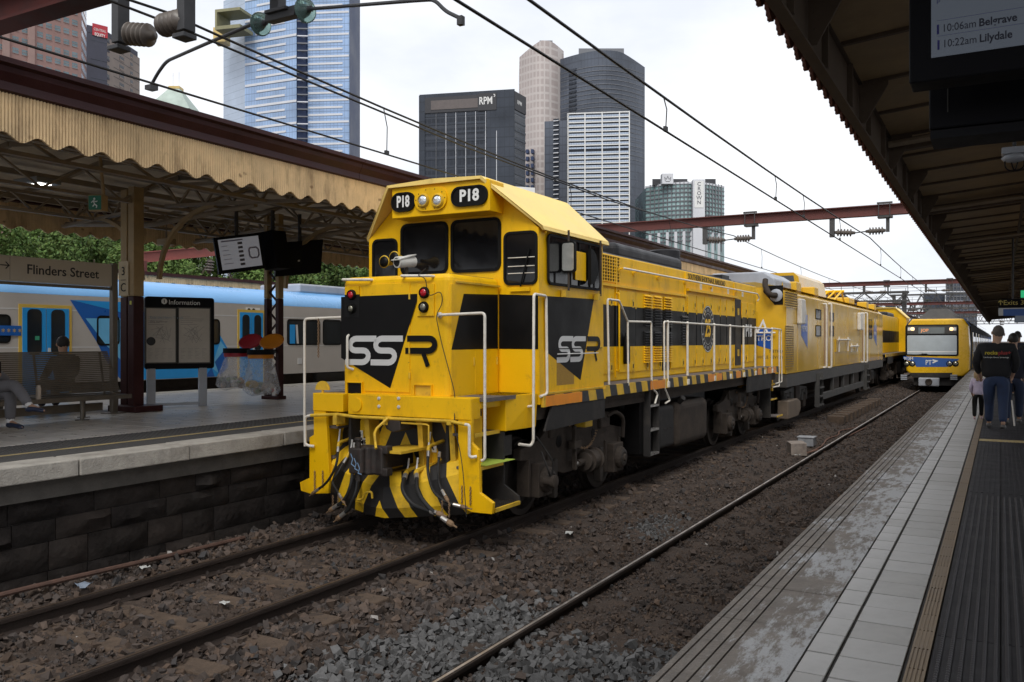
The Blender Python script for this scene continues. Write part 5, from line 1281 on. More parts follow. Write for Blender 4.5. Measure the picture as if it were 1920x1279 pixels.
mb = MB(); mb.tube(rnd([FS.p(9.86, 2.87, .02), FS.p(9.92, 2.935, .03), FS.p(11.75, 2.935, .03)], .05), .014, 6); mb.build('rain_strip', M_yel, LOCO, smooth=True)
for y in (10.4, 11.45): MB().box(-5.05, -4.98, y - .04, y + .04, 2.08, 2.17).build('bracket', M_yeld, LOCO)
# cab livery
mb = MB(); mb.poly([FS.p(a, b, .004) for a, b in [pf(FS, 1021.5, 556)] + [pf(FS, 1113, 562), pf(FS, 1088, 714), pf(FS, 1024, 661), pf(FS, 1021.5, 656)]]); mb.build('cab_side_band', M_blk, LOCO, fix=False)
mb = MB(); q = [pf(FC, 936, 553), pf(FC, 1010, 555), pf(FC, 1010, 656), pf(FC, 936, 655)]; mb.poly([FC.p(min(a, 1.34), b, .004) for a, b in q]); mb.build('cab_front_band', M_blk, LOCO, fix=False)
a0, bt = pf(FS, 1045, 632); _, bb = pf(FS, 1050, 681); ar = pf(FS, 1123.5, 640)[0]
ssr(FS, a0, bb, .35, .0065, wx=(ar - a0) / (3.0 * .35))
MB().prism(FS.flat([(9.98, .86), (11.6, .86), (11.6, 1.385), (9.98, 1.385)], 0), FS.n * .0028).build('battery_door', M_yel, LOCO)
MB().prism(FS.flat([(10.22, .92), (10.75, .92), (10.75, 1.3), (10.22, 1.3)], 0), FS.n * .0035).build('mesh_grille', mat('yellow_mesh', (.33, .19, .03), rough=.7, var=.3, scale=60), LOCO)
MB().beam(FS.p(9.9, .835, .01), FS.p(11.72, .835, .01), .03, .02).build('door_ledge', M_yeld, LOCO)
MB().beam(FS.p(9.95, 1.40, .005), FS.p(11.7, 1.40, .005), .012, .012).build('door_ledge', M_blk, LOCO)
MB().tube([FS.p(10.2, 1.33, .03), FS.p(11.5, 1.33, .03)], .008, 6).build('latch_rod', M_logo, LOCO)
# ---- front end: beam, posts, plates
q = lambda u, v, y=8.45: at(u, v, y=y)
MB().box(-7.02, -5.245, 8.42, 8.64, .60, .85).build('buffer_beam', M_yel, LOCO, bevel=.008)
MB().box(-7.59, -7.10, 8.42, 8.66, .62, .845).build('corner_box', M_yel, LOCO, bevel=.008)
RP = [(885, 749), (886, 832), (898, 844), (901, 925), (926, 944), (924, 965), (885, 961), (866, 951), (862, 940), (860, 772), (860, 752)]
mb = MB(); mb.prism([q(u, v) + Vector((0, -.02, 0)) for u, v in RP], (0, .055, 0)); mb.build('corner_plate', M_yel, LOCO, bevel=.006)
LP_ = [(590, 740), (590, 816), (582, 821), (582, 897), (564, 905), (566, 921), (585, 927), (617, 926), (620, 900), (612, 763), (612, 740)]
mb = MB(); mb.prism([q(u, v) + Vector((0, -.02, 0)) for u, v in LP_], (0, .055, 0)); mb.build('corner_plate', M_yel, LOCO, bevel=.006)
MB().box(-7.47, -7.41, 8.50, 8.8, -.36, .62).build('post_return', M_yel, LOCO); MB().box(-5.36, -5.32, 8.50, 8.8, -.36, .62).build('post_return', M_yel, LOCO)
MB().box(-7.42, -5.34, 8.78, 8.82, -.45, .70).build('end_plate', M_chev, LOCO)
mb = MB(); xs = np.linspace(-7.36, -5.37, 13); rows = []
for x in xs:
    s_ = abs(x - CX0) / 1.0; yfr = 8.25 + .24 * s_ ** 1.5; zt = -.07 + .21 * s_ ** 1.4; zb = -.60 + .10 * s_
    rows.append([(x, 8.78, zt + .1 * s_), (x, yfr + .12 + .05 * s_, zt), (x, yfr + .02, zt - .16), (x, yfr, zb + .12), (x, yfr + .05, zb), (x, 8.78, zb)])
k = len(rows[0]); V = [p for r_ in rows for p in r_]; mb.add(V, [(i * k + j, i * k + j + 1, (i + 1) * k + j + 1, (i + 1) * k + j) for i in range(len(rows) - 1) for j in range(k - 1)] + [tuple(range(k)), tuple((len(rows) - 1) * k + j for j in range(k))[::-1]])
mb.build('pilot', M_chev, LOCO, smooth=False)
for x in (-6.85, -6.05, -5.6): MB().hexa([(x - .035, 8.62, -.05), (x + .035, 8.62, -.05), (x + .035, 8.78, -.05), (x - .035, 8.78, -.05), (x - .035, 8.56, .60), (x + .035, 8.56, .60), (x + .035, 8.78, .60), (x - .035, 8.78, .60)]).build('stiffener', M_yeld, LOCO)
for u, v in ((711, 748), (748, 748), (711, 763), (748, 764)):
    p = q(u, v, 8.42); MB().lathe(p, (0, -1, 0), [(.022, 0), (.022, .012), (.012, .013), (.012, .022)], 6).build('bolt', M_logo, LOCO)
p = q(667, 760, 8.40); MB().lathe(p, (0, 1, 0), [(.085, 0), (.085, .04), (.06, .05)], 18).build('receptacle_cover', M_yel, LOCO, smooth=True)
# round-topped plate on the left corner
mb = MB(); p0 = q(604, 722, 8.5); mb.prism([(p0.x + a, 8.5, p0.z - .07 + b) for a, b in arc(0, 0, .115, 0, 180, 12)], (0, .02, 0)); mb.prism([(p0.x - .015, 8.503, p0.z - .071), (p0.x + .015, 8.503, p0.z - .071), (p0.x + .015, 8.503, .84), (p0.x - .015, 8.503, .84)], (0, .014, 0)); mb.build('target_plate', M_yeld, LOCO)
# coupler
mb = MB(); mb.box(-6.53, -6.29, 8.1, 8.78, .0, .2); mb.build('coupler_shank', M_coup, LOCO, bevel=.015)
o = MB().prism([(-6.57, 7.98, -.05), (-6.36, 7.98, -.05), (-6.33, 8.05, -.05), (-6.20, 8.04, -.05), (-6.20, 8.15, -.05), (-6.3, 8.2, -.05), (-6.52, 8.2, -.05), (-6.59, 8.1, -.05)], (0, 0, .33)).build('coupler_head', M_coup, LOCO, bevel=.025)
MB().prism([(-6.60, 7.92, -.035), (-6.41, 7.92, -.035), (-6.40, 7.98, -.035), (-6.585, 7.985, -.035)], (0, 0, .30)).build('knuckle', M_coup, o, bevel=.02)
for z in (-.055, .20): MB().box(-6.23, -6.14, 8.05, 8.16, z, z + .09).build('guard_arm', M_coup, o, bevel=.01)
MB().lathe((-6.49, 7.97, -.12), (0, 0, 1), [(.03, 0), (.03, .47), (.045, .475), (.045, .5)], 12).build('knuckle_pin', M_coup, o)
mb = MB()
for k_ in range(3): stroke(mb, Fr((-6.5, 7.918, .1), X_, Z_), [(-.06 + k_ * .05, .1 - k_ * .05), (-.03 + k_ * .05, .04 - k_ * .05), (-.05 + k_ * .05, -.02 - k_ * .05), (0 + k_ * .05, -.05 - k_ * .04)], .012, .003)
mb.build('chalk_marks', mat('chalk_blue', (.16, .26, .4), rough=.9), o, fix=False)
MB().box(-6.36, -5.98, 8.1, 8.7, .205, .235).build('draft_plate', M_yeld, LOCO)
# uncoupling rod and brackets
rod = [(583, 780), (632, 778), (668, 783), (844, 791), (872, 797)]
MB().tube([q(u, v, 8.36) for u, v in rod], .02, 8).build('uncoupling_rod', M_yeld, LOCO, smooth=True)
MB().tube(rnd([q(583, 780, 8.36), q(572, 782, 8.36), q(572, 836, 8.36), q(589, 838, 8.4)], .06), .018, 8).build('rod_handle', M_railw, LOCO, smooth=True)
MB().tube(rnd([q(872, 797, 8.36), q(880, 798, 8.36), q(880, 859, 8.36), q(894, 857, 8.4)], .05), .018, 8).build('rod_handle', M_railw, LOCO, smooth=True)
for u in (634, 728, 847):
    p = q(u, 788, 8.40); MB().box(p.x - .03, p.x + .03, 8.33, 8.5, p.z - .06, .60).build('rod_bracket', M_yeld, LOCO, bevel=.006)
MB().tube(rnd([q(727, 785, 8.34), q(706, 805, 8.2), q(702, 815, 8.1), q(705, 842, 7.98)], .03), .016, 7).build('lifting_lever', M_yeld, LOCO, smooth=True)
MB().tube([q(753, 794, 8.37), q(800, 797, 8.37), q(804, 800, 8.37), q(804, 830, 8.37)], .012, 7).build('pipe', M_yeld, LOCO)
mb = MB(); p = q(742, 800, 8.42); mb.prism([(p.x - .12, 8.35, p.z + .03), (p.x, 8.35, p.z + .09), (p.x + .11, 8.35, p.z + .07), (p.x + .12, 8.35, p.z - .04), (p.x, 8.35, p.z - .07), (p.x - .09, 8.35, p.z - .03)], (0, .3, 0)); mb.build('rope_guide', M_coup, LOCO, bevel=.01)
# hoses with cocks and glad hands
def hose(px, y, r=.024, cock=True):
    r *= .8
    pts = [at(u, v, y=yy) for (u, v), yy in zip(px, y)]; P = rnd(pts, .2, 6)
    o = MB().tube(P, r, 9).build('hose', M_hose, LOCO, smooth=True)
    d = (P[0] - P[1]).normalized(); MB().tube([P[0] - d * .06, P[0] + d * .02], r * 1.25, 9).build('ferrule', M_tread, o)
    e = (P[-1] - P[-2]).normalized(); MB().tube([P[-1] - e * .08, P[-1] + e * .01], r * 1.2, 9).build('ferrule', M_tread, o)
    MB().lathe(P[-1], e, [(r * .8, 0), (r * 1.5, .03), (r * 1.3, .08), (r * .5, .1), (r * .4, .15)], 8).build('glad_hand', M_chain, o)
    if cock:
        mb = MB(); mb.tube(rnd([P[0] + d * .02, P[0] + d * .09, P[0] + d * .09 + Vector((.02, .28, .04))], .05), r * 1.3, 9); mb.build('angle_cock', M_yeld, o, smooth=True)
        MB().tube(rnd([P[0] + d * .1, P[0] + d * .14 + Vector((.01, 0, .04)), P[0] + d * .14 + Vector((.03, -.01, .13))], .03), .011, 7).build('cock_handle', M_logo, o, smooth=True)
hose([(661, 868), (660, 905), (648, 938), (626, 953)], (8.36, 8.2, 8.18, 8.2), .026)
hose([(672, 893), (668, 925), (652, 958), (640, 968)], (8.3, 8.15, 8.15, 8.15), .028, False)
hose([(634, 842), (632, 872), (615, 905), (592, 922)], (8.45, 8.32, 8.32, 8.36), .02)
hose([(648, 862), (632, 890), (622, 905), (640, 935)], (8.45, 8.3, 8.3, 8.2), .018)
hose([(760, 893), (752, 918), (772, 948), (818, 963)], (8.3, 8.08, 8.05, 8.02), .03)
hose([(781, 893), (782, 925), (808, 958), (838, 978)], (8.3, 8.06, 8.02, 8.0), .03)
hose([(803, 850), (801, 885), (812, 925), (838, 944), (862, 950)], (8.45, 8.3, 8.28, 8.3, 8.33), .022)
hose([(824, 852), (821, 880), (823, 910), (834, 930)], (8.5, 8.36, 8.35, 8.3), .02, False)
for (u, v0, v1, yy) in ((590, 884, 920, 8.41), (605, 884, 915, 8.41), (624, 930, 950, 8.3), (634, 930, 948, 8.3), (866, 912, 945, 8.41), (882, 914, 948, 8.41), (829, 940, 968, 8.2), (842, 945, 972, 8.2)):
    a, b = q(u, v0, yy), q(u, v1, yy); n = 7; mb = MB()
    for i in range(n):
        c = a.lerp(b, (i + .5) / n); h = (a - b).length / n * .62; mb.tube([c + Z_ * h, c + (X_ if i % 2 else Y_) * .012, c - Z_ * h, c - (X_ if i % 2 else Y_) * .012, c + Z_ * h], .0045, 5)
    mb.build('chain', M_chain, LOCO)
for (u, v, ch, ft) in ((675, 816, '4', .075), (682, 831, 'MR', .075), (851, 825, '3', .075), (807, 840, 'MR', .06)):
    a, b = pf(Fr((CX0, 8.775, 0), X_, Z_), u, v); f_ = Fr((CX0, 8.775, 0), X_, Z_)
    o = MB().prism(f_.flat([(a - .04 * len(ch) - .01, b - .055), (a + .04 * len(ch) + .01, b - .055), (a + .04 * len(ch) + .01, b + .055), (a - .04 * len(ch) - .01, b + .055)], 0), f_.n * .004).build('stencil_plate', M_plate, LOCO)
    text('lettering', ch, f_, a, b, ft * 1.3, M_blk, o, off=.006, align='CENTER', bold=.003)
for (u, v) in ((790, 846), (696, 834)):
    a, b = pf(Fr((CX0, 8.775, 0), X_, Z_), u, v); text('lettering', 'BP', Fr((CX0, 8.775, 0), X_, Z_), a, b, .1, M_blk, LOCO, off=.004, align='CENTER', bold=.002)
mb = MB(); mb.tube(rnd([q(662, 937, 8.2), q(680, 938, 8.18), q(684, 925, 8.16), q(697, 922, 8.18), q(698, 935, 8.2)], .04), .014, 7); mb.build('lifting_handle', M_yeld, LOCO, smooth=True)
# ---- steps on the right (and their mirror image on the far side)
for mx_ in (0, 1):
    fx = (lambda x: x) if not mx_ else (lambda x: 2 * CX0 - x)
    bxs = lambda x0, x1, *r_: MB().box(min(fx(x0), fx(x1)), max(fx(x0), fx(x1)), *r_)
    mb = MB(); pts = [(-5.62, .40), (-5.06, .40), (-5.06, .845), (-5.62, .845)]
    MB().hexa([(fx(-5.66), 9.10, .42), (fx(-5.17), 9.10, .42), (fx(-5.10), 9.74, .42), (fx(-5.66), 9.74, .42), (fx(-5.66), 9.10, .845), (fx(-5.17), 9.10, .845), (fx(-5.07), 9.74, .845), (fx(-5.66), 9.74, .845)]).build('step_box', M_yel, LOCO, bevel=.008)
    bxs(-5.66, -5.24, 8.64, 9.098, .72, .842).build('step_fascia', M_yel, LOCO)
    bxs(-5.70, -5.66, 8.6, 9.2, -.45, .80).build('step_back', M_skirt, LOCO); bxs(-5.56, -5.53, 8.52, 9.097, .432, .80).build('step_riser', M_yel, LOCO)
    MB().prism([(fx(-5.66), 9.10, .41), (fx(-5.2), 9.10, .41), (fx(-5.2), 9.10, -.22), (fx(-5.0), 9.10, -.34), (fx(-4.98), 9.10, -.42), (fx(-5.66), 9.10, -.45)], (0, .03, 0)).build('step_cheek', M_skirt, LOCO)
    for (z, xo, nm) in ((.43, -5.25, 'step_tread'), (.05, -5.2, 'step_tread'), (-.40, -4.97, 'step_tread')):
        bxs(xo - .3, xo - .03, 8.52, 9.095, z - .03, z).build(nm, M_deck if z > -.3 else M_under, LOCO); bxs(xo - .03, xo, 8.52, 9.095, z - .035, z + .006).build('tread_edge', M_yeld, LOCO)
    if not mx_:
        mb = MB()
        for i in range(9): mb.beam((-5.27 + .03 * i, 8.53, -.392), (-5.27 + .03 * i + .02, 9.09, -.392), .006, .012)
        for i in range(12): mb.beam((-5.28, 8.55 + .045 * i, -.390), (-5.0, 8.55 + .045 * i, -.390), .006, .012)
        mb.build('tread_mesh', M_wheel, LOCO)
        MB().prism([(-5.5, 8.62, .062), (-5.16, 8.62, .062), (-5.1, 9.2, .075), (-5.44, 9.2, .075)], (0, 0, .006)).build('loose_card', mat('green_card', (.42, .55, .08), rough=.6, var=.1), LOCO)
    bxs(-5.3, -5.2, 9.13, 9.3, .12, .36).build('cable_box', M_skirt, LOCO)
# handrails at the front corners
def hr(pts, r=.018, name='handrail', m=M_railw, rad=.05): return MB().tube(rnd(pts, rad, 5), r, 9).build(name, m, LOCO, smooth=True)
hr([FN.p(*pf(FN, 824, 592), -.02), FN.p(*pf(FN, 832, 592), .08)] + [q(909, 588, 8.5), q(909, 865, 8.5), q(893, 864, 8.5)], .017)
MB().lathe(FN.p(*pf(FN, 826, 592), .0), (0, -1, 0), [(.035, 0), (.035, .02), (.02, .03), (.02, .05)], 8).build('handrail_base', M_logo, LOCO)
hr([q(640, 596, 8.58), q(571, 599, 8.5), q(571, 780, 8.5), q(572, 838, 8.48)], .017)
mb = MB()
for i in range(12): c = q(597, 602 + i * 6, 8.5); mb.tube([c + Z_ * .025, c + (X_ if i % 2 else Y_) * .014, c - Z_ * .025, c - (X_ if i % 2 else Y_) * .014, c + Z_ * .025], .006, 5)
mb.build('chain', M_chain, LOCO)
def sl(u, v, x=-5.0): return at(u, v, x=x)
hr([sl(973, 834, -5.12), sl(995, 837, -5.05), sl(1000, 828, -5.03), sl(1001, 552, -5.03), sl(1024, 556, -5.03), sl(1026, 740, -5.03), sl(1012, 745, -5.05)], .018)
MB().tube([sl(985, 764, -5.14), sl(1000, 762, -5.03)], .015, 8).build('handrail_base', M_railw, LOCO)
MB().lathe(sl(984, 764, -5.15), (1, 0, 0), [(.05, 0), (.05, .03), (.03, .04)], 10).build('handrail_base', M_yeld, LOCO)
# walkway handrails
W = -5.03
hr([sl(1142, 722, W), sl(1139, 562, W), sl(1161, 565, W), sl(1177, 604, W), sl(1221, 605, W), sl(1222, 728, W), sl(1233, 740, W), sl(1228, 758, W)], .017)
hr([sl(1177, 604, W), sl(1178, 724, W)], .016)
hr([sl(1248, 757, W), sl(1256, 752, W), sl(1246, 728, W), sl(1245, 604, W), sl(1289, 607, W), sl(1339, 610, W), sl(1394, 614, W), sl(1461, 618.5, W), sl(1461, 725, W), sl(1450, 727, W)], .017)
for (u, v0, v1) in ((1252, 605, 728), (1289, 607, 705), (1339, 610, 698), (1369, 612, 695), (1394, 614, 692), (1416, 616, 690), (1433, 617, 688), (1447, 618, 720)):
    a, b = sl(u, v0, W), sl(u, v1, W); b.z = max(b.z, .70); mb = MB(); mb.tube([a, b], .022, 9); mb.ball(a, .032, n=10, m=6); mb.build('stanchion', M_railw, LOCO, smooth=True)
    MB().box(b.x - .03, b.x + .03, b.y - .05, b.y + .05, .70, .80).build('stanchion_foot', M_railw, LOCO, bevel=.006)
hr([at(1169, 504, x=-5.42), at(1290, 527, x=-5.42), at(1420, 552, x=-5.42), at(1424, 560, x=-5.42), at(1420, 566, x=-5.46)], .017)
for u, v in ((1169, 504), (1196, 510), (1240, 518), (1290, 527), (1340, 536), (1385, 545)):
    p = at(u, v, x=-5.42); MB().tube([p, (-5.5, p.y, p.z - .02)], .012, 6).build('rail_bracket', M_yel, LOCO)
    MB().lathe((-5.5, p.y, p.z - .02), (1, 0, 0), [(.06, 0), (.06, .012), (.04, .02)], 12).build('bracket_boss', M_yel, LOCO)
# ---- hood
MB().box(-7.32, -5.5, 11.782, 22.75, .846, 2.90).build('hood', M_liv, LOCO, bevel=.02)
rc = [(-7.32, 2.86), (-7.28, 2.91), (-7.12, 2.955), (-6.75, 2.985), (-6.07, 2.985), (-5.70, 2.955), (-5.54, 2.91), (-5.5, 2.86)]
MB().prism([(x, 11.87, z + .012) for x, z in rc], (0, 10.86, 0)).build('hood_roof', M_roofb, LOCO, smooth=True)
MB().box(-7.22, -5.60, 13.6, 17.1, 2.86, 3.165).build('dust_filter_housing', M_roofb, LOCO, bevel=.11).modifiers[0].segments = 4
MB().lathe((-6.41, 18.3, 2.95), Z_, [(.34, 0), (.34, .5), (.3, .53), (.29, .47)], 20).build('exhaust_stack', M_roofb, LOCO, smooth=True)
for y in (20.3, 21.6): MB().lathe((-6.41, y, 2.97), Z_, [(.55, 0), (.55, .06), (.5, .08), (.1, .09)], 24).build('fan_grille', M_roofb, LOCO, smooth=True)
p = at(1166, 470, x=-6.0); MB().lathe((p.x, p.y, 2.94), Z_, [(.035, 0), (.035, .24), (.02, .29)], 10).build('antenna', M_letw, LOCO, smooth='full')
MB().box(-6.0, -5.7, 20.3, 20.9, 2.95, 3.06).build('roof_box', M_roofb, LOCO)
# cooling grille by the cab
q0, q1 = pf(FH, 1132, 520), pf(FH, 1160, 481); g0, g1 = 12.0, q1[0]
gr_ = MB().prism(FH.flat([(g0, 2.46), (g1, 2.46), (g1, 2.87), (g0, 2.87)], 0), FH.n * .006).build('grille', M_blk, LOCO)
mb = MB()
for i in range(15): a = g0 + (g1 - g0) * i / 14; mb.beam(FH.p(a, 2.46, .012), FH.p(a, 2.87, .012), .022, .012, up=(1, 0, 0))
for i in range(9): b = 2.46 + .41 * i / 8; mb.beam(FH.p(g0, b, .016), FH.p(g1, b, .016), .012, .014)
mb.build('grille_bars', M_yel, gr_)
MB().beam(FH.p(11.9, 2.40, .02), FH.p(16.95, 2.40, .02), .05, .04).build('hood_ledge', M_yel, LOCO)
MB().beam(FH.p(16.98, 2.53, .03), FH.p(20.75, 2.53, .03), .08, .05).build('hood_ledge', M_yel, LOCO)
edges = [(12.0, 12.55), (12.58, 13.2), (13.42, 14.15), (14.18, 14.85), (14.88, 15.5), (16.0, 16.85), (17.05, 17.6), (17.63, 18.15), (18.18, 18.75), (18.78, 19.35), (19.38, 19.85), (19.88, 20.5), (21.25, 21.75), (21.78, 22.5)]
for i, (ya, yb) in enumerate(edges):
    zt = 2.34 if ya < 16.9 else 2.44
    d_ = MB().prism(FH.flat([(ya, .98), (yb, .98), (yb, zt), (ya, zt)], 0), FH.n * (.016 + .004 * (i % 3))).build('hood_door', M_liv, LOCO, bevel=.005)
    for b in (zt - .2, 1.08):
        ym = yb - .13; mb = MB(); mb.prism(FH.flat(rrect(ym, b, .09, .15, .03), .018), FH.n * .012); mb.build('door_catch', M_yeld, d_)
        MB().beam(FH.p(ym, b - .04, .034), FH.p(ym, b + .03, .034), .014, .014).build('catch_lever', M_under, d_)
    for b in (1.25, 2.05): MB().tube([FH.p(ya - .01, b, .02), FH.p(ya - .01, b + .1, .02)], .013, 6).build('door_hinge', M_yeld, d_)
MB().prism(FH.flat([(20.62, .92), (21.15, .92), (21.15, 2.50), (20.62, 2.50)], 0), FH.n * .02).build('hood_door', M_blk, LOCO, bevel=.004)
for b in (1.22, 2.2): MB().prism(FH.flat(rrect(20.9, b, .14, .16, .02), .02), FH.n * .008).build('door_catch', M_yeld, LOCO)
def louvres(u0, u1, v0, v1, n):
    a0 = pf(FH, u0, 600)[0]; a1 = pf(FH, u1, 600)[0]; b1 = pf(FH, (u0 + u1) / 2, v0)[1]; b0 = pf(FH, (u0 + u1) / 2, v1)[1]; mb = MB()
    for i in range(n):
        b = b0 + (b1 - b0) * (i + .1) / n; h = (b1 - b0) / n * .72
        mb.hexa([FH.p(a0, b, .018), FH.p(a1, b, .018), FH.p(a1, b, .062), FH.p(a0, b, .062), FH.p(a0 + .01, b + h, .018), FH.p(a1 - .01, b + h, .018), FH.p(a1 - .01, b + h, .026), FH.p(a0 + .01, b + h, .026)])
    o = mb.build('louvre_stack', M_liv, LOCO); o['kind'] = 'stuff'
for (u0, u1, e) in ((1205, 1219, 0), (1223, 1237, 2), (1243, 1256, 4)):
    louvres(u0, u1, 553 + e, 613 + e * .6, 12); louvres(u0, u1, 621 + e * .4, 681 - e * .4, 13)
louvres(1275, 1287, 592, 647, 11)
MB().prism(FH.flat([(15.55, .95), (15.95, .95), (15.95, 2.06), (15.55, 2.06)], 0), FH.n * .012).build('recess_panel', M_blk, LOCO)
o = MB().lathe((-5.43, 13.62, 1.12), Z_, [(.05, 0), (.06, .04), (.06, .4), (.03, .48), (.02, .52)], 12).build('extinguisher', M_blk, LOCO, smooth='full')
hr([FH.p(13.3, 1.02, .02), FH.p(13.3, 1.02, .07), FH.p(13.3, 2.28, .07), FH.p(13.3, 2.28, .02)], .015, 'grab_handle', M_yel)
MB().tube(rnd([FH.p(15.75, 1.0, .03), FH.p(15.75, 1.5, .07), FH.p(15.7, 1.75, .05)], .1), .018, 7).build('hose', M_hose, LOCO, smooth=True)
# emblem disc
ea, eb = pf(FH, 1325, 618)[0], pf(FH, 1325, 618)[1]
MB().poly([FH.p(ea + .48 * math.cos(t_), eb + .50 * math.sin(t_), .027) for t_ in np.linspace(0, 2 * PI, 33)[:-1]]).build('emblem_disc', M_blk, LOCO, fix=False)
em = MB(); stroke(em, FH, [(ea + .462 * math.cos(t_), eb + .482 * math.sin(t_)) for t_ in np.linspace(0, 2 * PI, 41)], .018, .029); stroke(em, FH, [(ea + .31 * math.cos(t_), eb + .33 * math.sin(t_)) for t_ in np.linspace(0, 2 * PI, 41)], .008, .029)
for k_ in range(22):
    if k_ in (0, 11): continue
    t_ = 2 * PI * k_ / 22; stroke(em, FH, [(ea + .355 * math.cos(t_), eb + .375 * math.sin(t_)), (ea + .42 * math.cos(t_), eb + .44 * math.sin(t_))], .03, .029)
em.build('emblem_ring', M_logo, LOCO, fix=False)
text('numerals', '25', FH, ea - .0, eb - .0, .52, M_yel, LOCO, off=.030, bold=.012, align='CENTER', sx=.8)
text('lettering', 'SOUTHERN SHORTHAUL RAILROAD', FH, 17.1, 2.80, .165, M_blk, LOCO, off=.006, fit=2.7)
text('numerals', 'P18', FH, 21.55, 1.74, .42, M_letw, LOCO, off=.027, bold=.01)
for y in (17.9, 18.7, 20.0, 21.3): MB().prism(FH.flat([(y, 2.58), (y + .14, 2.58), (y + .14, 2.7), (y, 2.7)], 0), FH.n * .004).build('notice', M_plate, LOCO)
for ya in (13.31, 16.92, 20.56): MB().beam(FH.p(ya, .9, .01), FH.p(ya, 2.86, .01), .05, .02, up=(1, 0, 0)).build('hood_pillar', M_liv, LOCO)
# ---- rear end
MB().box(-7.6, -5.2, 23.2, 23.3, .2, .845).build('rear_beam', M_yel, LOCO)
MB().box(-6.55, -6.27, 23.25, 23.9, .0, .2).build('coupler_shank', M_coup, LOCO)
for (z, xo) in ((.4, -5.15), (.02, -5.1), (-.4, -4.95)):
    MB().box(xo - .3, xo, 22.6, 23.2, z - .03, z).build('step_tread', M_deck, LOCO); MB().box(xo, xo + .02, 22.6, 23.2, z - .03, z + .005).build('tread_edge', M_yeld, LOCO)
MB().box(-5.4, -5.1, 22.56, 22.6, -.45, .69).build('step_cheek', M_skirt, LOCO); MB().box(-5.45, -5.4, 22.6, 23.2, -.45, .69).build('step_back', M_skirt, LOCO)
hr([sl(1447, 616, W), sl(1465, 619, W), sl(1466, 717, W), sl(1455, 720, W)], .015)
# ---- ladder, tanks
yA, yB = pf(FS, 1217, 790)[0], pf(FS, 1234, 790)[0]
for y in (yA, yB): MB().box(-5.14, -5.03, y - .02, y + .02, -.40, .69).build('ladder_side', M_skirt, LOCO)
for v in (761, 806, 851):
    z = pf(FS, 1226, v)[1]; MB().box(-5.13, -5.025, yA + .02, yB - .02, z - .02, z + .012).build('ladder_tread', M_tread, LOCO)
MB().box(-5.4, -5.14, yA - .2, yB + .05, -.35, .5).build('ladder_back', M_blk, LOCO)
def tank(u0, u1, v0, v1, x1, name, bev, m=M_under):
    f_ = Fr((x1, 0, 0), Y_, Z_); a0 = pf(f_, u0, 800)[0]; a1 = pf(f_, u1, 800)[0]; zt = pf(f_, (u0 + u1) / 2, v0)[1]; zb = pf(f_, (u0 + u1) / 2, v1)[1]
    o = MB().box(2 * CX0 - x1, x1, a0, a1, zb, zt).build(name, m, LOCO, bevel=bev); o.modifiers[0].segments = 4; return a0, a1, zb, zt
A_ = tank(1236, 1265, 762, 841, -5.14, 'battery_box', .07, M_skirt)
B_ = tank(1272, 1328, 750, 832, -5.10, 'fuel_tank', .13)
for i in range(3): MB().lathe((-5.14, A_[0] + (A_[1] - A_[0]) * (.3 + .2 * i), A_[2] + .35), X_, [(.015, 0), (.015, .01)], 8).build('rivet', M_wheel, LOCO)
MB().tube([(-5.2, B_[0] + .2, B_[3] - .05), (-5.05, B_[0] + .12, B_[3] + .08)], .05, 12).build('filler_pipe', M_skirt, LOCO)
MB().box(-7.2, -5.55, 13.6, 18.4, -.2, .5).build('centre_tank', M_blk, LOCO)
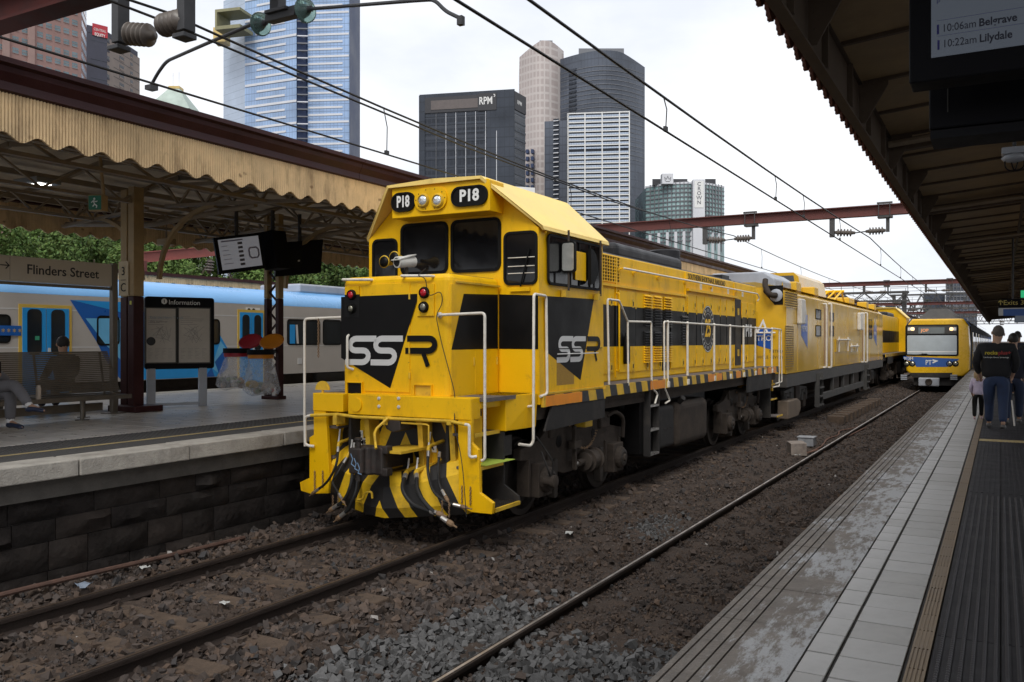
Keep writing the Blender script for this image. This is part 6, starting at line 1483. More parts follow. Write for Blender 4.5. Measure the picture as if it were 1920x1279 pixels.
# ---- bogies
def bogie(yc):
    for y in (yc - 1.25, yc + 1.25):
        for sx in (-1, 1):
            x = CX0 + .02 + sx * .80
            w_ = MB().lathe((x - sx * .07, y, -.30), (sx, 0, 0), [(.2, -.02), (.42, -.02), (.53, -.015), (.53, .02), (.5, .05), (.5, .13), (.42, .14), (.38, .06), (.16, .1), (.13, .16), (.05, .17)], 28).build('wheel', M_wheel, LOCO, smooth=True)
        MB().tube([(CX0 - .8, y, -.3), (CX0 + .8, y, -.3)], .09, 10).build('axle', M_under, LOCO)
        for sx in (-1, 1):
            x = CX0 + sx * 1.10
            mb = MB(); mb.box(x - .13, x + .13, y - .19, y + .19, -.52, -.08); mb.lathe((x + sx * .12, y, -.3), (sx, 0, 0), [(.17, 0), (.17, .06), (.13, .09), (.06, .1), (.05, .13)], 18)
            mb.build('axle_box', M_under, LOCO, bevel=.012)
            MB().lathe((x + sx * .2, y, -.3), (sx, 0, 0), [(.13, 0), (.13, .02), (.09, .03), (.06, .025)], 16).build('end_cap', M_wheel, LOCO)
    for sx in (-1, 1):
        x = CX0 + sx * 1.05; pts = [(-1.7, .12), (-1.72, -.02), (-1.5, -.04), (-1.48, -.1), (-1.02, -.1), (-.95, -.22), (-.45, -.34), (.45, -.34), (.95, -.22), (1.02, -.1), (1.48, -.1), (1.5, -.04), (1.72, -.02), (1.7, .12), (1.2, .2), (.9, .36), (.35, .40), (-.35, .40), (-.9, .36), (-1.2, .2)]
        mb = MB(); mb.prism([(x - .06, yc + a, b) for a, b in pts], (.12, 0, 0)); mb.build('side_frame', M_under, LOCO, bevel=.015)
        for dy in (-.62, .55): MB().lathe((x + sx * .062, yc + dy, .12), (sx, 0, 0), [(.085, 0), (.085, .004), (.02, .005)], 16).build('frame_hole', M_blk, LOCO)
        # brake cylinder, hangers, shoe, spring pots
        cyx = x + sx * .16
        mb = MB(); mb.lathe((cyx, yc + .05, -.22), (0, 1, 0), [(.05, -.28), (.05, -.1), (.13, -.08), (.13, 0), (.17, .0), (.17, .03), (.145, .04), (.145, .26), (.17, .27), (.17, .3), (.1, .34)], 20); mb.build('brake_cylinder', M_under, LOCO, smooth=True)
        MB().tube([(cyx, yc - .3, -.22), (cyx, yc - .1, -.22)], .03, 10).build('piston', M_tread, LOCO)
        MB().beam((cyx, yc - .34, .32), (cyx, yc - .32, -.30), .06, .05).build('brake_hanger', M_under, LOCO, bevel=.008)
        MB().box(cyx - .05, cyx + .05, yc - .42, yc - .2, .0, .11).build('hanger_bracket', M_under, LOCO, bevel=.008)
        for dy in (-1.25, 1.25):
            for e in (-.27, .27): MB().box(x - .09, x + .09, yc + dy + e - .03, yc + dy + e + .03, -.5, -.02).build('pedestal', M_under, LOCO, bevel=.006)
        for dy in (-.78, .78): MB().box(x - .02, x + .1 * 1, yc + dy - .05, yc + dy + .05, -.62, -.1).build('brake_shoe', M_wheel, LOCO, bevel=.01)
        mb = MB(); P = [(x + sx * .12, yc - .4, .33), (x + sx * .14, yc - .2, .02), (x + sx * .14, yc + .1, -.06), (x + sx * .14, yc + .4, .05), (x + sx * .12, yc + .62, .36)]
        P = rnd(P, .3, 6)
        for i, c in enumerate(P): mb.tube([c + Y_ * .03, c + (X_ if i % 2 else Z_) * .018, c - Y_ * .03, c - (X_ if i % 2 else Z_) * .018, c + Y_ * .03], .007, 5)
        mb.build('safety_chain', M_chain, LOCO)['kind'] = 'stuff'
        mb = MB(); mb.tube(rnd([(x + sx * .1, yc + .95, .35), (x + sx * .15, yc + 1.15, .42), (x + sx * .16, yc + 1.5, .3), (x + sx * .12, yc + 1.55, -.02)], .2, 6), .035, 8); mb.build('sand_pipe', M_under, LOCO, smooth=True)
        mb = MB(); mb.box(x - .05, x + .12, yc + .7, yc + 1.05, .18, .42); mb.box(x - .05, x + .1, yc - .95, yc - .8, .2, .4); mb.build('equipment_box', M_under, LOCO, bevel=.02)
    MB().box(CX0 - .95, CX0 + .95, yc - .5, yc + .5, .0, .48).build('bolster', M_blk, LOCO)
    for y in (yc - 1.25, yc + 1.25): MB().box(CX0 - .6, CX0 + .6, y - .45, y + .45, -.45, .25).build('traction_motor', M_blk, LOCO, bevel=.05)
bogie(11.42); bogie(20.25)
MB().box(-5.28, -5.1, 11.25, 11.5, .28, .42).build('jacking_pad', M_yeld, LOCO, bevel=.015)
MB().lathe((-5.12, 10.02, -.30), X_, [(.06, 0), (.06, .1), (.085, .11), (.085, .16), (.06, .17)], 14).build('speed_sensor', M_under, LOCO, smooth=True)
MB().tube(rnd([(-5.08, 9.85, .1), (-5.0, 9.9, -.15), (-5.02, 10.0, -.25), (-4.96, 9.98, -.05), (-5.1, 9.75, .3)], .1, 5), .012, 6).build('sensor_cable', M_skirt, LOCO)
# ---- second locomotive at the far end, turned round
L2 = copy_tree(LOCO); L2.location = (CX0, 62.2, ZR1); L2.rotation_euler = (0, 0, PI)
L2['label'] = 'far yellow and black diesel locomotive coupled behind the mustard rail car, facing away'
# ================================================================= MUSTARD RAIL CAR
M_mus = mat('mustard_gloss', (.60, .355, .02), rough=.2, var=.05, scale=.7, spec=.3, coat=.0, dirt=.3, dcol=(.46, .28, .03), dscale=1.3, bump=.015, bscale=2.2)
M_musend = mat('rail_car_end_yellow', (.72, .42, .02), rough=.4, var=.07, scale=1.5, dirt=.35, dcol=(.4, .24, .05), dscale=2)
M_blue = mat('metro_blue', (.02, .10, .42), rough=.35, var=.08)
M_sole = mat('solebar_grey', (.055, .052, .048), rough=.7, var=.25, scale=3, dirt=.4, dcol=(.13, .11, .09), dscale=2)
M_acgrey = mat('roof_unit_grey', (.36, .38, .42), rough=.45, var=.12, scale=2)
FI = Fr((-5.0, 0, 0), Y_, Z_); FE = Fr((CX0, 23.95, 0), X_, Z_)
CAR = thing('inspection_car', 'glossy mustard yellow track inspection car with blue panels between the two locomotives', 'rail car', (CX0, 34.8, ZR1))
ya, yb = 23.95, 45.75
MB().prism([(-7.82, ya, .62), (-7.82, ya, 2.78), (-7.6, ya, 2.95), (-5.22, ya, 2.95), (-5.0, ya, 2.78), (-5.0, ya, .62)], (0, yb - ya, 0)).build('body', M_mus, CAR)
MB().prism([(-7.7, ya + .02, 2.952), (-7.0, ya + .02, 3.1), (-5.82, ya + .02, 3.1), (-5.1, ya + .02, 2.952)], (0, yb - ya - .04, 0)).build('roof', mat('rail_car_roof', (.40, .27, .06), rough=.5, var=.2, scale=1.5), CAR)
MB().prism([(-7.8, ya - .006, .64), (-7.8, ya - .006, 2.7), (-7.55, ya - .006, 2.93), (-5.25, ya - .006, 2.93), (-5.02, ya - .006, 2.7), (-5.02, ya - .006, .64)], (0, .004, 0)).build('end_wall', M_musend, CAR)
q0 = pf(FE, 1435, 566); q1 = pf(FE, 1468, 536)
MB().prism(FE.flat([(q0[0] - .05, q1[1]), (1.33, q1[1]), (1.33, q0[1] - .1), (q0[0] + .25, q0[1] - .1), (q0[0] - .05, q0[1] + .25)], .008), FE.n * .01).build('exhaust_recess', M_blk, CAR)
p = FE.p(*pf(FE, 1456, 555), .05); MB().lathe(p + Y_ * .04, -Y_, [(.17, 0), (.17, .05), (.1, .08)], 18).build('exhaust_shroud', M_acgrey, CAR, smooth=True)
MB().tube(rnd([p - Y_ * .03, p - Y_ * .25 + Vector((-.12, 0, 0)), p - Y_ * .2 + Vector((-.25, 0, .25)), p + Vector((-.26, -.1, .42))], .15, 6), .075, 12).build('exhaust_pipe', M_under, CAR, smooth=True)
q0, q1 = pf(FE, 1424, 655), pf(FE, 1446, 618)
MB().poly(FE.flat([(q0[0] - .5, q1[1]), (q1[0], q1[1]), (q1[0], q0[1] - .02), (q0[0] - .5, q0[1] + .22)], .012)).build('logo_panel', M_blue, CAR, fix=False)
text('lettering', 'METRO', FE, q0[0] + .0, q0[1] + .28, .2, M_letw, CAR, off=.016, align='CENTER', bold=.004)
mb = MB(); stroke(mb, FE, [(q0[0] - .3, q0[1] + .42), (q0[0] - .2, q0[1] + .75), (q0[0] - .05, q0[1] + .45), (q0[0] + .1, q0[1] + .75), (q0[0] + .22, q0[1] + .42)], .05, .016); mb.build('logo_mark', M_letw, CAR, fix=False)
text('lettering', 'METRO', FE, 1.33, pf(FE, 1450, 660)[1], .11, M_sole, CAR, off=.01, align='RIGHT'); text('lettering', 'VEHICLE - EV120', FE, 1.33, pf(FE, 1450, 671)[1], .11, M_sole, CAR, off=.01, align='RIGHT')
MB().prism(FE.flat([(.62, .7), (.655, .7), (.655, 2.3), (.62, 2.3)], .0), FE.n * .012).build('door_edge', M_mus, CAR)
MB().tube([FE.p(-.2, 1.72, .1), FE.p(1.15, 1.72, .1)], .025, 8).build('handrail', M_railw, CAR)
def pn(name, u0, u1, v0, v1, m, off=0., th=.012, parent=CAR, fr=FI, bev=0):
    um = (u0 + u1) / 2; a0 = pf(fr, u0, 600)[0]; a1 = pf(fr, u1, 600)[0]; b1 = pf(fr, um, v0)[1]; b0 = pf(fr, um, v1)[1]
    return MB().prism(fr.flat([(a0, b0), (a1, b0), (a1, b1), (a0, b1)], off), fr.n * th).build(name, m, parent, bevel=bev)
M_grl = mat('vent_mesh', (.23, .15, .04), rough=.7, var=.3, scale=30)
for args in ((1472, 1487.5, 612, 690), (1471, 1494, 550, 577)):
    o = pn('vent_grille', *args, M_grl); um = (args[0] + args[1]) / 2; a0, a1 = pf(FI, args[0], 600)[0], pf(FI, args[1], 600)[0]; b1, b0 = pf(FI, um, args[2])[1], pf(FI, um, args[3])[1]
    mb = MB(); n = int((b1 - b0) / .06)
    for i in range(n + 1): mb.beam(FI.p(a0, b0 + (b1 - b0) * i / n, .02), FI.p(a1, b0 + (b1 - b0) * i / n, .02), .015, .025)
    mb.build('vent_slats', M_mus, o)['kind'] = 'stuff'
pn('end_light', 1494, 1501.5, 562, 609, M_railw, th=.14, bev=.03); pn('end_light', 1607, 1612, 588, 620, M_railw, th=.14, bev=.03)
def flag(u0, u1, v0, v1):
    a0, a1 = pf(FI, u0, 600)[0], pf(FI, u1, 600)[0]; um = (u0 + u1) / 2; b1, b0 = pf(FI, um, v0)[1], pf(FI, um, v1)[1]
    MB().poly(FI.flat([(a0, b0 + .38), (a1, b0), (a1, b1), (a0, b1)], .004)).build('logo_panel', M_blue, CAR, fix=False)
    c = (a0 + a1) / 2; mb = MB(); stroke(mb, FI, [(a0 + .15, b0 + .72), (a0 + .3, b0 + 1.25), (c, b0 + .8), (a1 - .3, b0 + 1.25), (a1 - .12, b0 + .72)], .08, .007); mb.build('logo_mark', M_letw, CAR, fix=False)
    text('lettering', 'METRO', FI, c, b0 + .56, .24, M_letw, CAR, off=.007, align='CENTER')
flag(1502, 1513.8, 591, 654); flag(1638, 1643.5, 611, 650)
def pair(u0, u1, v0, vm, vm2, v1):
    um = (u0 + u1) / 2; a0, a1 = pf(FI, u0, 600)[0], pf(FI, u1, 600)[0]
    for (va, vb) in ((v0, vm), (vm2, v1)):
        b1, b0 = pf(FI, um, va)[1], pf(FI, um, vb)[1]; window(CAR, FI, a0, a1, b0, b1, r=.04, rim=.03, proud=.016, m=mat('car_glass', (.006, .006, .007), rough=.15, spec=.12, var=.2))
pair(1529, 1539, 581, 600, 611, 632); pair(1556, 1563, 587, 604, 612, 632); pair(1629, 1635, 600, 617, 619, 636)
for (ua, ub, v0, v1) in ((1543.5, 1553, 571, 690), (1615, 1621.5, 588, 680)):
    d_ = pn('side_door', ua + 1.5, ub - 1, v0 + 5, v1 - 5, mat('door_orange', (.42, .20, .03), rough=.4, var=.1), off=.0, th=.006)
    for u in (ua, ub): mb = MB(); a = pf(FI, u, 600)[0]; b1, b0 = pf(FI, u, v0)[1], pf(FI, u, v1)[1]; mb.tube(rnd([FI.p(a, b0, 0), FI.p(a, b0, .1), FI.p(a, b1, .1), FI.p(a, b1, 0)], .05), .03, 8); mb.build('handrail', M_railw, CAR, smooth=True)
for (u0, u1, v0, v1) in ((1566, 1588, 638, 660), (1590, 1605, 650, 660)):
    o = pn('equipment_rack', u0, u1, v0, v1, M_mus, th=.03); 
    a0, a1 = pf(FI, u0, 600)[0], pf(FI, u1, 600)[0]; b1, b0 = pf(FI, (u0 + u1) / 2, v0)[1], pf(FI, (u0 + u1) / 2, v1)[1]
    mb = MB(); mb.tube([FI.p(a0, b1, .1), FI.p(a1, b1, .1)], .03, 6); mb.tube([FI.p(a0 + .3, b0, .08), FI.p(a0 + .3, b1 + .1, .08)], .03, 6); mb.tube([FI.p(a1 - .3, b0, .08), FI.p(a1 - .3, b1 + .1, .08)], .03, 6); mb.build('rack_rail', M_railw, o)
for a in np.arange(ya + 1.5, yb, 3.1): MB().beam(FI.p(a, .66, .002), FI.p(a, 2.76, .002), .012, .006, up=(1, 0, 0)).build('panel_seam', M_musend, CAR)
MB().box(-7.78, -4.985, ya, yb, .26, .60).build('solebar', M_sole, CAR)
mb = MB(); mb.beam((-5.05, 29.3, -.28), (-5.05, 39, -.28), .12, .2)
for a in (29.3, 31.5, 33.8, 36.2, 39): mb.beam((-5.05, a, -.3), (-5.05, a, .3), .1, .1)
mb.build('truss_frame', M_sole, CAR)
for (y0, y1, z0) in ((31.7, 33.5, -.2), (34.0, 35.9, -.22), (36.5, 38.5, -.2)): MB().box(-6.9, -5.12, y0, y1, z0, .25).build('equipment_box', M_under, CAR, bevel=.03)
for y in (28.6, 39.6):
    mb = MB()
    for k in range(4): mb.box(-5.06, -4.86, y - .32, y + .32, .3 - k * .27, .34 - k * .27)
    mb.box(-5.04, -4.9, y - .34, y - .3, -.55, .5); mb.box(-5.04, -4.9, y + .3, y + .34, -.55, .5); mb.build('step_ladder', M_sole, CAR)
for yc in (26.6, 43.1):
    for y in (yc - 1.15, yc + 1.15):
        for sx in (-1, 1):
            MB().lathe((CX0 + sx * .78, y, -.33), (sx, 0, 0), [(.2, -.05), (.5, -.05), (.47, .02), (.45, .1), (.15, .08), (.1, .2)], 22).build('wheel', M_wheel, CAR, smooth=True)
            MB().box(CX0 + sx * 1.05 - .12, CX0 + sx * 1.05 + .12, y - .17, y + .17, -.5, -.12).build('axle_box', M_under, CAR, bevel=.02)
            for e in (-.3, .3): MB().lathe((CX0 + sx * 1.08, y + e, -.28), Z_, [(.1, 0), (.1, .3), (.13, .32)], 12).build('spring', M_sole, CAR)
    for sx in (-1, 1):
        mb = MB(); x = CX0 + sx * 1.08; mb.prism([(x - .06, yc + a, b) for a, b in ((-1.6, -.05), (-.7, -.1), (-.45, -.3), (.45, -.3), (.7, -.1), (1.6, -.05), (1.6, .1), (.6, .16), (-.6, .16), (-1.6, .1))], (.12, 0, 0)); mb.build('side_frame', M_sole, CAR, bevel=.015)
        MB().box(x - .08, x + .12, yc - .3, yc + .25, -.32, .28).build('equipment_box', M_under, CAR, bevel=.03)
mb = MB(); mb.prism([(-5.3, 24.25, -.62), (-5.3, 25.6, -.62), (-5.3, 25.9, -.45), (-5.3, 25.9, -.22), (-5.3, 25.5, -.12), (-5.3, 24.25, -.12)], (.3, 0, 0)); mb.build('guard_box', mat('guard_brown', (.14, .105, .075), rough=.8, var=.25, scale=3), CAR, bevel=.03)
# roof equipment
def rb(name, u, v, w_, l_, h_, m, x=-5.6, bev=.05):
    p = at(u, v, x=x); return MB().box(x - w_ / 2, x + w_ / 2, p.y - l_ / 2, p.y + l_ / 2, 2.95, 2.95 + h_).build(name, m, CAR, bevel=bev)
MB().prism([(-7.2, 24.0, 2.96), (-7.2, 24.0, 3.22), (-7.0, 24.0, 3.38), (-5.6, 24.0, 3.38), (-5.3, 24.0, 3.18), (-5.3, 24.0, 2.96)], (0, 2.5, 0)).build('air_conditioner', M_acgrey, CAR, bevel=.04)
MB().poly([(-5.30 + .004, 24.75, 3.02), (-5.30 + .004, 25.0, 3.02), (-5.30 + .004, 24.875, 3.16)]).build('warning_sticker', M_yel, CAR, fix=False)
for (yy, hh) in ((26.4, .32), (29.2, .32), (41.5, .32), (44.2, .32)): MB().box(-5.55, -5.15, yy - .35, yy + .35, 2.9, 2.9 + hh).build('flood_lamp', M_musend, CAR, bevel=.03)
mb = MB(); mb.prism([(-7.0, 28.6, 3.08), (-7.0, 28.6, 3.55), (-6.85, 28.6, 3.68), (-5.75, 28.6, 3.68), (-5.6, 28.6, 3.55), (-5.5, 28.6, 3.0)], (0, 4.6, 0)); du = mb.build('observation_dome', M_mus, CAR)
MB().prism([(-6.85, 28.59, 3.2), (-5.68, 28.59, 3.2), (-5.75, 28.59, 3.58), (-6.8, 28.59, 3.58)], (0, -.01, 0)).build('dome_window', M_glass_grey, du)
for a in (28.9, 31.1): MB().prism([(-5.545 + .012, a, 3.1), (-5.545 + .012, a + 1.7, 3.1), (-5.615 + .012, a + 1.7, 3.5), (-5.615 + .012, a, 3.5)], (.006, 0, 0)).build('dome_window', M_glass_grey, du)
mb = MB()
for k in range(5): mb.tube([(-6.9 + .3 * k, 36, 3.1), (-6.6 + .25 * k, 37.2, 3.5), (-6.9 + .3 * k, 38.6, 3.1)], .04, 6)
mb.tube([(-6.9, 37.2, 3.5), (-5.5, 37.2, 3.5)], .05, 6); mb.build('pantograph', M_yel, CAR)
mb = MB(); mb.box(-6.9, -5.6, 39.2, 40.8, 3.08, 3.35); mb.build('roof_box', M_musend, CAR, bevel=.05)
for yy in (42.2, 43): MB().lathe((-5.5, yy, 3.15), (0, -1, .2), [(.05, -.12), (.12, 0), (.11, .02)], 14).build('spot_lamp', M_letw, CAR, smooth=True)

# ================================================================= SUBURBAN TRAIN (yellow front)
XC = -2.93; FX = Fr((XC, 51.2, 0), X_, Z_)
M_xty = mat('train_front_yellow', (.78, .45, .006), rough=.3, var=.04, coat=.4)
M_xtb = mat('train_front_blue', (.035, .11, .36), rough=.35, var=.06)
M_xtside = mat('train_side_dark', (.016, .016, .018), spec=.05, rough=.7, var=.2, scale=.7)
M_scr = mat('windscreen', (.42, .47, .50), rough=.12, var=.15, scale=.8, spec=.7)
M_hl = mat('train_headlamp', (.9, .6, .35), rough=.2, var=0, emit=((1, .45, .18), 2.2))
M_led = mat('amber_dots', (.8, .3, .1), rough=.4, var=0, emit=((1, .40, .15), .35))
T = thing('suburban_train', 'suburban train with a yellow and blue PT front arriving along the right platform', 'train', (XC, 51.2, ZR2))
zb = pf(FX, 1745, 706)[1]; zt = pf(FX, 1745, 599)[1]
hw = 1.52
outl = [(-hw + .02, zb + .25), (-hw, 1.2), (-hw + .06, zt - .35), (-hw + .3, zt), (hw - .3, zt), (hw - .06, zt - .35), (hw, 1.2), (hw - .02, zb + .25), (hw - .3, zb), (-hw + .3, zb)]
MB().prism(FX.flat(outl, .0), Y_ * 1.8).build('front', M_xty, T, bevel=.09).modifiers[0].segments = 3
def fx(name, u0, u1, v0, v1, m, off, th, r=.08):
    a0, b1 = pf(FX, u0, v0); a1, b0 = pf(FX, u1, v1); return MB().prism(FX.flat(rrect((a0 + a1) / 2, (b0 + b1) / 2, a1 - a0, b1 - b0, r), off), FX.n * th).build(name, m, T)
fx('window_surround', 1697.5, 1797.5, 610, 669, M_rubber, 0, .01, .12)
ws_ = fx('windscreen', 1701, 1794, 630, 666, M_scr, .011, .006, .05)
fx('destination_panel', 1701, 1794, 612, 627, M_sole, .011, .004, .04)
dp = fx('destination_display', 1722, 1771, 615, 626.5, mat('display_grey', (.17, .19, .19), rough=.3, var=.05), .016, .004, .02)
a, b = pf(FX, 1727, 620.7); text('lettering', 'JOP', FX, a, b, .22, M_led, dp, off=.021, bold=.003, space=1.05)
for (u0, u1, ub) in ((1702, 1715, 1711), (1780, 1793, 1784)):
    o = fx('lamp_unit', u0, u1, 615, 621, M_letw, .016, .004, .03); a, b = pf(FX, ub, 618); MB().lathe(FX.p(a, b, .02), FX.n, [(.09, 0), (.08, .01), (.001, .02)], 14).build('lit_lamp', M_hl, o)
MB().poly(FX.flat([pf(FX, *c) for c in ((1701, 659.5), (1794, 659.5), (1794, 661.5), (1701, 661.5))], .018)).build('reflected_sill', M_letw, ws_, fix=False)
for (c0, c1) in (((1713, 667), (1738, 664)), ((1728, 664), (1758, 668))): MB().beam(FX.p(*pf(FX, *c0), .03), FX.p(*pf(FX, *c1), .03), .03, .02).build('wiper', M_rubber, ws_)
mb = MB(); mb.poly(FX.flat([pf(FX, *c) for c in ((1694, 669), (1798, 674), (1797, 677), (1787, 679), (1776, 689), (1718, 689), (1714, 681), (1694, 674))], .006)); mb.build('blue_panel', M_xtb, T, fix=False)
a, b = pf(FX, 1735, 681); text('lettering', 'PT', FX, a, b, .36, M_letw, T, off=.012, bold=.004, fit=pf(FX, 1746.3, 681)[0] - a)
mb = MB(); stroke(mb, FX, [pf(FX, *c) for c in ((1748.5, 676), (1756, 678), (1748.5, 681.5))], .07, .012); mb.build('logo_mark', M_letw, T, fix=False)
a, b = pf(FX, 1694, 673.5); text('lettering', '913M', FX, a + .02, b, .2, M_letw, T, off=.012, bold=.004)
for u in (1700, 1710.5, 1780.5, 1791.5):
    a, b = pf(FX, u, 683); o = MB().lathe(FX.p(a, b, -.01), FX.n, [(.16, 0), (.16, .02), (.13, .03), (.12, .015)], 18).build('headlamp', M_rubber, T, smooth=True); MB().lathe(FX.p(a, b, .01), FX.n, [(.1, 0), (.06, .02), (.001, .025)], 14).build('lens', M_dimlens, o)
MB().prism(FX.flat([pf(FX, *c) for c in ((1706, 700), (1708, 706), (1713, 709), (1778, 709), (1784, 706), (1786, 700))], .01), Y_ * .8).build('apron', M_skirt, T)
MB().box(XC - 1.15, XC + 1.15, 51.4, 52.4, -.85, zb).build('underframe', M_skirt, T)
p = FX.p(*pf(FX, 1742, 717), 0); MB().box(p.x - .5, p.x + .5, 50.9, 51.5, p.z - .22, p.z + .22).build('coupler', M_acgrey, T, bevel=.05); MB().lathe((p.x, 50.9, p.z), (0, -1, 0), [(.18, 0), (.16, .06), (.05, .02)], 14).build('coupler_face', M_under, T)
for u0, u1 in ((1689, 1701), (1782, 1795)):
    for k in range(3): fx('step_bar', u0, u1, 703.5 + 3.6 * k, 706 + 3.6 * k, M_acgrey, .02, .05, .01)
mb = MB(); mb.hexa([(XC - .95, 51.6, zt), (XC + .95, 51.6, zt), (XC + 1.2, 54.5, zt), (XC - 1.2, 54.5, zt), (XC - .42, 52.2, zt + .55), (XC + .42, 52.2, zt + .55), (XC + .5, 54.2, zt + .55), (XC - .5, 54.2, zt + .55)]); mb.build('roof_fairing', M_sole, T)
for sx in (-1, 1): MB().prism([(XC + sx * (hw - .28), 51.3, zt + .015), (XC + sx * (hw + .0), 51.3, zt - .38), (XC + sx * (hw + .0), 53.4, zt - .38), (XC + sx * (hw - .28), 53.4, zt + .015)], (sx * .012, 0, .012)).build('corner_band', M_xtb, T)
for c in range(5):
    y0 = 53.0 + c * 23.7; y1 = y0 + 23.3
    MB().prism([(XC - hw, y0, -.2), (XC - hw, y0, zt - .3), (XC - hw + .35, y0, zt), (XC + hw - .35, y0, zt), (XC + hw, y0, zt - .3), (XC + hw, y0, -.2)], (0, y1 - y0, 0)).build('carriage', M_xtside, T)
    MB().prism([(XC - hw + .3, y0, zt + .001), (XC - .8, y0, zt + .2), (XC + .8, y0, zt + .2), (XC + hw - .3, y0, zt + .001)], (0, y1 - y0, 0)).build('roof', M_sole, T)
    for k in range(3):
        yd = y0 + 3.2 + k * 7.6; MB().box(XC + hw, XC + hw + .02, yd, yd + 1.4, -.1, 2.0).build('door', M_xtb if c else M_xty, T)
        for e in (.12, .76): MB().box(XC + hw + .02, XC + hw + .028, yd + e, yd + e + .5, .9, 1.75).build('window', M_cabg, T)
        for e in (1.9, 4.3): MB().box(XC + hw, XC + hw + .02, yd + e, yd + e + 2.1, .85, 1.75).build('window', M_cabg, T)
    MB().box(XC - 1.2, XC + 1.2, y0 + 1, y1 - 1, -.95, -.2).build('underframe', M_blk, T)

# ================================================================= BLUE AND GREY TRAIN BEYOND THE LEFT PLATFORM
FT = Fr((-17.0, 0, 0), Y_, Z_)
M_tg = mat('train_silver_grey', (.47, .44, .41), rough=.4, var=.06, scale=.6, dirt=.15, dcol=(.22, .2, .18))
M_tb = mat('train_sky_blue', (.022, .31, .74), rough=.35, var=.05)
M_tb2 = mat('train_deep_blue', (.012, .11, .42), rough=.35, var=.05)
M_tb3 = mat('train_pale_blue', (.15, .48, .78), rough=.35, var=.05)
M_roofblue = mat('train_roof_blue', (.16, .40, .74), rough=.3, var=.1, scale=.5)
M_yd = mat('door_frame_yellow', (.66, .44, .08), rough=.5, var=.06)
M_tw = mat('carriage_glass', (.02, .026, .032), rough=.08, var=.3, scale=.8)
M_tline = mat('pale_stripe', (.6, .6, .6), rough=.5, var=.03)
T2 = thing('commuter_train', 'silver grey commuter train with blue doors and angular blue graphics beyond the left platform', 'train', (-18.5, 14, -.8))
zr0 = pf(FT, 20, 540)[1]; zbt = pf(FT, 560, 701)[1]
for (y0, y1) in ((-8, 13.05), (13.2, 36.8), (37.0, 60)):
    MB().prism([(-20.0, y0, zbt), (-20.0, y0, zr0 - .1), (-17.0, y0, zr0 - .1), (-17.0, y0, zbt)], (0, y1 - y0, 0)).build('body', M_tg, T2)
    MB().prism([(-17.0, y0, zr0 - .098), (-17.04, y0, zr0 + .02), (-17.3, y0, zr0 + .22), (-17.8, y0, zr0 + .36), (-19.2, y0, zr0 + .36), (-19.96, y0, zr0 - .098)], (0, y1 - y0, 0)).build('roof', M_roofblue, T2, smooth=True)
    MB().box(-19.8, -17.3, y0 + .6, y1 - .6, -.75, zbt).build('underframe', M_under, T2)
    for yy in (y0 + 3, y1 - 3):
        MB().lathe((-17.5, yy, -.3), X_, [(.45, 0), (.45, .1), (.15, .12), (.1, .2)], 18).build('wheel', M_sole, T2)
    for k in range(3): MB().box(-17.4, -17.15, y0 + 6 + k * 4, y0 + 8 + k * 4, -.55, zbt - .02).build('equipment_box', M_tline if k == 1 else M_sole, T2, bevel=.03)
    MB().box(-19.4, -17.8, y0 + 6, y0 + 11, zr0 + .36, zr0 + .62).build('air_conditioner', M_acgrey, T2, bevel=.05)
MB().box(-18.8, -17.35, 13.05, 13.2, zbt, zr0).build('gangway', M_blk, T2)
def tp(name, px, m, off=.004): return MB().poly([FT.p(*pf(FT, u, v), off) for u, v in px]).build(name, m, T2, fix=False)
for vv in (579.5, 653):
    bz = pf(FT, 20, vv)[1]; MB().box(-17.0, -16.997, -8, 60, bz - .012, bz + .012).build('pale_stripe', M_tline, T2)
tp('blue_graphic', ((131, 563), (233, 588), (228, 714), (214, 700), (196, 672), (180, 640)), M_tb2); tp('blue_graphic', ((134, 563.5), (228, 567.5), (300, 600), (402, 612), (430, 660), (406, 707), (240, 714.5), (228, 587)), M_tb, .006)
tp('blue_graphic', ((160, 598), (225, 598), (225, 675), (200, 650)), M_tb3, .009);
tp('blue_graphic', ((413, 640), (427, 660), (408, 700), (396, 690)), M_tb3, .009); tp('blue_graphic', ((424, 652), (426, 690), (412, 706), (402, 680)), M_tb2, .011)
tp('blue_graphic', ((384, 708), (396, 690), (402, 707)), M_tb2, .011)
q0, q1 = pf(FT, 222, 690)[1], 0
def door(u0, u1):
    a0, a1 = pf(FT, u0, 600)[0], pf(FT, u1, 600)[0]; b1 = pf(FT, (u0 + u1) / 2, 579 + (u0 - 40) * .02)[1]; b0 = .36
    o = MB().prism(FT.flat([(a0 - .07, b0), (a1 + .07, b0), (a1 + .07, b1 + .07), (a0 - .07, b1 + .07)], 0), FT.n * .014).build('door_surround', M_yd, T2)
    m_ = (a0 + a1) / 2
    for (x0, x1) in ((a0, m_ - .008), (m_ + .008, a1)):
        d_ = MB().prism(FT.flat([(x0, b0 + .02), (x1, b0 + .02), (x1, b1), (x0, b1)], .014), FT.n * .012).build('door', M_tb, T2)
        MB().prism(FT.flat(rrect((x0 + x1) / 2, (b1 + b0) / 2 + .42, (x1 - x0) * .62, .92, .1), .027), FT.n * .004).build('door_window', M_tw, d_)
    MB().prism(FT.flat(rrect(m_ + .06, b0 + .95, .06, .1, .02), .027), FT.n * .006).build('door_button', M_tline, T2)
door(41, 128); door(449, 492)
a0, a1 = pf(FT, 64, 600)[0], pf(FT, 72, 600)[0]; bz = pf(FT, 66, 635)[1]; MB().prism(FT.flat([(a0, bz - .04), (a1, bz - .04), (a1, bz + .04), (a0, bz + .04)], .033), FT.n * .002).build('sticker', mat('exit_green', (.05, .35, .2), rough=.5), T2)
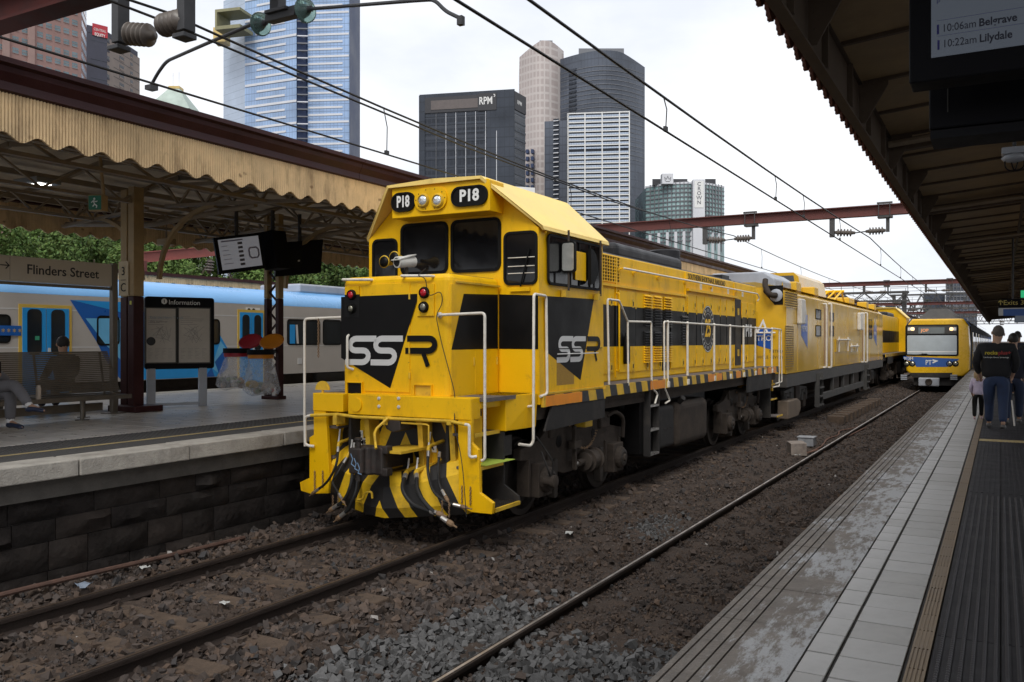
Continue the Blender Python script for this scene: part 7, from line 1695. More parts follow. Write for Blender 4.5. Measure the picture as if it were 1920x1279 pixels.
def twin(u0, u1, v0, v1): 
    a0, a1 = pf(FT, u0, 600)[0], pf(FT, u1, 600)[0]; um = (u0 + u1) / 2; b1, b0 = pf(FT, um, v0)[1], pf(FT, um, v1)[1]; return window(T2, FT, a0, a1, b0, b1, r=.1, rim=.04, proud=.012, m=M_tw)
twin(181, 224, 593, 649); twin(375, 412, 599, 647); w_ = twin(538, 600, 600, 648); twin(605, 640, 601, 648); twin(-30, 20, 590, 645)
for (ua, ub, m) in ((543, 556, M_tb), (553, 560, M_tline)): 
    a0, a1 = pf(FT, ua, 600)[0], pf(FT, ub, 600)[0]; MB().prism(FT.flat([(a0, 1.4), (a1, 1.4), (a1 - .05, 1.95), (a0, 1.95)], .008), FT.n * .002).build('seen_through', m, w_)
for k, y in enumerate(np.arange(20.5, 56, 3.6)): window(T2, FT, y, y + 2.2, 1.25, 2.05, r=.1, rim=.04, proud=.012, m=M_tw)
a0, b0 = pf(FT, -30, 630); a1, b1 = pf(FT, 39, 612); MB().prism(FT.flat([(a0, b0), (a1, b0), (a1, b1), (a0, b1)], 0), FT.n * .02).build('side_display', M_tb2, T2)
text('lettering', '* * * * * * *', FT, a0 + .1, (b0 + b1) / 2 - .03, .16, M_yd, T2, off=.022)
a0, a1 = pf(FT, 461, 600)[0], pf(FT, 487, 600)[0]; bz = pf(FT, 470, 583)[1]; o = MB().prism(FT.flat([(a0, bz - .07), (a1, bz - .07), (a1, bz + .07), (a0, bz + .07)], 0), FT.n * .008).build('notice', M_letw, T2)
for k in range(2): MB().lathe(FT.p(a0 + .1 + .16 * k, bz, .008), FT.n, [(.055, 0), (.055, .003), (.001, .004)], 16).build('pictogram', M_blk, o)
a0, bz = pf(FT, 562, 678); MB().prism(FT.flat([(a0 - .08, bz - .08), (a0 + .08, bz - .08), (a0 + .08, bz + .08), (a0 - .08, bz + .08)], 0), FT.n * .01).build('hatch', M_tline, T2)
# ================================================================= LEFT PLATFORM FURNITURE
M_stain = mat('stainless', (.40, .38, .35), rough=.35, metal=.85, var=.12, scale=6)
M_benchm = mat('bench_steel', (.15, .132, .11), rough=.45, metal=.6, var=.15, scale=5)
M_signbg = mat('sign_cream', (.52, .46, .37), rough=.5, var=.05, scale=1)
M_ink = mat('sign_ink', (.02, .02, .022), rough=.6, var=0)
P = at(212, 776, z=PLZ); FG = Fr((P.x, 0, 0), Y_, Z_)
t = thing('station_sign', 'cream Flinders Street station name sign on a steel post beside the bench', 'station sign', P)
a1 = pf(FG, 208, 520)[0]; b1, b0 = pf(FG, 200, 496)[1], pf(FG, 200, 539)[1]
MB().prism(FG.flat(rrect(a1 - 1.6, (b0 + b1) / 2, 3.2, b1 - b0, .04), -.03), FG.n * .05).build('panel', M_signbg, t)
MB().prism(FG.flat([(a1 - 3.2, b0 - .05), (a1, b0 - .05), (a1, b0 - .005), (a1 - 3.2, b0 - .005)], -.03), FG.n * .05).build('rail', M_benchm, t)
tx0, tb = pf(FG, 48, 509); tx1, _ = pf(FG, 184, 514)
o = text('lettering', 'Flinders Street', FG, tx0, (b0 + b1) / 2 + .0, .27, M_ink, t, off=.022, bold=.003); 
wtx = max(v_.co.x for v_ in o.data.vertices); k_ = (tx1 - tx0) / wtx
for v_ in o.data.vertices: v_.co.x *= k_; v_.co.y *= k_
ax_, ab = pf(FG, 5, 498); mb = MB(); stroke(mb, FG, [(ax_ - .05, ab - .0), (ax_ + .08, ab)], .016, .022); stroke(mb, FG, [(ax_ + .03, ab + .05), (ax_ + .08, ab), (ax_ + .03, ab - .05)], .016, .022); mb.build('arrow', M_ink, t, fix=False)
dx = pf(FG, 17, 515)[0]; mb = MB(); stroke(mb, FG, [(dx, b0 + .02), (dx, b1 - .02)], .006, .0215); mb.build('divider', M_benchm, t, fix=False)
MB().box(P.x - .045, P.x + .045, a1 - .0, a1 + .1, PLZ, b1 + .02).build('post', M_benchm, t, bevel=.01)
MB().box(P.x - .12, P.x + .12, a1 - .1, a1 + .2, PLZ, PLZ + .015).build('foot_plate', M_benchm, t)
MB().box(P.x - .045, P.x + .045, a1 - 3.3, a1 - 3.2, PLZ, b1 + .02).build('post', M_benchm, t, bevel=.01)
# bench
BX = -11.75; zs = .66; FBn = Fr((BX, 0, 0), Y_, Z_)
ye = pf(FBn, 245, 738)[0]; zs = pf(FBn, 245, 740)[1]
t = thing('bench', 'long slatted stainless steel platform bench in front of the name sign', 'bench', (BX - .3, ye - 2, PLZ))
ys = ye - 4.6
for k in range(7): MB().box(BX - .5 + k * .072, BX - .44 + k * .072, ys, ye, zs - .02, zs).build('slat', M_benchm, t)
MB().box(BX - .0, BX + .025, ys, ye, zs - .06, zs + .004).build('front_rail', M_benchm, t)
FBk = Fr((BX - .62, 0, 0), Y_, Z_); zt_ = pf(FBk, 190, 660)[1]; yr_ = pf(FBk, 202, 680)[0]
nS = 22
for k in range(nS):
    s_ = k / (nS - 1); xx = BX - .50 - .14 * s_; zz = zs + .04 + (zt_ - zs - .05) * s_
    MB().box(xx - .014, xx + .014, ys, yr_ + .12 * (1 - s_), zz - .0125, zz + .0125).build('slat', M_benchm, t)
for yy in (yr_ - .12, yr_ - 1.2, yr_ - 2.4, yr_ - 3.6):
    MB().beam((BX - .53, yy, zs), (BX - .66, yy, zt_), .03, .02).build('back_strut', M_benchm, t)
for yy in (ye - .75, ye - 2.4, ye - 4.0):
    MB().tube([(BX - .1, yy, PLZ), (BX - .1, yy, zs - .03)], .03, 10).build('leg', M_benchm, t); MB().tube([(BX - .1, yy, PLZ), (BX - .1, yy, PLZ + .012)], .1, 14).build('foot', M_benchm, t)
    MB().tube([(BX - .5, yy + .3, PLZ), (BX - .5, yy + .3, zs - .03)], .03, 10).build('leg', M_benchm, t); MB().tube([(BX - .5, yy + .3, PLZ), (BX - .5, yy + .3, PLZ + .012)], .09, 14).build('foot', M_benchm, t)
MB().box(BX - .33, BX - .25, ys, ye - .3, zs - .24, zs - .12).build('cross_rail', M_benchm, t)
p = at(72, 742, x=BX - .05); tag(MB().lathe((p.x, p.y, zs), Z_, [(.035, 0), (.035, .16), (.03, .165), (.026, .19), (.026, .2)], 14).build('bottle', mat('bottle_pale', (.5, .42, .34), rough=.3, var=.1), smooth=True), 'small pale bottle standing on the bench seat', 'bottle')
# information board
P1, P2 = at(284, 766, z=PLZ), at(381, 762, z=PLZ); FIb = Fr((P1.x, P1.y, 0), Vector((P2.x - P1.x, P2.y - P1.y, 0)), Z_)
t = thing('information_board', 'black framed Information board with two paper posters on grey legs', 'information board', P1.lerp(P2, .5))
a0, b0 = pf(FIb, 272, 694); a1, b1 = pf(FIb, 402, 560)
MB().prism(FIb.flat(rrect((a0 + a1) / 2, (b0 + b1) / 2, a1 - a0, b1 - b0, .05), -.1), FIb.n * .1).build('cabinet', M_black, t, bevel=.01)
text('lettering', 'Information', FIb, pf(FIb, 316, 568)[0], pf(FIb, 316, 568)[1], .115, M_letw, t, off=.003)
ia, ib = pf(FIb, 308, 566); MB().lathe(FIb.p(ia, ib, .0), FIb.n, [(.05, 0), (.05, .002)], 18).build('info_disc', M_letw, t); text('lettering', 'i', FIb, ia, ib, .08, M_ink, t, off=.004, align='CENTER', bold=.003)
M_poster = mat('poster_paper', (.50, .46, .40), rough=.6, var=.08, scale=3)
M_faint = mat('poster_ink', (.24, .22, .21), rough=.7, var=.1); M_faint2 = mat('poster_blue', (.25, .33, .40), rough=.7, var=.1)
for i, (u0, u1) in enumerate(((274, 329), (335, 393))):
    c0, d0 = pf(FIb, u0, 681); c1, d1 = pf(FIb, u1, 580)
    po = MB().prism(FIb.flat([(c0, d0), (c1, d0), (c1, d1), (c0, d1)], .0), FIb.n * .006).build('poster', M_poster, t); W_ = c1 - c0; Hh = d1 - d0
    MB().ring(FIb.flat([(c0 - .02, d0 - .02), (c1 + .02, d0 - .02), (c1 + .02, d1 + .02), (c0 - .02, d1 + .02)], 0), FIb.flat([(c0, d0), (c1, d0), (c1, d1), (c0, d1)], 0), FIb.n * .018).build('poster_frame', M_sole, po)
    mb = MB(); g = random.Random(i)
    for k in range(5): stroke(mb, FIb, [(c0 + .06 * W_, d1 - Hh * (.16 + .035 * k)), (c0 + W_ * (.3 + .6 * g.random()), d1 - Hh * (.16 + .035 * k))], .006, .0075)
    for k in range(10): q_ = [(c0 + W_ * (.15 + .7 * g.random()), d0 + Hh * (.35 + .35 * g.random())) for _ in range(3)]; stroke(mb, FIb, q_, .005, .0075)
    for k in range(8):
        for c in range(4): stroke(mb, FIb, [(c0 + W_ * (.06 + .23 * c), d0 + Hh * (.08 + .025 * k)), (c0 + W_ * (.06 + .23 * c + .16 * g.random() + .02), d0 + Hh * (.08 + .025 * k))], .004, .0075)
    mb.build('poster_print', M_faint, po, fix=False)
    if i == 0:
        text('lettering', 'Ride the Metro Tunnel', FIb, c0 + .06, d1 - .16, .06, M_faint2, po, off=.007); text('lettering', 'this summer', FIb, c0 + .06, d1 - .23, .06, M_faint, po, off=.007)
        cxp, czp = pf(FIb, 283, 641); MB().lathe(FIb.p(cxp, czp, .007), FIb.n, [(.075, 0), (.075, .002)], 18).build('poster_disc', M_ink, po)
for u in (284, 381):
    c, _ = pf(FIb, u, 730); MB().prism([FIb.p(c - .07, PLZ, -.08), FIb.p(c + .07, PLZ, -.08), FIb.p(c + .07, PLZ, .0), FIb.p(c - .07, PLZ, .0)], (0, 0, b0 - PLZ + .02)).build('leg', M_acgrey, t, bevel=.006)
c0, c1 = pf(FIb, 284, 700)[0], pf(FIb, 381, 700)[0]; MB().beam(FIb.p(c0, PLZ + .05, -.04), FIb.p(c1, PLZ + .05, -.04), .05, .05).build('cross_rail', M_acgrey, t)
# hanging screens
M_scrwhite = mat('screen_white', (.3, .3, .33), rough=.3, var=0, emit=((.70, .72, .80), .10))
M_scrink = mat('screen_ink', (.09, .09, .12), rough=.4, var=0); M_scrpurp = mat('screen_purple', (.22, .21, .30), rough=.4, var=0)
def screen(label, TL, TR, BL, depth, lit, cat='screen'):
    TL, TR, BL = [at(u, v, D=D) for u, v, D in (TL, TR, BL)]; fr = Fr(BL, TR - TL, TL - BL); W_ = (TR - TL).length; Hh = (TL - BL).length
    n_ = fr.n if fr.n.y < 0 else -fr.n
    t = thing('hanging_screen', label, cat, BL.lerp(TR, .5))
    MB().prism([BL, BL + fr.u * W_, BL + fr.u * W_ + fr.v * Hh, BL + fr.v * Hh], -n_ * depth).build('cabinet', M_black, t, bevel=.012)
    c = BL + fr.u * W_ / 2 + fr.v * Hh - n_ * depth / 2; MB().tube([c, (c.x, c.y, 4.0)], .035, 8).build('hanger', M_steeld, t)
    return t, fr, W_, Hh
t, fr, W_, Hh = screen('lit white platform map screen tilted under the left canopy', (400, 447, 16.0), (488, 437, 16.35), (411, 516, 16.1), .16, True)
sc_ = MB().prism(fr.flat([(.07, .07), (W_ - .05, .07), (W_ - .05, Hh - .05), (.07, Hh - .05)], .003), fr.n * .003).build('display', M_scrwhite, t)
mb = MB()
for k in range(6): b = Hh * (.78 - .115 * k); mb.poly(fr.flat([(W_ * .48, b - .022), (W_ * .58, b - .022), (W_ * .58, b + .022), (W_ * .48, b + .022)], .008))
mb.build('screen_blocks', M_scrink, sc_, fix=False)
mb = MB(); stroke(mb, fr, [(W_ * a, Hh * b) for a, b in ((.72, .62), (.86, .62), (.90, .56), (.90, .40), (.86, .34), (.74, .34), (.70, .40), (.70, .56), (.72, .62))], .028, .008); mb.build('screen_map', M_scrpurp, sc_, fix=False)
mb = MB()
for k in range(5): stroke(mb, fr, [(W_ * .14, Hh * (.74 - .12 * k)), (W_ * (.26 + .02 * k), Hh * (.74 - .12 * k))], .01, .008)
stroke(mb, fr, [(W_ * .14, Hh * .87), (W_ * .6, Hh * .87)], .025, .008); mb.build('screen_lines', M_scrpurp, sc_, fix=False)
screen('black side cabinet joining the two hanging screens at the laced column', (486, 437, 16.6), (512, 440, 17.0), (496, 508, 16.6), .3, False)
t, fr, W_, Hh = screen('black back of a second hanging screen beside the locomotive nose', (520, 456, 17.0), (606, 450, 17.4), (516, 520, 17.0), .14, False)
MB().prism(fr.flat([(.1, .15), (.5, .15), (.5, .5), (.1, .5)], 0), fr.n * .02).build('service_panel', M_rubber, t); MB().prism(fr.flat([(.42, .26), (.46, .26), (.46, .29), (.42, .29)], .021), fr.n * .002).build('sticker', M_letw, t)
# exit sign, loudspeaker
p = at(178, 381, D=11.2); t = thing('exit_sign', 'hanging green running man exit sign under the left canopy', 'exit sign', p)
fr = Fr(p, Vector((.8, .25, 0)), Z_); MB().prism(fr.flat([(-.10, -.105), (.10, -.105), (.10, .105), (-.10, .105)], -.12), fr.n * .12).build('case', M_creamc, t, bevel=.006)
MB().prism(fr.flat([(-.09, -.09), (.09, -.09), (.09, .09), (-.09, .09)], 0), fr.n * .004).build('face', mat('exit_face', (.012, .10, .06), rough=.4, var=.1, emit=((.02, .25, .14), .03)), t)
mb = MB(); stroke(mb, fr, [(-.02, .02), (.0, -.02), (-.03, -.05)], .016, .006); stroke(mb, fr, [(.0, -.02), (.03, -.04), (.025, -.07)], .016, .006); stroke(mb, fr, [(-.05, .0), (-.02, .025), (.02, .01), (.04, .02)], .013, .006)
mb.poly([fr.p(-.005 + .016 * math.cos(a), .048 + .016 * math.sin(a), .006) for a in np.linspace(0, 2 * PI, 11)[:-1]]); mb.build('pictogram', M_letw, t, fix=False)
MB().tube([p + Z_ * .1 - fr.n * .06 + fr.u * .08, (p.x + .08, p.y, 3.98)], .022, 8).build('hanger', M_creamc, t)
p = at(312, 455, D=17); t = thing('loudspeaker', 'small beige box loudspeaker hung below the canopy beam', 'loudspeaker', p)
MB().box(p.x - .16, p.x + .16, p.y - .1, p.y + .1, p.z - .06, p.z + .06).build('case', M_creamc, t, bevel=.01); MB().tube([p, (p.x, p.y, 3.95)], .015, 6).build('hanger', M_truss, t)
# rubbish bag hoops
M_bag = mat('clear_bag', (.72, .74, .78), rough=.25, var=.1, scale=6); nodes_of(M_bag)[2].inputs['Alpha'].default_value = .30
M_redlid = mat('red_lid', (.34, .015, .03), rough=.4, var=.1); M_orlid = mat('orange_lid', (.58, .20, .01), rough=.4, var=.1)
cols = [mat('waste_%s' % n_, c_, rough=.7, var=.2, scale=8) for n_, c_ in (('paper', (.55, .52, .47)), ('cup', (.42, .28, .19)), ('red', (.45, .09, .06)), ('green', (.22, .27, .16)), ('card', (.34, .26, .2)), ('foil', (.5, .5, .5)))]
def bin_(label, u, v, D, lid, lidc, liduv, flip, foot, skew, yellow=False):
    p = at(u, v, D=D); t = thing('rubbish_bin', label, 'bin', (p.x, p.y, PLZ), 'bins with clear bags')
    MB().ring([p + Vector((.25 * math.cos(a), .25 * math.sin(a), -.07)) for a in np.linspace(0, 2 * PI, 25)[:-1]], [p + Vector((.21 * math.cos(a), .21 * math.sin(a), -.07)) for a in np.linspace(0, 2 * PI, 25)[:-1]], (0, 0, .09)).build('hoop', M_black, t, smooth=True)
    MB().lathe(p - Z_ * .14, Z_, [(.235, 0), (.24, .07)], 24).build('collar', lid, t, smooth=True)
    q_ = at(*liduv, D=D + .15); ax = Vector((.25, -.55, .80)).normalized()
    MB().lathe(q_, ax, [(.215, -.01), (.23, .01), (.22, .03), (.175, .012), (.001, .0)], 28).build('lid', lid, t, smooth='full')
    g = random.Random(int(u)); V = []; F = []; nn = 26; rows = 9; H_ = p.z - .12 - foot
    for r_ in range(rows):
        s_ = r_ / (rows - 1); rad = .22 + .16 * s_ ** .8 - (.1 if r_ == rows - 1 else 0)
        for k in range(nn):
            a = 2 * PI * k / nn; f_ = 1 + .07 * math.sin(a * 7 + u) * (.3 + s_) + g.uniform(-.02, .02)
            V.append((p.x + skew * s_ + rad * f_ * math.cos(a), p.y + rad * f_ * math.sin(a) * .8, p.z - .1 - H_ * s_ - (.02 * math.sin(a * 3) if s_ > .9 else 0)))
    for r_ in range(rows - 1):
        for k in range(nn): F.append((r_ * nn + k, r_ * nn + (k + 1) % nn, (r_ + 1) * nn + (k + 1) % nn, (r_ + 1) * nn + k))
    F.append(tuple((rows - 1) * nn + k for k in range(nn)))
    MB().add(V, F).build('clear_bag', M_bag, t, smooth='full', fix=False)
    for k in range(26):
        a = g.uniform(0, 2 * PI); rr = g.uniform(0, .24); s_ = g.uniform(.035, .075)
        o = MB().ball((p.x + skew + rr * math.cos(a), p.y + rr * math.sin(a) * .8, p.z - .12 - H_ + .07 + g.random() * .16), s_, g.uniform(.7, 1.4), g.uniform(.7, 1.3), g.uniform(.5, 1.1), n=7, m=5).build('waste', g.choice(cols), t)
    if yellow: MB().ball((p.x + skew - .05, p.y - .2, p.z - .12 - H_ + .22), .13, 1.2, .6, .6, n=10, m=6).build('yellow_carton', M_yline, t)
    MB().beam(p + Vector((.2, .1, -.03)), (-12.7, 13.0, p.z - .03), .04, .04).build('arm', M_black, t)
bin_('clear rubbish bag on a hoop with a raised red lid beside the laced column', 444, 656, 16.6, M_redlid, None, (470, 642), 1, .57, -.08)
bin_('clear rubbish bag on a hoop with a raised orange lid, right of the red-lidded one', 489, 659, 16.35, M_orlid, None, (510, 642), 1, .48, .03, True)
MB().box(-12.8, -12.62, 12.7, 12.9, PLZ, PLZ + .1)

# ================================================================= RIGHT PLATFORM: SCREENS, SIGNS, CAMERA
M_scrblue = mat('departure_screen', (.05, .055, .065), rough=.35, var=0, emit=((.58, .68, .85), .06))
FD = Fr((0, 4.5, 0), X_, Z_)
t = thing('departure_screen', 'black framed departure screen listing Belgrave and Lilydale under the right canopy', 'screen', (.2, 4.55, 3.2))
xl, zb_ = pf(FD, 1704.5, 158); MB().box(xl, .95, 4.5, 4.68, zb_, 3.45).build('cabinet', M_black, t, bevel=.008)
sx0, sz0 = pf(FD, 1746, 110); sc_ = MB().prism(FD.flat([(sx0, sz0), (.9, sz0), (.9, 3.40), (sx0, 3.40)], 0), FD.n * .004).build('display', M_scrblue, t)
M_dink = mat('departure_ink', (.01, .012, .03), rough=.5, var=0); M_dblue = mat('departure_bar', (.02, .02, .16), rough=.5, var=0)
for (u, v, tm, de) in ((1766, 56, '10:06am', 'Belgrave'), (1767, 85, '10:22am', 'Lilydale')):
    a, b = pf(FD, u, v); o1 = text('lettering', tm, FD, a, b, .05, M_dink, sc_, off=.006, thick=.0004, fit=pf(FD, u + 60, v)[0] - a); a2, b2 = pf(FD, u + 69, v - 9.6); b2 = b
    text('lettering', de, FD, a2, b, .05, M_dink, sc_, off=.006, thick=.0004, bold=.001, fit=pf(FD, u + (140 if u == 1766 else 130), v)[0] - a2)
    a3, _ = pf(FD, u - 7, v); MB().prism(FD.flat([(a3 - .005, b - .022), (a3 + .004, b - .022), (a3 + .004, b + .022), (a3 - .005, b + .022)], .004), FD.n * .002).build('line_bar', M_dblue, sc_)
for (u, v) in ((1757, 41), (1757, 70)):
    a, b = pf(FD, u, v); MB().prism(FD.flat([(a, b - .0006), (.88, b - .0006), (.88, b + .0006), (a, b + .0006)], .004), FD.n * .001).build('rule', M_dblue, sc_)
a, b = pf(FD, 1757, 3); text('lettering', 'p', FD, a - .002, b, .03, M_dblue, sc_, off=.006, thick=.0004)
for x in (.1, .7): MB().tube([(x, 4.6, 3.45), (x, 4.6, 4.2)], .03, 8).build('hanger', M_steeld, t)
FD2 = Fr((0, 5.05, 0), X_, Z_); xl, zb_ = pf(FD2, 1742, 262)
t = thing('screen_housing', 'blank black screen housing hanging just behind the departure screen', 'screen', (.3, 5.1, 2.9))
MB().box(xl, .95, 5.05, 5.3, zb_ + .05, 3.1).build('cabinet', M_black, t, bevel=.008); MB().box(xl + .005, .945, 5.06, 5.34, zb_, zb_ + .045).build('tray', mat('housing_grey', (.012, .012, .014), rough=.6, var=.1, spec=.12), t)
MB().box(xl + .085, xl + .09, 5.044, 5.049, zb_ + .13, 3.0).build('trim', M_sole, t)
for x in (.1, .7): MB().tube([(x, 5.18, 3.1), (x, 5.18, 4.2)], .03, 8).build('hanger', M_steeld, t)
p = at(1893, 292, y=7.2); t = thing('security_camera', 'pale dome camera bracket hanging from the right canopy ceiling', 'camera', p)
MB().box(p.x - .05, p.x + .14, p.y - .06, p.y + .06, p.z - .0, p.z + .05).build('bracket', M_acgrey, t, bevel=.008); MB().lathe(p + Vector((.03, -.02, -.06)), Z_, [(.02, 0), (.07, .015), (.085, .035), (.06, .055)], 18).build('mount', M_acgrey, t, smooth='full'); MB().tube([p + Vector((.03, 0, .05)), (p.x + .03, p.y, 4.1)], .012, 8).build('stem', M_steeld, t)
mb = MB(); 
for s_ in (-1, 1): mb.tube(rnd([p + Vector((.03 + s_ * .06, -.03, -.03)), p + Vector((.03 + s_ * .06, -.03, -.1)), p + Vector((.03, -.03, -.13)), p + Vector((.03 - s_ * .02, -.03, -.06))], .03), .005, 5)
mb.build('cables', M_black, t)
FEx = Fr((0, 24, 0), X_, Z_); t = thing('exit_direction_sign', 'hanging black exit direction sign with a white and blue panel above the walkers', 'sign', (1.2, 24, 2.6))
a0, b1 = pf(FEx, 1872, 562); _, bm_ = pf(FEx, 1872, 578); _, b0 = pf(FEx, 1872, 593)
MB().prism(FEx.flat([(a0, bm_), (a0 + 1.9, bm_), (a0 + 1.9, b1), (a0, b1)], 0), Y_ * .15).build('panel', M_black, t); MB().prism(FEx.flat([(a0, b0), (a0 + 1.9, b0), (a0 + 1.9, bm_ - .01), (a0, bm_ - .01)], 0), Y_ * .15).build('white_panel', mat('sign_dim_white', (.5, .52, .53), rough=.5, var=.04), t)
a, b = pf(FEx, 1881, 569); text('lettering', 'Exits 3&5', FEx, a, b, .16, mat('sign_yellow', (.55, .45, .12), rough=.5, var=0), t, off=.003); a, b = pf(FEx, 1876, 569); mb = MB(); stroke(mb, FEx, [(a, b - .05), (a, b + .06)], .02, .003); stroke(mb, FEx, [(a - .05, b + .01), (a, b + .06), (a + .05, b + .01)], .02, .003); mb.build('arrow', MATS['sign_yellow'], t, fix=False)
a, b = pf(FEx, 1881, 587); MB().prism(FEx.flat([(a, b - .08), (a0 + 1.85, b - .08), (a0 + 1.85, b + .08), (a, b + .08)], 0), FEx.n * .004).build('blue_bar', M_xtb, t)
for x in (a0 + .3, a0 + 1.6): MB().tube([(x, 24.08, b1), (x, 24.08, 4.4)], .025, 8).build('hanger', M_steeld, t)
p = at(1902, 606, D=30); t = thing('hanging_screen', 'small pale lit screen below the exit direction sign', 'screen', p)
MB().box(p.x, p.x + 1.0, p.y, p.y + .12, p.z, p.z + .32).build('cabinet', M_black, t); MB().box(p.x + .02, p.x + .98, p.y - .006, p.y - .001, p.z + .02, p.z + .30).build('display', M_scrblue, t); MB().tube([(p.x + .5, p.y + .06, p.z + .3), (p.x + .5, p.y + .06, 4.3)], .03, 6).build('hanger', M_steeld, t)
p = at(1914, 553, D=27); t = thing('exit_sign', 'small green lit exit sign above the far end of the right platform', 'exit sign', p)
MB().box(p.x, p.x + .5, p.y, p.y + .08, p.z - .1, p.z + .12).build('case', mat('exit_lit', (.02, .3, .12), rough=.4, var=0, emit=((.05, .7, .3), .4)), t); MB().tube([(p.x + .25, p.y + .04, p.z + .1), (p.x + .25, p.y + .04, 4.3)], .02, 6).build('hanger', M_steeld, t)

# ================================================================= PEOPLE
def skin(name, pts, rad, edges, m, parent, sub=1):
    me = bpy.data.meshes.new(name); me.from_pydata([tuple(p) for p in pts], edges, []); me.materials.append(m)
    o = bpy.data.objects.new(name, me); COL.objects.link(o); adopt(o, parent)
    md = o.modifiers.new('skin', 'SKIN'); md.use_smooth_shade = True
    sv = me.skin_vertices[0].data
    for i, r_ in enumerate(rad): sv[i].radius = (r_, r_) if isinstance(r_, (int, float)) else r_; sv[i].use_root = (i == 0)
    s2 = o.modifiers.new('subsurf', 'SUBSURF'); s2.levels = sub; s2.render_levels = sub + 0
    return o
M_skin = mat('skin', (.48, .29, .20), rough=.55, var=.06, scale=8); M_skin2 = mat('skin_tan', (.38, .22, .14), rough=.55, var=.06, scale=8)
M_hairg = mat('hair_grey', (.10, .085, .075), rough=.8, var=.3, scale=30); M_hairb = mat('hair_dark', (.016, .013, .012), rough=.6, var=.3, scale=30); M_hairl = mat('hair_blonde', (.42, .29, .15), rough=.6, var=.3, scale=30)
M_jkt = mat('black_fleece', (.010, .010, .012), rough=.9, var=.3, scale=6, bump=.1); M_jean = mat('blue_denim', (.020, .036, .085), rough=.85, var=.3, scale=5, bump=.1); M_jeand = mat('dark_denim', (.018, .028, .06), rough=.85, var=.3, scale=5)
M_navy = mat('navy_cloth', (.016, .018, .032), rough=.9, var=.25, scale=6); M_grey_track = mat('grey_tracksuit', (.125, .12, .128), rough=.9, var=.2, scale=5, bump=.1); M_tie = mat('tie_dye', (.60, .52, .66), rough=.85, var=.25, scale=7); M_shoe = mat('shoe_grey', (.12, .115, .11), rough=.7, var=.2); M_shoew = mat('shoe_pink', (.5, .36, .38), rough=.7, var=.2); M_clog = mat('navy_clog', (.012, .02, .05), rough=.5, var=.2); M_sock = mat('white_sock', (.6, .58, .57), rough=.9, var=.1)
def hand_pts(wr, d, side, s_=1.0, curl=.5):
    """palm and five fingers beyond a wrist: direction d, thumb towards side"""
    d = d.normalized(); sd_ = (side - d * side.dot(d)).normalized(); nn = d.cross(sd_)
    P = [wr + d * .05 * s_, wr + d * .09 * s_]; Rr = [(.034 * s_, .018 * s_), (.038 * s_, .016 * s_)]; E = [(-1, 0), (0, 1)]
    for i, (o_, L) in enumerate(((.03, .075), (.01, .085), (-.01, .08), (-.03, .062))):
        a = wr + (d * .095 + sd_ * o_) * s_; b = a + (d * L * .5 + nn * .01 * curl) * s_; c = b + (d * L * .5 * (1 - curl * .5) + nn * L * .5 * curl) * s_
        k = len(P); P += [a, b, c]; Rr += [.0095 * s_, .009 * s_, .0075 * s_]; E += [(1, k), (k, k + 1), (k + 1, k + 2)]
    k = len(P); P += [wr + (d * .045 + sd_ * .045) * s_, wr + (d * .085 + sd_ * .06 + nn * .015) * s_]; Rr += [.011 * s_, .009 * s_]; E += [(0, k), (k, k + 1)]
    return P, Rr, E
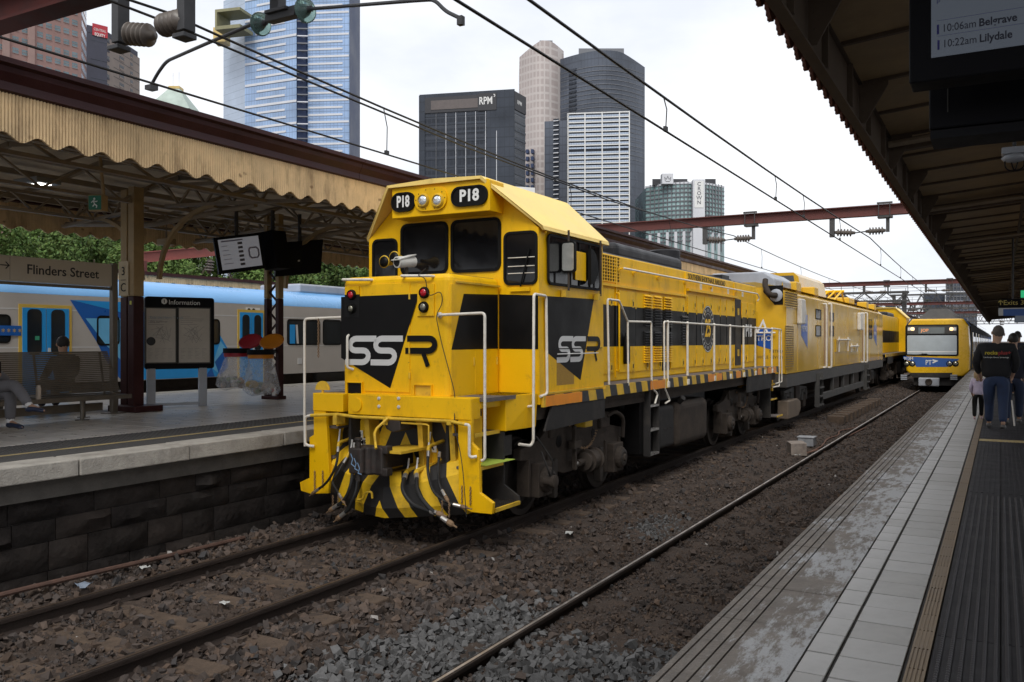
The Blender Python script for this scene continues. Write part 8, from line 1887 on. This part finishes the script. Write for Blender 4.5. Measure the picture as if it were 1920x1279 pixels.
def person(label, J, s_, mats, group=None, hair='short', wide=1.0, cat='person', sleeve=True, extra=None):
    """J: joints in metres: pelvis chest neck head, (sh el wr)L/R, (hip kn an toe)L/R"""
    J = {k: vec(v) for k, v in J.items()}
    t = thing('person', label, cat, (J['pelvis'].x, J['pelvis'].y, min(J['anL'].z, J['anR'].z) - .06 * s_), group)
    names = ['pelvis', 'waist', 'chest', 'neck', 'jaw', 'head']
    J['waist'] = J['pelvis'].lerp(J['chest'], .45); up = (J['head'] - J['neck']).normalized(); J['jaw'] = J['neck'].lerp(J['head'], .55)
    P = [J[n_] for n_ in names]; Rr = [(.10 * s_ * wide, .08 * s_), (.095 * s_ * wide, .07 * s_), (.10 * s_ * wide, .07 * s_), (.062 * s_, .062 * s_), (.08 * s_, .09 * s_), (.086 * s_, .102 * s_)]; E = [(0, 1), (1, 2), (2, 3), (3, 4), (4, 5)]
    def chain(root, ns, rs):
        k = root
        for n_, r_ in zip(ns, rs): P.append(J[n_]); Rr.append(r_ * (.8 if n_[:2] in ('sh', 'hi') else 1)); E.append((k, len(P) - 1)); k = len(P) - 1
        return k
    for sd_ in 'LR':
        kw = chain(2, ['sh' + sd_, 'el' + sd_, 'wr' + sd_], [.055 * s_, .042 * s_, .028 * s_])
        hp, hr_, he = hand_pts(J['wr' + sd_], J['wr' + sd_] - J['el' + sd_], (J['chest'] - J['sh' + sd_]) * .3 + J['toe' + sd_] - J['an' + sd_], s_)
        o_ = len(P); P += hp; Rr += hr_; E += [((kw if a < 0 else a + o_), b + o_) for a, b in he]
        chain(0, ['hip' + sd_, 'kn' + sd_, 'an' + sd_, 'toe' + sd_], [.085 * s_, .058 * s_, .036 * s_, .022 * s_])
    skin('body', P, Rr, E, mats['skin'], t)
    P2 = [J['pelvis'].lerp(J['chest'], -.22), J['pelvis'].lerp(J['chest'], .1), J['waist'], J['chest'], J['chest'].lerp(J['neck'], .72)]; R2 = [(.18 * s_ * wide, .135 * s_), (.19 * s_ * wide, .145 * s_), (.19 * s_ * wide, .14 * s_), (.20 * s_ * wide, .135 * s_), (.085 * s_, .075 * s_)]; E2 = [(0, 1), (1, 2), (2, 3), (3, 4)]
    for sd_ in 'LR':
        k = len(P2); P2 += [J['sh' + sd_], J['el' + sd_], J['el' + sd_].lerp(J['wr' + sd_], .9)]; R2 += [.078 * s_ * wide, .066 * s_, .05 * s_]; E2 += [(3, k), (k, k + 1), (k + 1, k + 2)]
    skin('jacket', P2, R2, E2, mats['top'], t)
    P3 = [J['pelvis'], J['pelvis'].lerp(J['chest'], .12)]; R3 = [(.17 * s_ * wide, .13 * s_), (.165 * s_ * wide, .12 * s_)]; E3 = [(0, 1)]
    for sd_ in 'LR':
        k = len(P3); P3 += [J['hip' + sd_], J['kn' + sd_], J['kn' + sd_].lerp(J['an' + sd_], 1.0)]; R3 += [.112 * s_ * wide, .085 * s_, .068 * s_]; E3 += [(0, k), (k, k + 1), (k + 1, k + 2)]
    skin('trousers', P3, R3, E3, mats['legs'], t)
    for sd_ in 'LR':
        a, b = J['an' + sd_], J['toe' + sd_]; h = a + (a - b).normalized() * .05 * s_; h.z = b.z + .01
        skin('shoe', [a - Z_ * .03 * s_, h, a.lerp(b, .5) - Z_ * .01, b], [(.045 * s_, .045 * s_), (.04 * s_, .03 * s_), (.048 * s_, .038 * s_), (.042 * s_, .028 * s_)], [(0, 1), (0, 2), (2, 3)], mats['shoe'], t)
        if 'sock' in mats: MB().tube([a.lerp(J['kn' + sd_], .28), a - Z_ * .01], .05 * s_, 12).build('sock', mats['sock'], t, smooth=True)
    # hair and features
    fw = vec(J.get('face', (0, 1, 0))).normalized(); sdv = up.cross(fw).normalized()
    hd = J['head']
    g = random.Random(len(label)); V = []; F = []; n_, m_ = 14, 8
    for i in range(m_ + 1):
        for k in range(n_):
            a = 2 * PI * k / n_; th = (.60 - .16 * math.cos(a)) * PI * i / m_; d = up * math.cos(th) + (fw * math.cos(a) + sdv * math.sin(a)) * math.sin(th)
            rr = s_ * (.107 + (.0 if d.dot(fw) < .3 else -.018)) * (1 + .03 * math.sin(k * 5.1 + i * 3.3)); V.append(hd + Vector((d.x * rr * .86, d.y * rr, d.z * rr * 1.08)) + up * .012 * s_)
    for i in range(m_):
        for k in range(n_): F.append((i * n_ + k, i * n_ + (k + 1) % n_, (i + 1) * n_ + (k + 1) % n_, (i + 1) * n_ + k))
    MB().add(V, F).build('hair', mats['hair'], t, smooth='full')
    if hair == 'long':
        mb = MB()
        for k in range(9):
            a = PI * (.15 + .7 * k / 8); d = -fw * math.sin(a) + sdv * math.cos(a); p0 = hd + d * .1 * s_; mb.tube(rnd([p0 + up * .04 * s_, p0 - up * .1 * s_ + d * .02, p0 - up * (.24 + .05 * g.random()) * s_ + sdv * g.uniform(-.03, .05)], .08), .034 * s_, 7, .012 * s_)
        mb.build('hair_lock', mats['hair'], t, smooth=True)
    for s2_ in (-1, 1): MB().ball(hd + sdv * s2_ * .092 * s_ - up * .02 * s_, .028 * s_, .5, .9, 1.1, n=8, m=6).build('ear', mats['skin'], t, smooth='full')
    MB().ball(hd + fw * .105 * s_ - up * .035 * s_, .022 * s_, .8, 1, 1.3, n=8, m=6).build('nose', mats['skin'], t, smooth='full')
    for s2_ in (-1, 1): MB().ball(hd + fw * .092 * s_ + sdv * s2_ * .035 * s_, .012 * s_, n=8, m=6).build('eye', M_letw, t, smooth='full')
    MB().ball(hd + fw * .093 * s_ - up * .075 * s_, .02 * s_, 1.2, .5, .4, n=8, m=5).build('mouth', M_redlid, t, smooth='full')
    return t
def walker(label, u, vfoot, z0, s_, mats, stride=.5, group='walkers on the right platform', hair='short', wide=1.0, ph=1, arms=.06, face=(0, 1, 0), hx=0.0):
    b = at(u, vfoot, z=z0); H = 1.76 * s_; x, y = b.x, b.y; f = lambda dx, dy, z: (x + dx * s_, y + dy * s_, z0 + z * s_)
    J = dict(pelvis=f(0, 0, .93), chest=f(0, .02, 1.33), neck=f(hx * .3, .03, 1.50), head=f(hx, .05, 1.645), face=face,
             shL=f(-.175 * wide, .02, 1.385), elL=f(-.235 * wide, -.02, 1.13), wrL=f(-.20 * wide, .14 + arms, .92), shR=f(.175 * wide, .02, 1.385), elR=f(.235 * wide, .0, 1.13), wrR=f(.19 * wide, .16 - arms, .93),
             hipL=f(-.10, 0, .88), knL=f(-.11, .14 * ph * stride + .04, .49), anL=f(-.11, .30 * ph * stride, .10), toeL=f(-.12, .30 * ph * stride + .17, .035),
             hipR=f(.10, 0, .88), knR=f(.10, -.12 * ph * stride + .05, .49), anR=f(.10, -.36 * ph * stride, .12), toeR=f(.11, -.36 * ph * stride + .16, .035))
    return person(label, J, s_, mats, group, hair, wide)
man = walker('man in a black fleece with yellow and red back lettering walking away in blue jeans', 1868, 806, 0, 1.0, dict(skin=M_skin, top=M_jkt, legs=M_jean, shoe=M_shoe, hair=M_hairg), .55, wide=1.3, hx=.03)
b = at(1868, 806, z=0); Fb = Fr((b.x, b.y - .175, 1.27), X_, Z_)
text('lettering', 'rocks', Fb, -.17, .03, .085, mat('print_yellow', (.42, .33, .02), rough=.6, var=0), man, off=.012, bold=.003, thick=.003); text('lettering', 'plus+', Fb, .03, .03, .085, mat('print_red', (.26, .02, .015), rough=.6, var=0), man, off=.012, bold=.003, thick=.003)
text('lettering', 'Landscape Gravel Screenings', Fb, 0, -.045, .032, M_letw, man, off=.012, align='CENTER', thick=.003)
walker('small child with fair hair in a pale tie-dye jumper and black leggings', 1834, 788, 0, .54, dict(skin=M_skin, top=M_tie, legs=M_blk, shoe=M_shoew, hair=M_hairl), .4, hair='long', ph=-1)
walker('person in a dark top and dark jeans walking close to the man in the fleece', 1900, 797, 0, .93, dict(skin=M_skin, top=M_navy, legs=M_jeand, shoe=M_shoe, hair=M_hairb), .4, hair='short', wide=1.1, ph=-1)
walker('dark haired person in navy farther along the right platform', 1908, 745, 0, 1.0, dict(skin=M_skin2, top=M_navy, legs=M_navy, shoe=M_shoe, hair=M_hairb), .4, wide=1.1)
walker('person in black behind the group near the exit sign', 1935, 770, 0, .97, dict(skin=M_skin2, top=M_jkt, legs=M_jkt, shoe=M_shoe, hair=M_hairb), .4, wide=1.1, ph=-1)
p = at(1897, 752, D=15.6); q_ = at(1902, 800, z=0); tag(MB().tube([p, (q_.x, q_.y, 0.0)], .014, 8).build('walking_stick', M_stain, smooth=True), 'thin grey stick held down between the walkers', 'stick')
# seated on the bench
Ff = at(20, 806, z=PLZ + .03); Df = -Ff.x * _s + Ff.y * _c
pk = lambda u, v, d=0: at(u, v, D=Df + d)
hipc = pk(-66, 742, .42); a = X_ * .62 + Y_ * .0
J = dict(pelvis=hipc, chest=hipc + Vector((-.10, .02, .40)), neck=hipc + Vector((-.06, .03, .57)), head=hipc + Vector((.02, .05, .71)), face=(.9, .1, -.45),
         shL=hipc + Vector((-.08, .22, .48)), elL=pk(12, 715, .2), wrL=pk(-4, 702, -.05), shR=hipc + Vector((-.08, -.18, .48)), elR=hipc + Vector((.08, -.24, .2)), wrR=hipc + Vector((.32, -.05, .25)),
         hipL=hipc + Vector((.02, .09, -.01)), knL=pk(20, 738, .05), anL=pk(19, 792, .05), toeL=pk(42, 803, -.12),
         hipR=hipc + Vector((.02, -.09, .03)), knR=pk(28, 722, -.05), anR=pk(56, 762, -.12), toeR=pk(84, 772, -.18))
person('seated person in grey tracksuit and navy clogs with crossed legs on the bench', J, .97, dict(skin=M_skin2, top=M_grey_track, legs=M_grey_track, shoe=M_clog, hair=M_hairb, sock=M_sock))
p = pk(-2, 690, -.1); tag(MB().box(-.04, .04, -.005, .005, -.075, .075).build('phone', M_black, bevel=.004), 'dark phone held up by the seated person in grey', 'phone').location = p
# head seen beyond the bench
hd = at(118, 645, D=14.2); base = Vector((hd.x, hd.y, PLZ))
hp = Vector((hd.x + .05, hd.y, .78)); f = lambda dx, dy, dz: hp + Vector((dx, dy, dz))
J = dict(pelvis=hp, chest=f(0, 0, .36), neck=Vector((hd.x, hd.y, hd.z - .15)), head=hd, face=(-1, .2, 0), shL=f(0, .2, .42), elL=f(-.1, .26, .18), wrL=f(-.3, .2, .1), shR=f(0, -.2, .42), elR=f(-.1, -.26, .18), wrR=f(-.3, -.2, .1),
         hipL=f(-.02, .1, 0), knL=f(-.45, .12, .03), anL=f(-.42, .12, -.36), toeL=f(-.58, .12, -.41), hipR=f(-.02, -.1, 0), knR=f(-.45, -.12, .03), anR=f(-.42, -.12, -.36), toeR=f(-.58, -.12, -.41))
person('person in black with cropped hair sitting beyond the bench with their back turned', J, .97, dict(skin=M_skin2, top=M_jkt, legs=M_navy, shoe=M_shoe, hair=M_hairb))
tb = thing('bench', 'second steel bench hidden behind the slatted backrest, facing the blue and grey train', 'bench', (hp.x, hp.y, PLZ))
MB().box(hp.x - .35, hp.x + .1, hp.y - 1.2, hp.y + 1.2, hp.z - .2, hp.z - .14).build('seat', M_benchm, tb)
for e in (-1, 1): MB().box(hp.x - .2, hp.x - .1, hp.y + e, hp.y + e + .06, PLZ, hp.z - .2).build('leg', M_benchm, tb)
